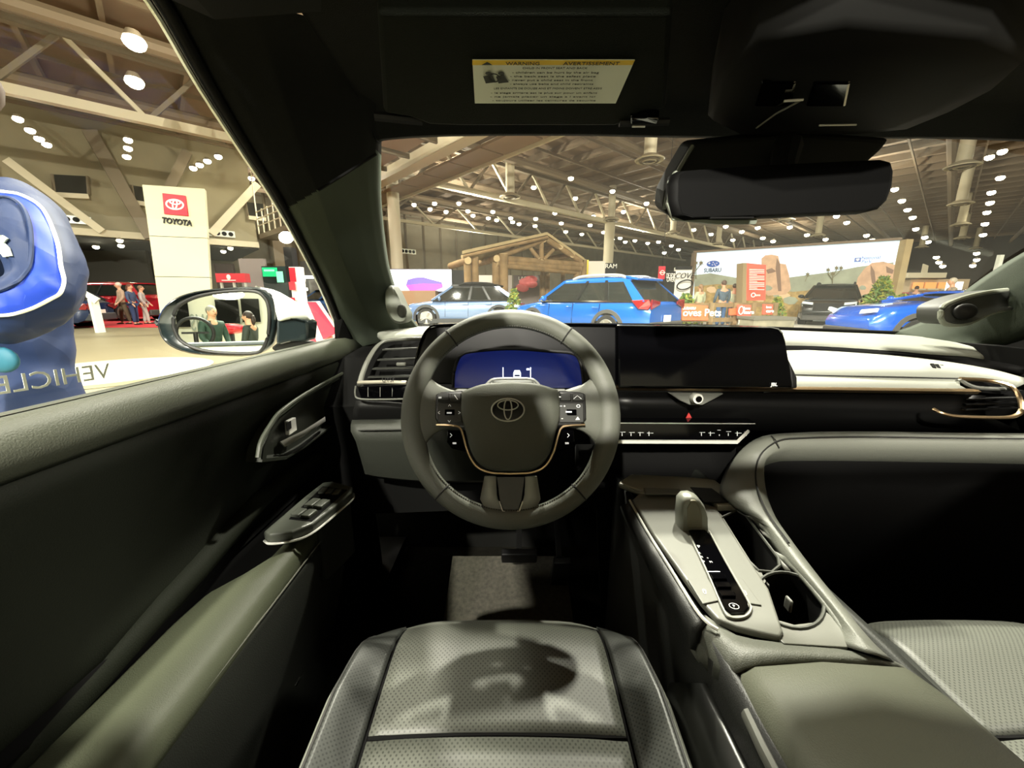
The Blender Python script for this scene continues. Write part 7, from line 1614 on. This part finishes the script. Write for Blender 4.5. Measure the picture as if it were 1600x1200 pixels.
# armrest
g = G(); rows = []
for y, z, x0, x1 in ((0.338, 0.745, 0.246, 0.415), (0.336, 0.766, 0.240, 0.420), (0.322, 0.780, 0.236, 0.424), (0.29, 0.786, 0.234, 0.426), (0.2, 0.789, 0.233, 0.428), (0.05, 0.789, 0.233, 0.43), (-0.15, 0.785, 0.233, 0.43), (-0.35, 0.78, 0.233, 0.43)):
    w = x1 - x0
    rows.append([Vector(p) for p in ((x0 + 0.006, y, 0.69), (x0, y, z - 0.03), (x0 + 0.004, y, z - 0.012), (x0 + w * 0.10, y, z - 0.002), (x0 + w * 0.5, y, z + 0.004), (x0 + w * 0.9, y, z - 0.002), (x1 - 0.004, y, z - 0.012), (x1, y, z - 0.03), (x1 - 0.006, y, 0.69))])
g.loft(rows, closed=True, caps=True); ar = mk('armrest', g, mat('armrest_soft', (82, 84, 72), 0.55, spec=0.3, bump=(700, 0.3)), CON, smooth=180)
g = G(); g.tube([Vector((0.232, 0.30, 0.748)), Vector((0.2305, 0.27, 0.745)), Vector((0.2305, 0.23, 0.742))], 0.005, 8, flat=1.6); mk('release_lever', g, GREYP, ar)
g = G(); g.sheet([[Vector((0.224, y, 0.70)) for y in (0.37, 0.30, 0.1, -0.3)], [Vector((0.214, y, 0.64)) for y in (0.42, 0.32, 0.1, -0.3)], [Vector((0.21, y, 0.45)) for y in (0.46, 0.34, 0.1, -0.3)]], (0.01, 0, 0)); mk('side_cover', g, mat('side_cover_black', (16, 17, 15), 0.35), CON, smooth=180)
g = G(); g.box((0.333, 0.05, 0.69), (0.18, 0.6, 0.09)); mk('armrest_box', g, BLKM, CON, smooth=0)
# centre tower below the dash
g = G(); g.sheet([[Vector((0.19, 0.95, 0.86)), Vector((0.44, 0.95, 0.86))], [Vector((0.2, 0.86, 0.75)), Vector((0.44, 0.86, 0.75))], [Vector((0.22, 0.80, 0.4)), Vector((0.44, 0.80, 0.4))]], (0, 0.02, 0)); mk('tower', g, BLKM, CON, smooth=0)

# ================================================================= SEATS
def seat_surf(cx, ins, hz, x0, x1, y0, y1, nx, ny, lift=0.0):
    rows = []
    for i in range(ny + 1):
        y = lerp(y0, y1, i / ny); row = []
        for j in range(nx + 1): x = lerp(x0, x1, j / nx); row.append(Vector((cx + x, y, hz(x, y) + lift)))
        rows.append(row)
    return rows
def hz_d(x, y):
    f = max(0, (y - 0.46) / 0.10); z = 0.642 - 0.10 * (0.54 - y) - 0.045 * f ** 2.2
    b = min(1.0, max(0, (abs(x) - 0.15) / 0.07))
    z += 0.040 * (b * b * (3 - 2 * b)) * min(1, max(0.15, (0.56 - y) / 0.16))
    z -= 0.19 * max(0, (abs(x) - 0.205) / 0.05) ** 1.6
    if abs(x) <= 0.165: z += 0.006 * math.cos(x / 0.165 * PI / 2)
    return z
def build_seat(name, cx, label):
    t = empty(name, (cx, 0.2, 0.3), label, 'seat')
    def edge(y): return 1 - 0.02 * max(0, (y - 0.35) / 0.21) ** 2
    def S(x0, x1, y0, y1, nx, ny, lift=0.0):
        rows = []
        for i in range(ny + 1):
            y = lerp(y0, y1, i / ny); rows.append([Vector((cx + lerp(x0, x1, j / nx) * edge(y), y - 0.10 * max(0, (abs(lerp(x0, x1, j / nx)) - 0.10) / 0.18) ** 2 * (max(0, (y - 0.3) / 0.26)), hz_d(lerp(x0, x1, j / nx), y) + lift)) for j in range(nx + 1)])
        return rows
    g = G(); g.sheet(S(-0.158, 0.158, 0.367, 0.556, 20, 14), (0, 0, -0.03)); mk('front_insert', g, SEATP, t, smooth=180)
    r = S(-0.158, 0.158, -0.2, 0.361, 20, 24, 0.0); g = G(); g.sheet(r, (0, 0, -0.03)); mk('rear_insert', g, SEATP, t, smooth=180)
    for s in (-1, 1):
        g = G(); g.sheet(S(s * 0.163, s * 0.205, -0.2, 0.553, 10, 30, 0.004), (0, 0, -0.03)); mk('bolster', g, mat('bolster_leather', (44, 46, 43), 0.48, spec=0.4, bump=(260, 0.5, 'perf')), t, smooth=180)
        g = G(); g.sheet(S(s * 0.208, s * 0.245, -0.2, 0.550, 10, 30, 0.003), (0, 0, -0.03)); mk('side_panel', g, mat('lit_side_leather', (108, 110, 102), 0.48, spec=0.4, bump=(420, 0.3)), t, smooth=180)  # paler copy of the seat leather, side light put into its colour
        g = G(); e = [Vector((p[0].x, p[0].y, p[0].z - 0.001)) for p in S(s * 0.2065, s * 0.222, -0.2, 0.550, 1, 30, 0.004)]; g.tube(e, 0.0022, 6); mk('piping', g, STITCH, t)
        g = G(); e = [Vector((p[0].x, p[0].y, p[0].z - 0.004)) for p in S(s * 0.1605, s * 0.17, -0.2, 0.553, 1, 30, 0.0)]; g.tube(e, 0.003, 6); mk('seam_groove', g, BLKM, t)
    g = G(); e = [Vector((cx + x * edge(0.364), 0.364, hz_d(x, 0.364) - 0.003)) for x in [lerp(-0.158, 0.158, k / 12) for k in range(13)]]; g.tube(e, 0.003, 6); mk('seam_groove', g, BLKM, t)
    # front fascia rolling down, base box
    fr = [Vector((cx + x * edge(0.555), 0.553 - 0.10 * max(0, (abs(x) - 0.10) / 0.18) ** 2, hz_d(x, 0.553) + 0.001)) for x in [lerp(-0.243, 0.243, k / 24) for k in range(25)]]
    g = G(); g.sheet([fr, [p + Vector((0, 0.014, -0.02)) for p in fr], [p + Vector((0, 0.014, -0.06)) for p in fr], [Vector((p.x, p.y - 0.01, 0.46)) for p in fr]], (0, -0.02, 0)); mk('front_roll', g, SEATL, t, smooth=180)
    g = G(); g.box((cx, 0.15, 0.43), (0.42, 0.68, 0.20)); mk('base', g, BLKM, t, smooth=0, bevel=0.02)
    for s in (-1, 1): g = G(); g.box((cx + s * 0.2, 0.2, 0.275), (0.05, 0.8, 0.09)); mk('seat_runner', g, BLKP, t, smooth=0)
    return t
build_seat('driver_seat', -0.018, "driver's seat cushion in perforated grey leather with raised bolsters")
build_seat('passenger_seat', 0.74, 'front passenger seat cushion at the lower right edge beyond the console')
# pedals
t = empty('pedal', (0.02, 0.98, 0.35), 'wide brake pedal in the dark footwell below the wheel', 'pedal'); g = G(); g.box((0.02, 0.95, 0.44), (0.10, 0.02, 0.05), Matrix.Rotation(0.5, 3, 'X')); mk('pad', g, BLKP, t, bevel=0.004); g = G(); g.bar((0.02, 0.96, 0.45), (0.02, 1.15, 0.7), 0.015, 0.02); mk('arm', g, BLKP, t, smooth=0)
t = empty('pedal', (0.14, 0.98, 0.3), 'tall accelerator pedal in the dark footwell below the wheel', 'pedal'); g = G(); g.box((0.14, 0.97, 0.37), (0.05, 0.02, 0.16), Matrix.Rotation(0.5, 3, 'X')); mk('pad', g, BLKP, t, bevel=0.004); g = G(); g.bar((0.14, 0.98, 0.38), (0.14, 1.15, 0.5), 0.015, 0.02); mk('arm', g, BLKP, t, smooth=0)
g = G(); g.sheet([[Vector((-0.19, 0.52, 0.245)), Vector((0.17, 0.52, 0.245))], [Vector((-0.19, 0.85, 0.245)), Vector((0.17, 0.85, 0.245))], [Vector((-0.19, 1.08, 0.33)), Vector((0.17, 1.08, 0.33))]], (0, 0, 0.012)); tag(mk('floor_mat', g, mat('mat_carpet', (52, 50, 42), 0.95, noise=(90, 0.35)), smooth=40), 'brown carpet floor mat in front of the driver seat', 'mat')
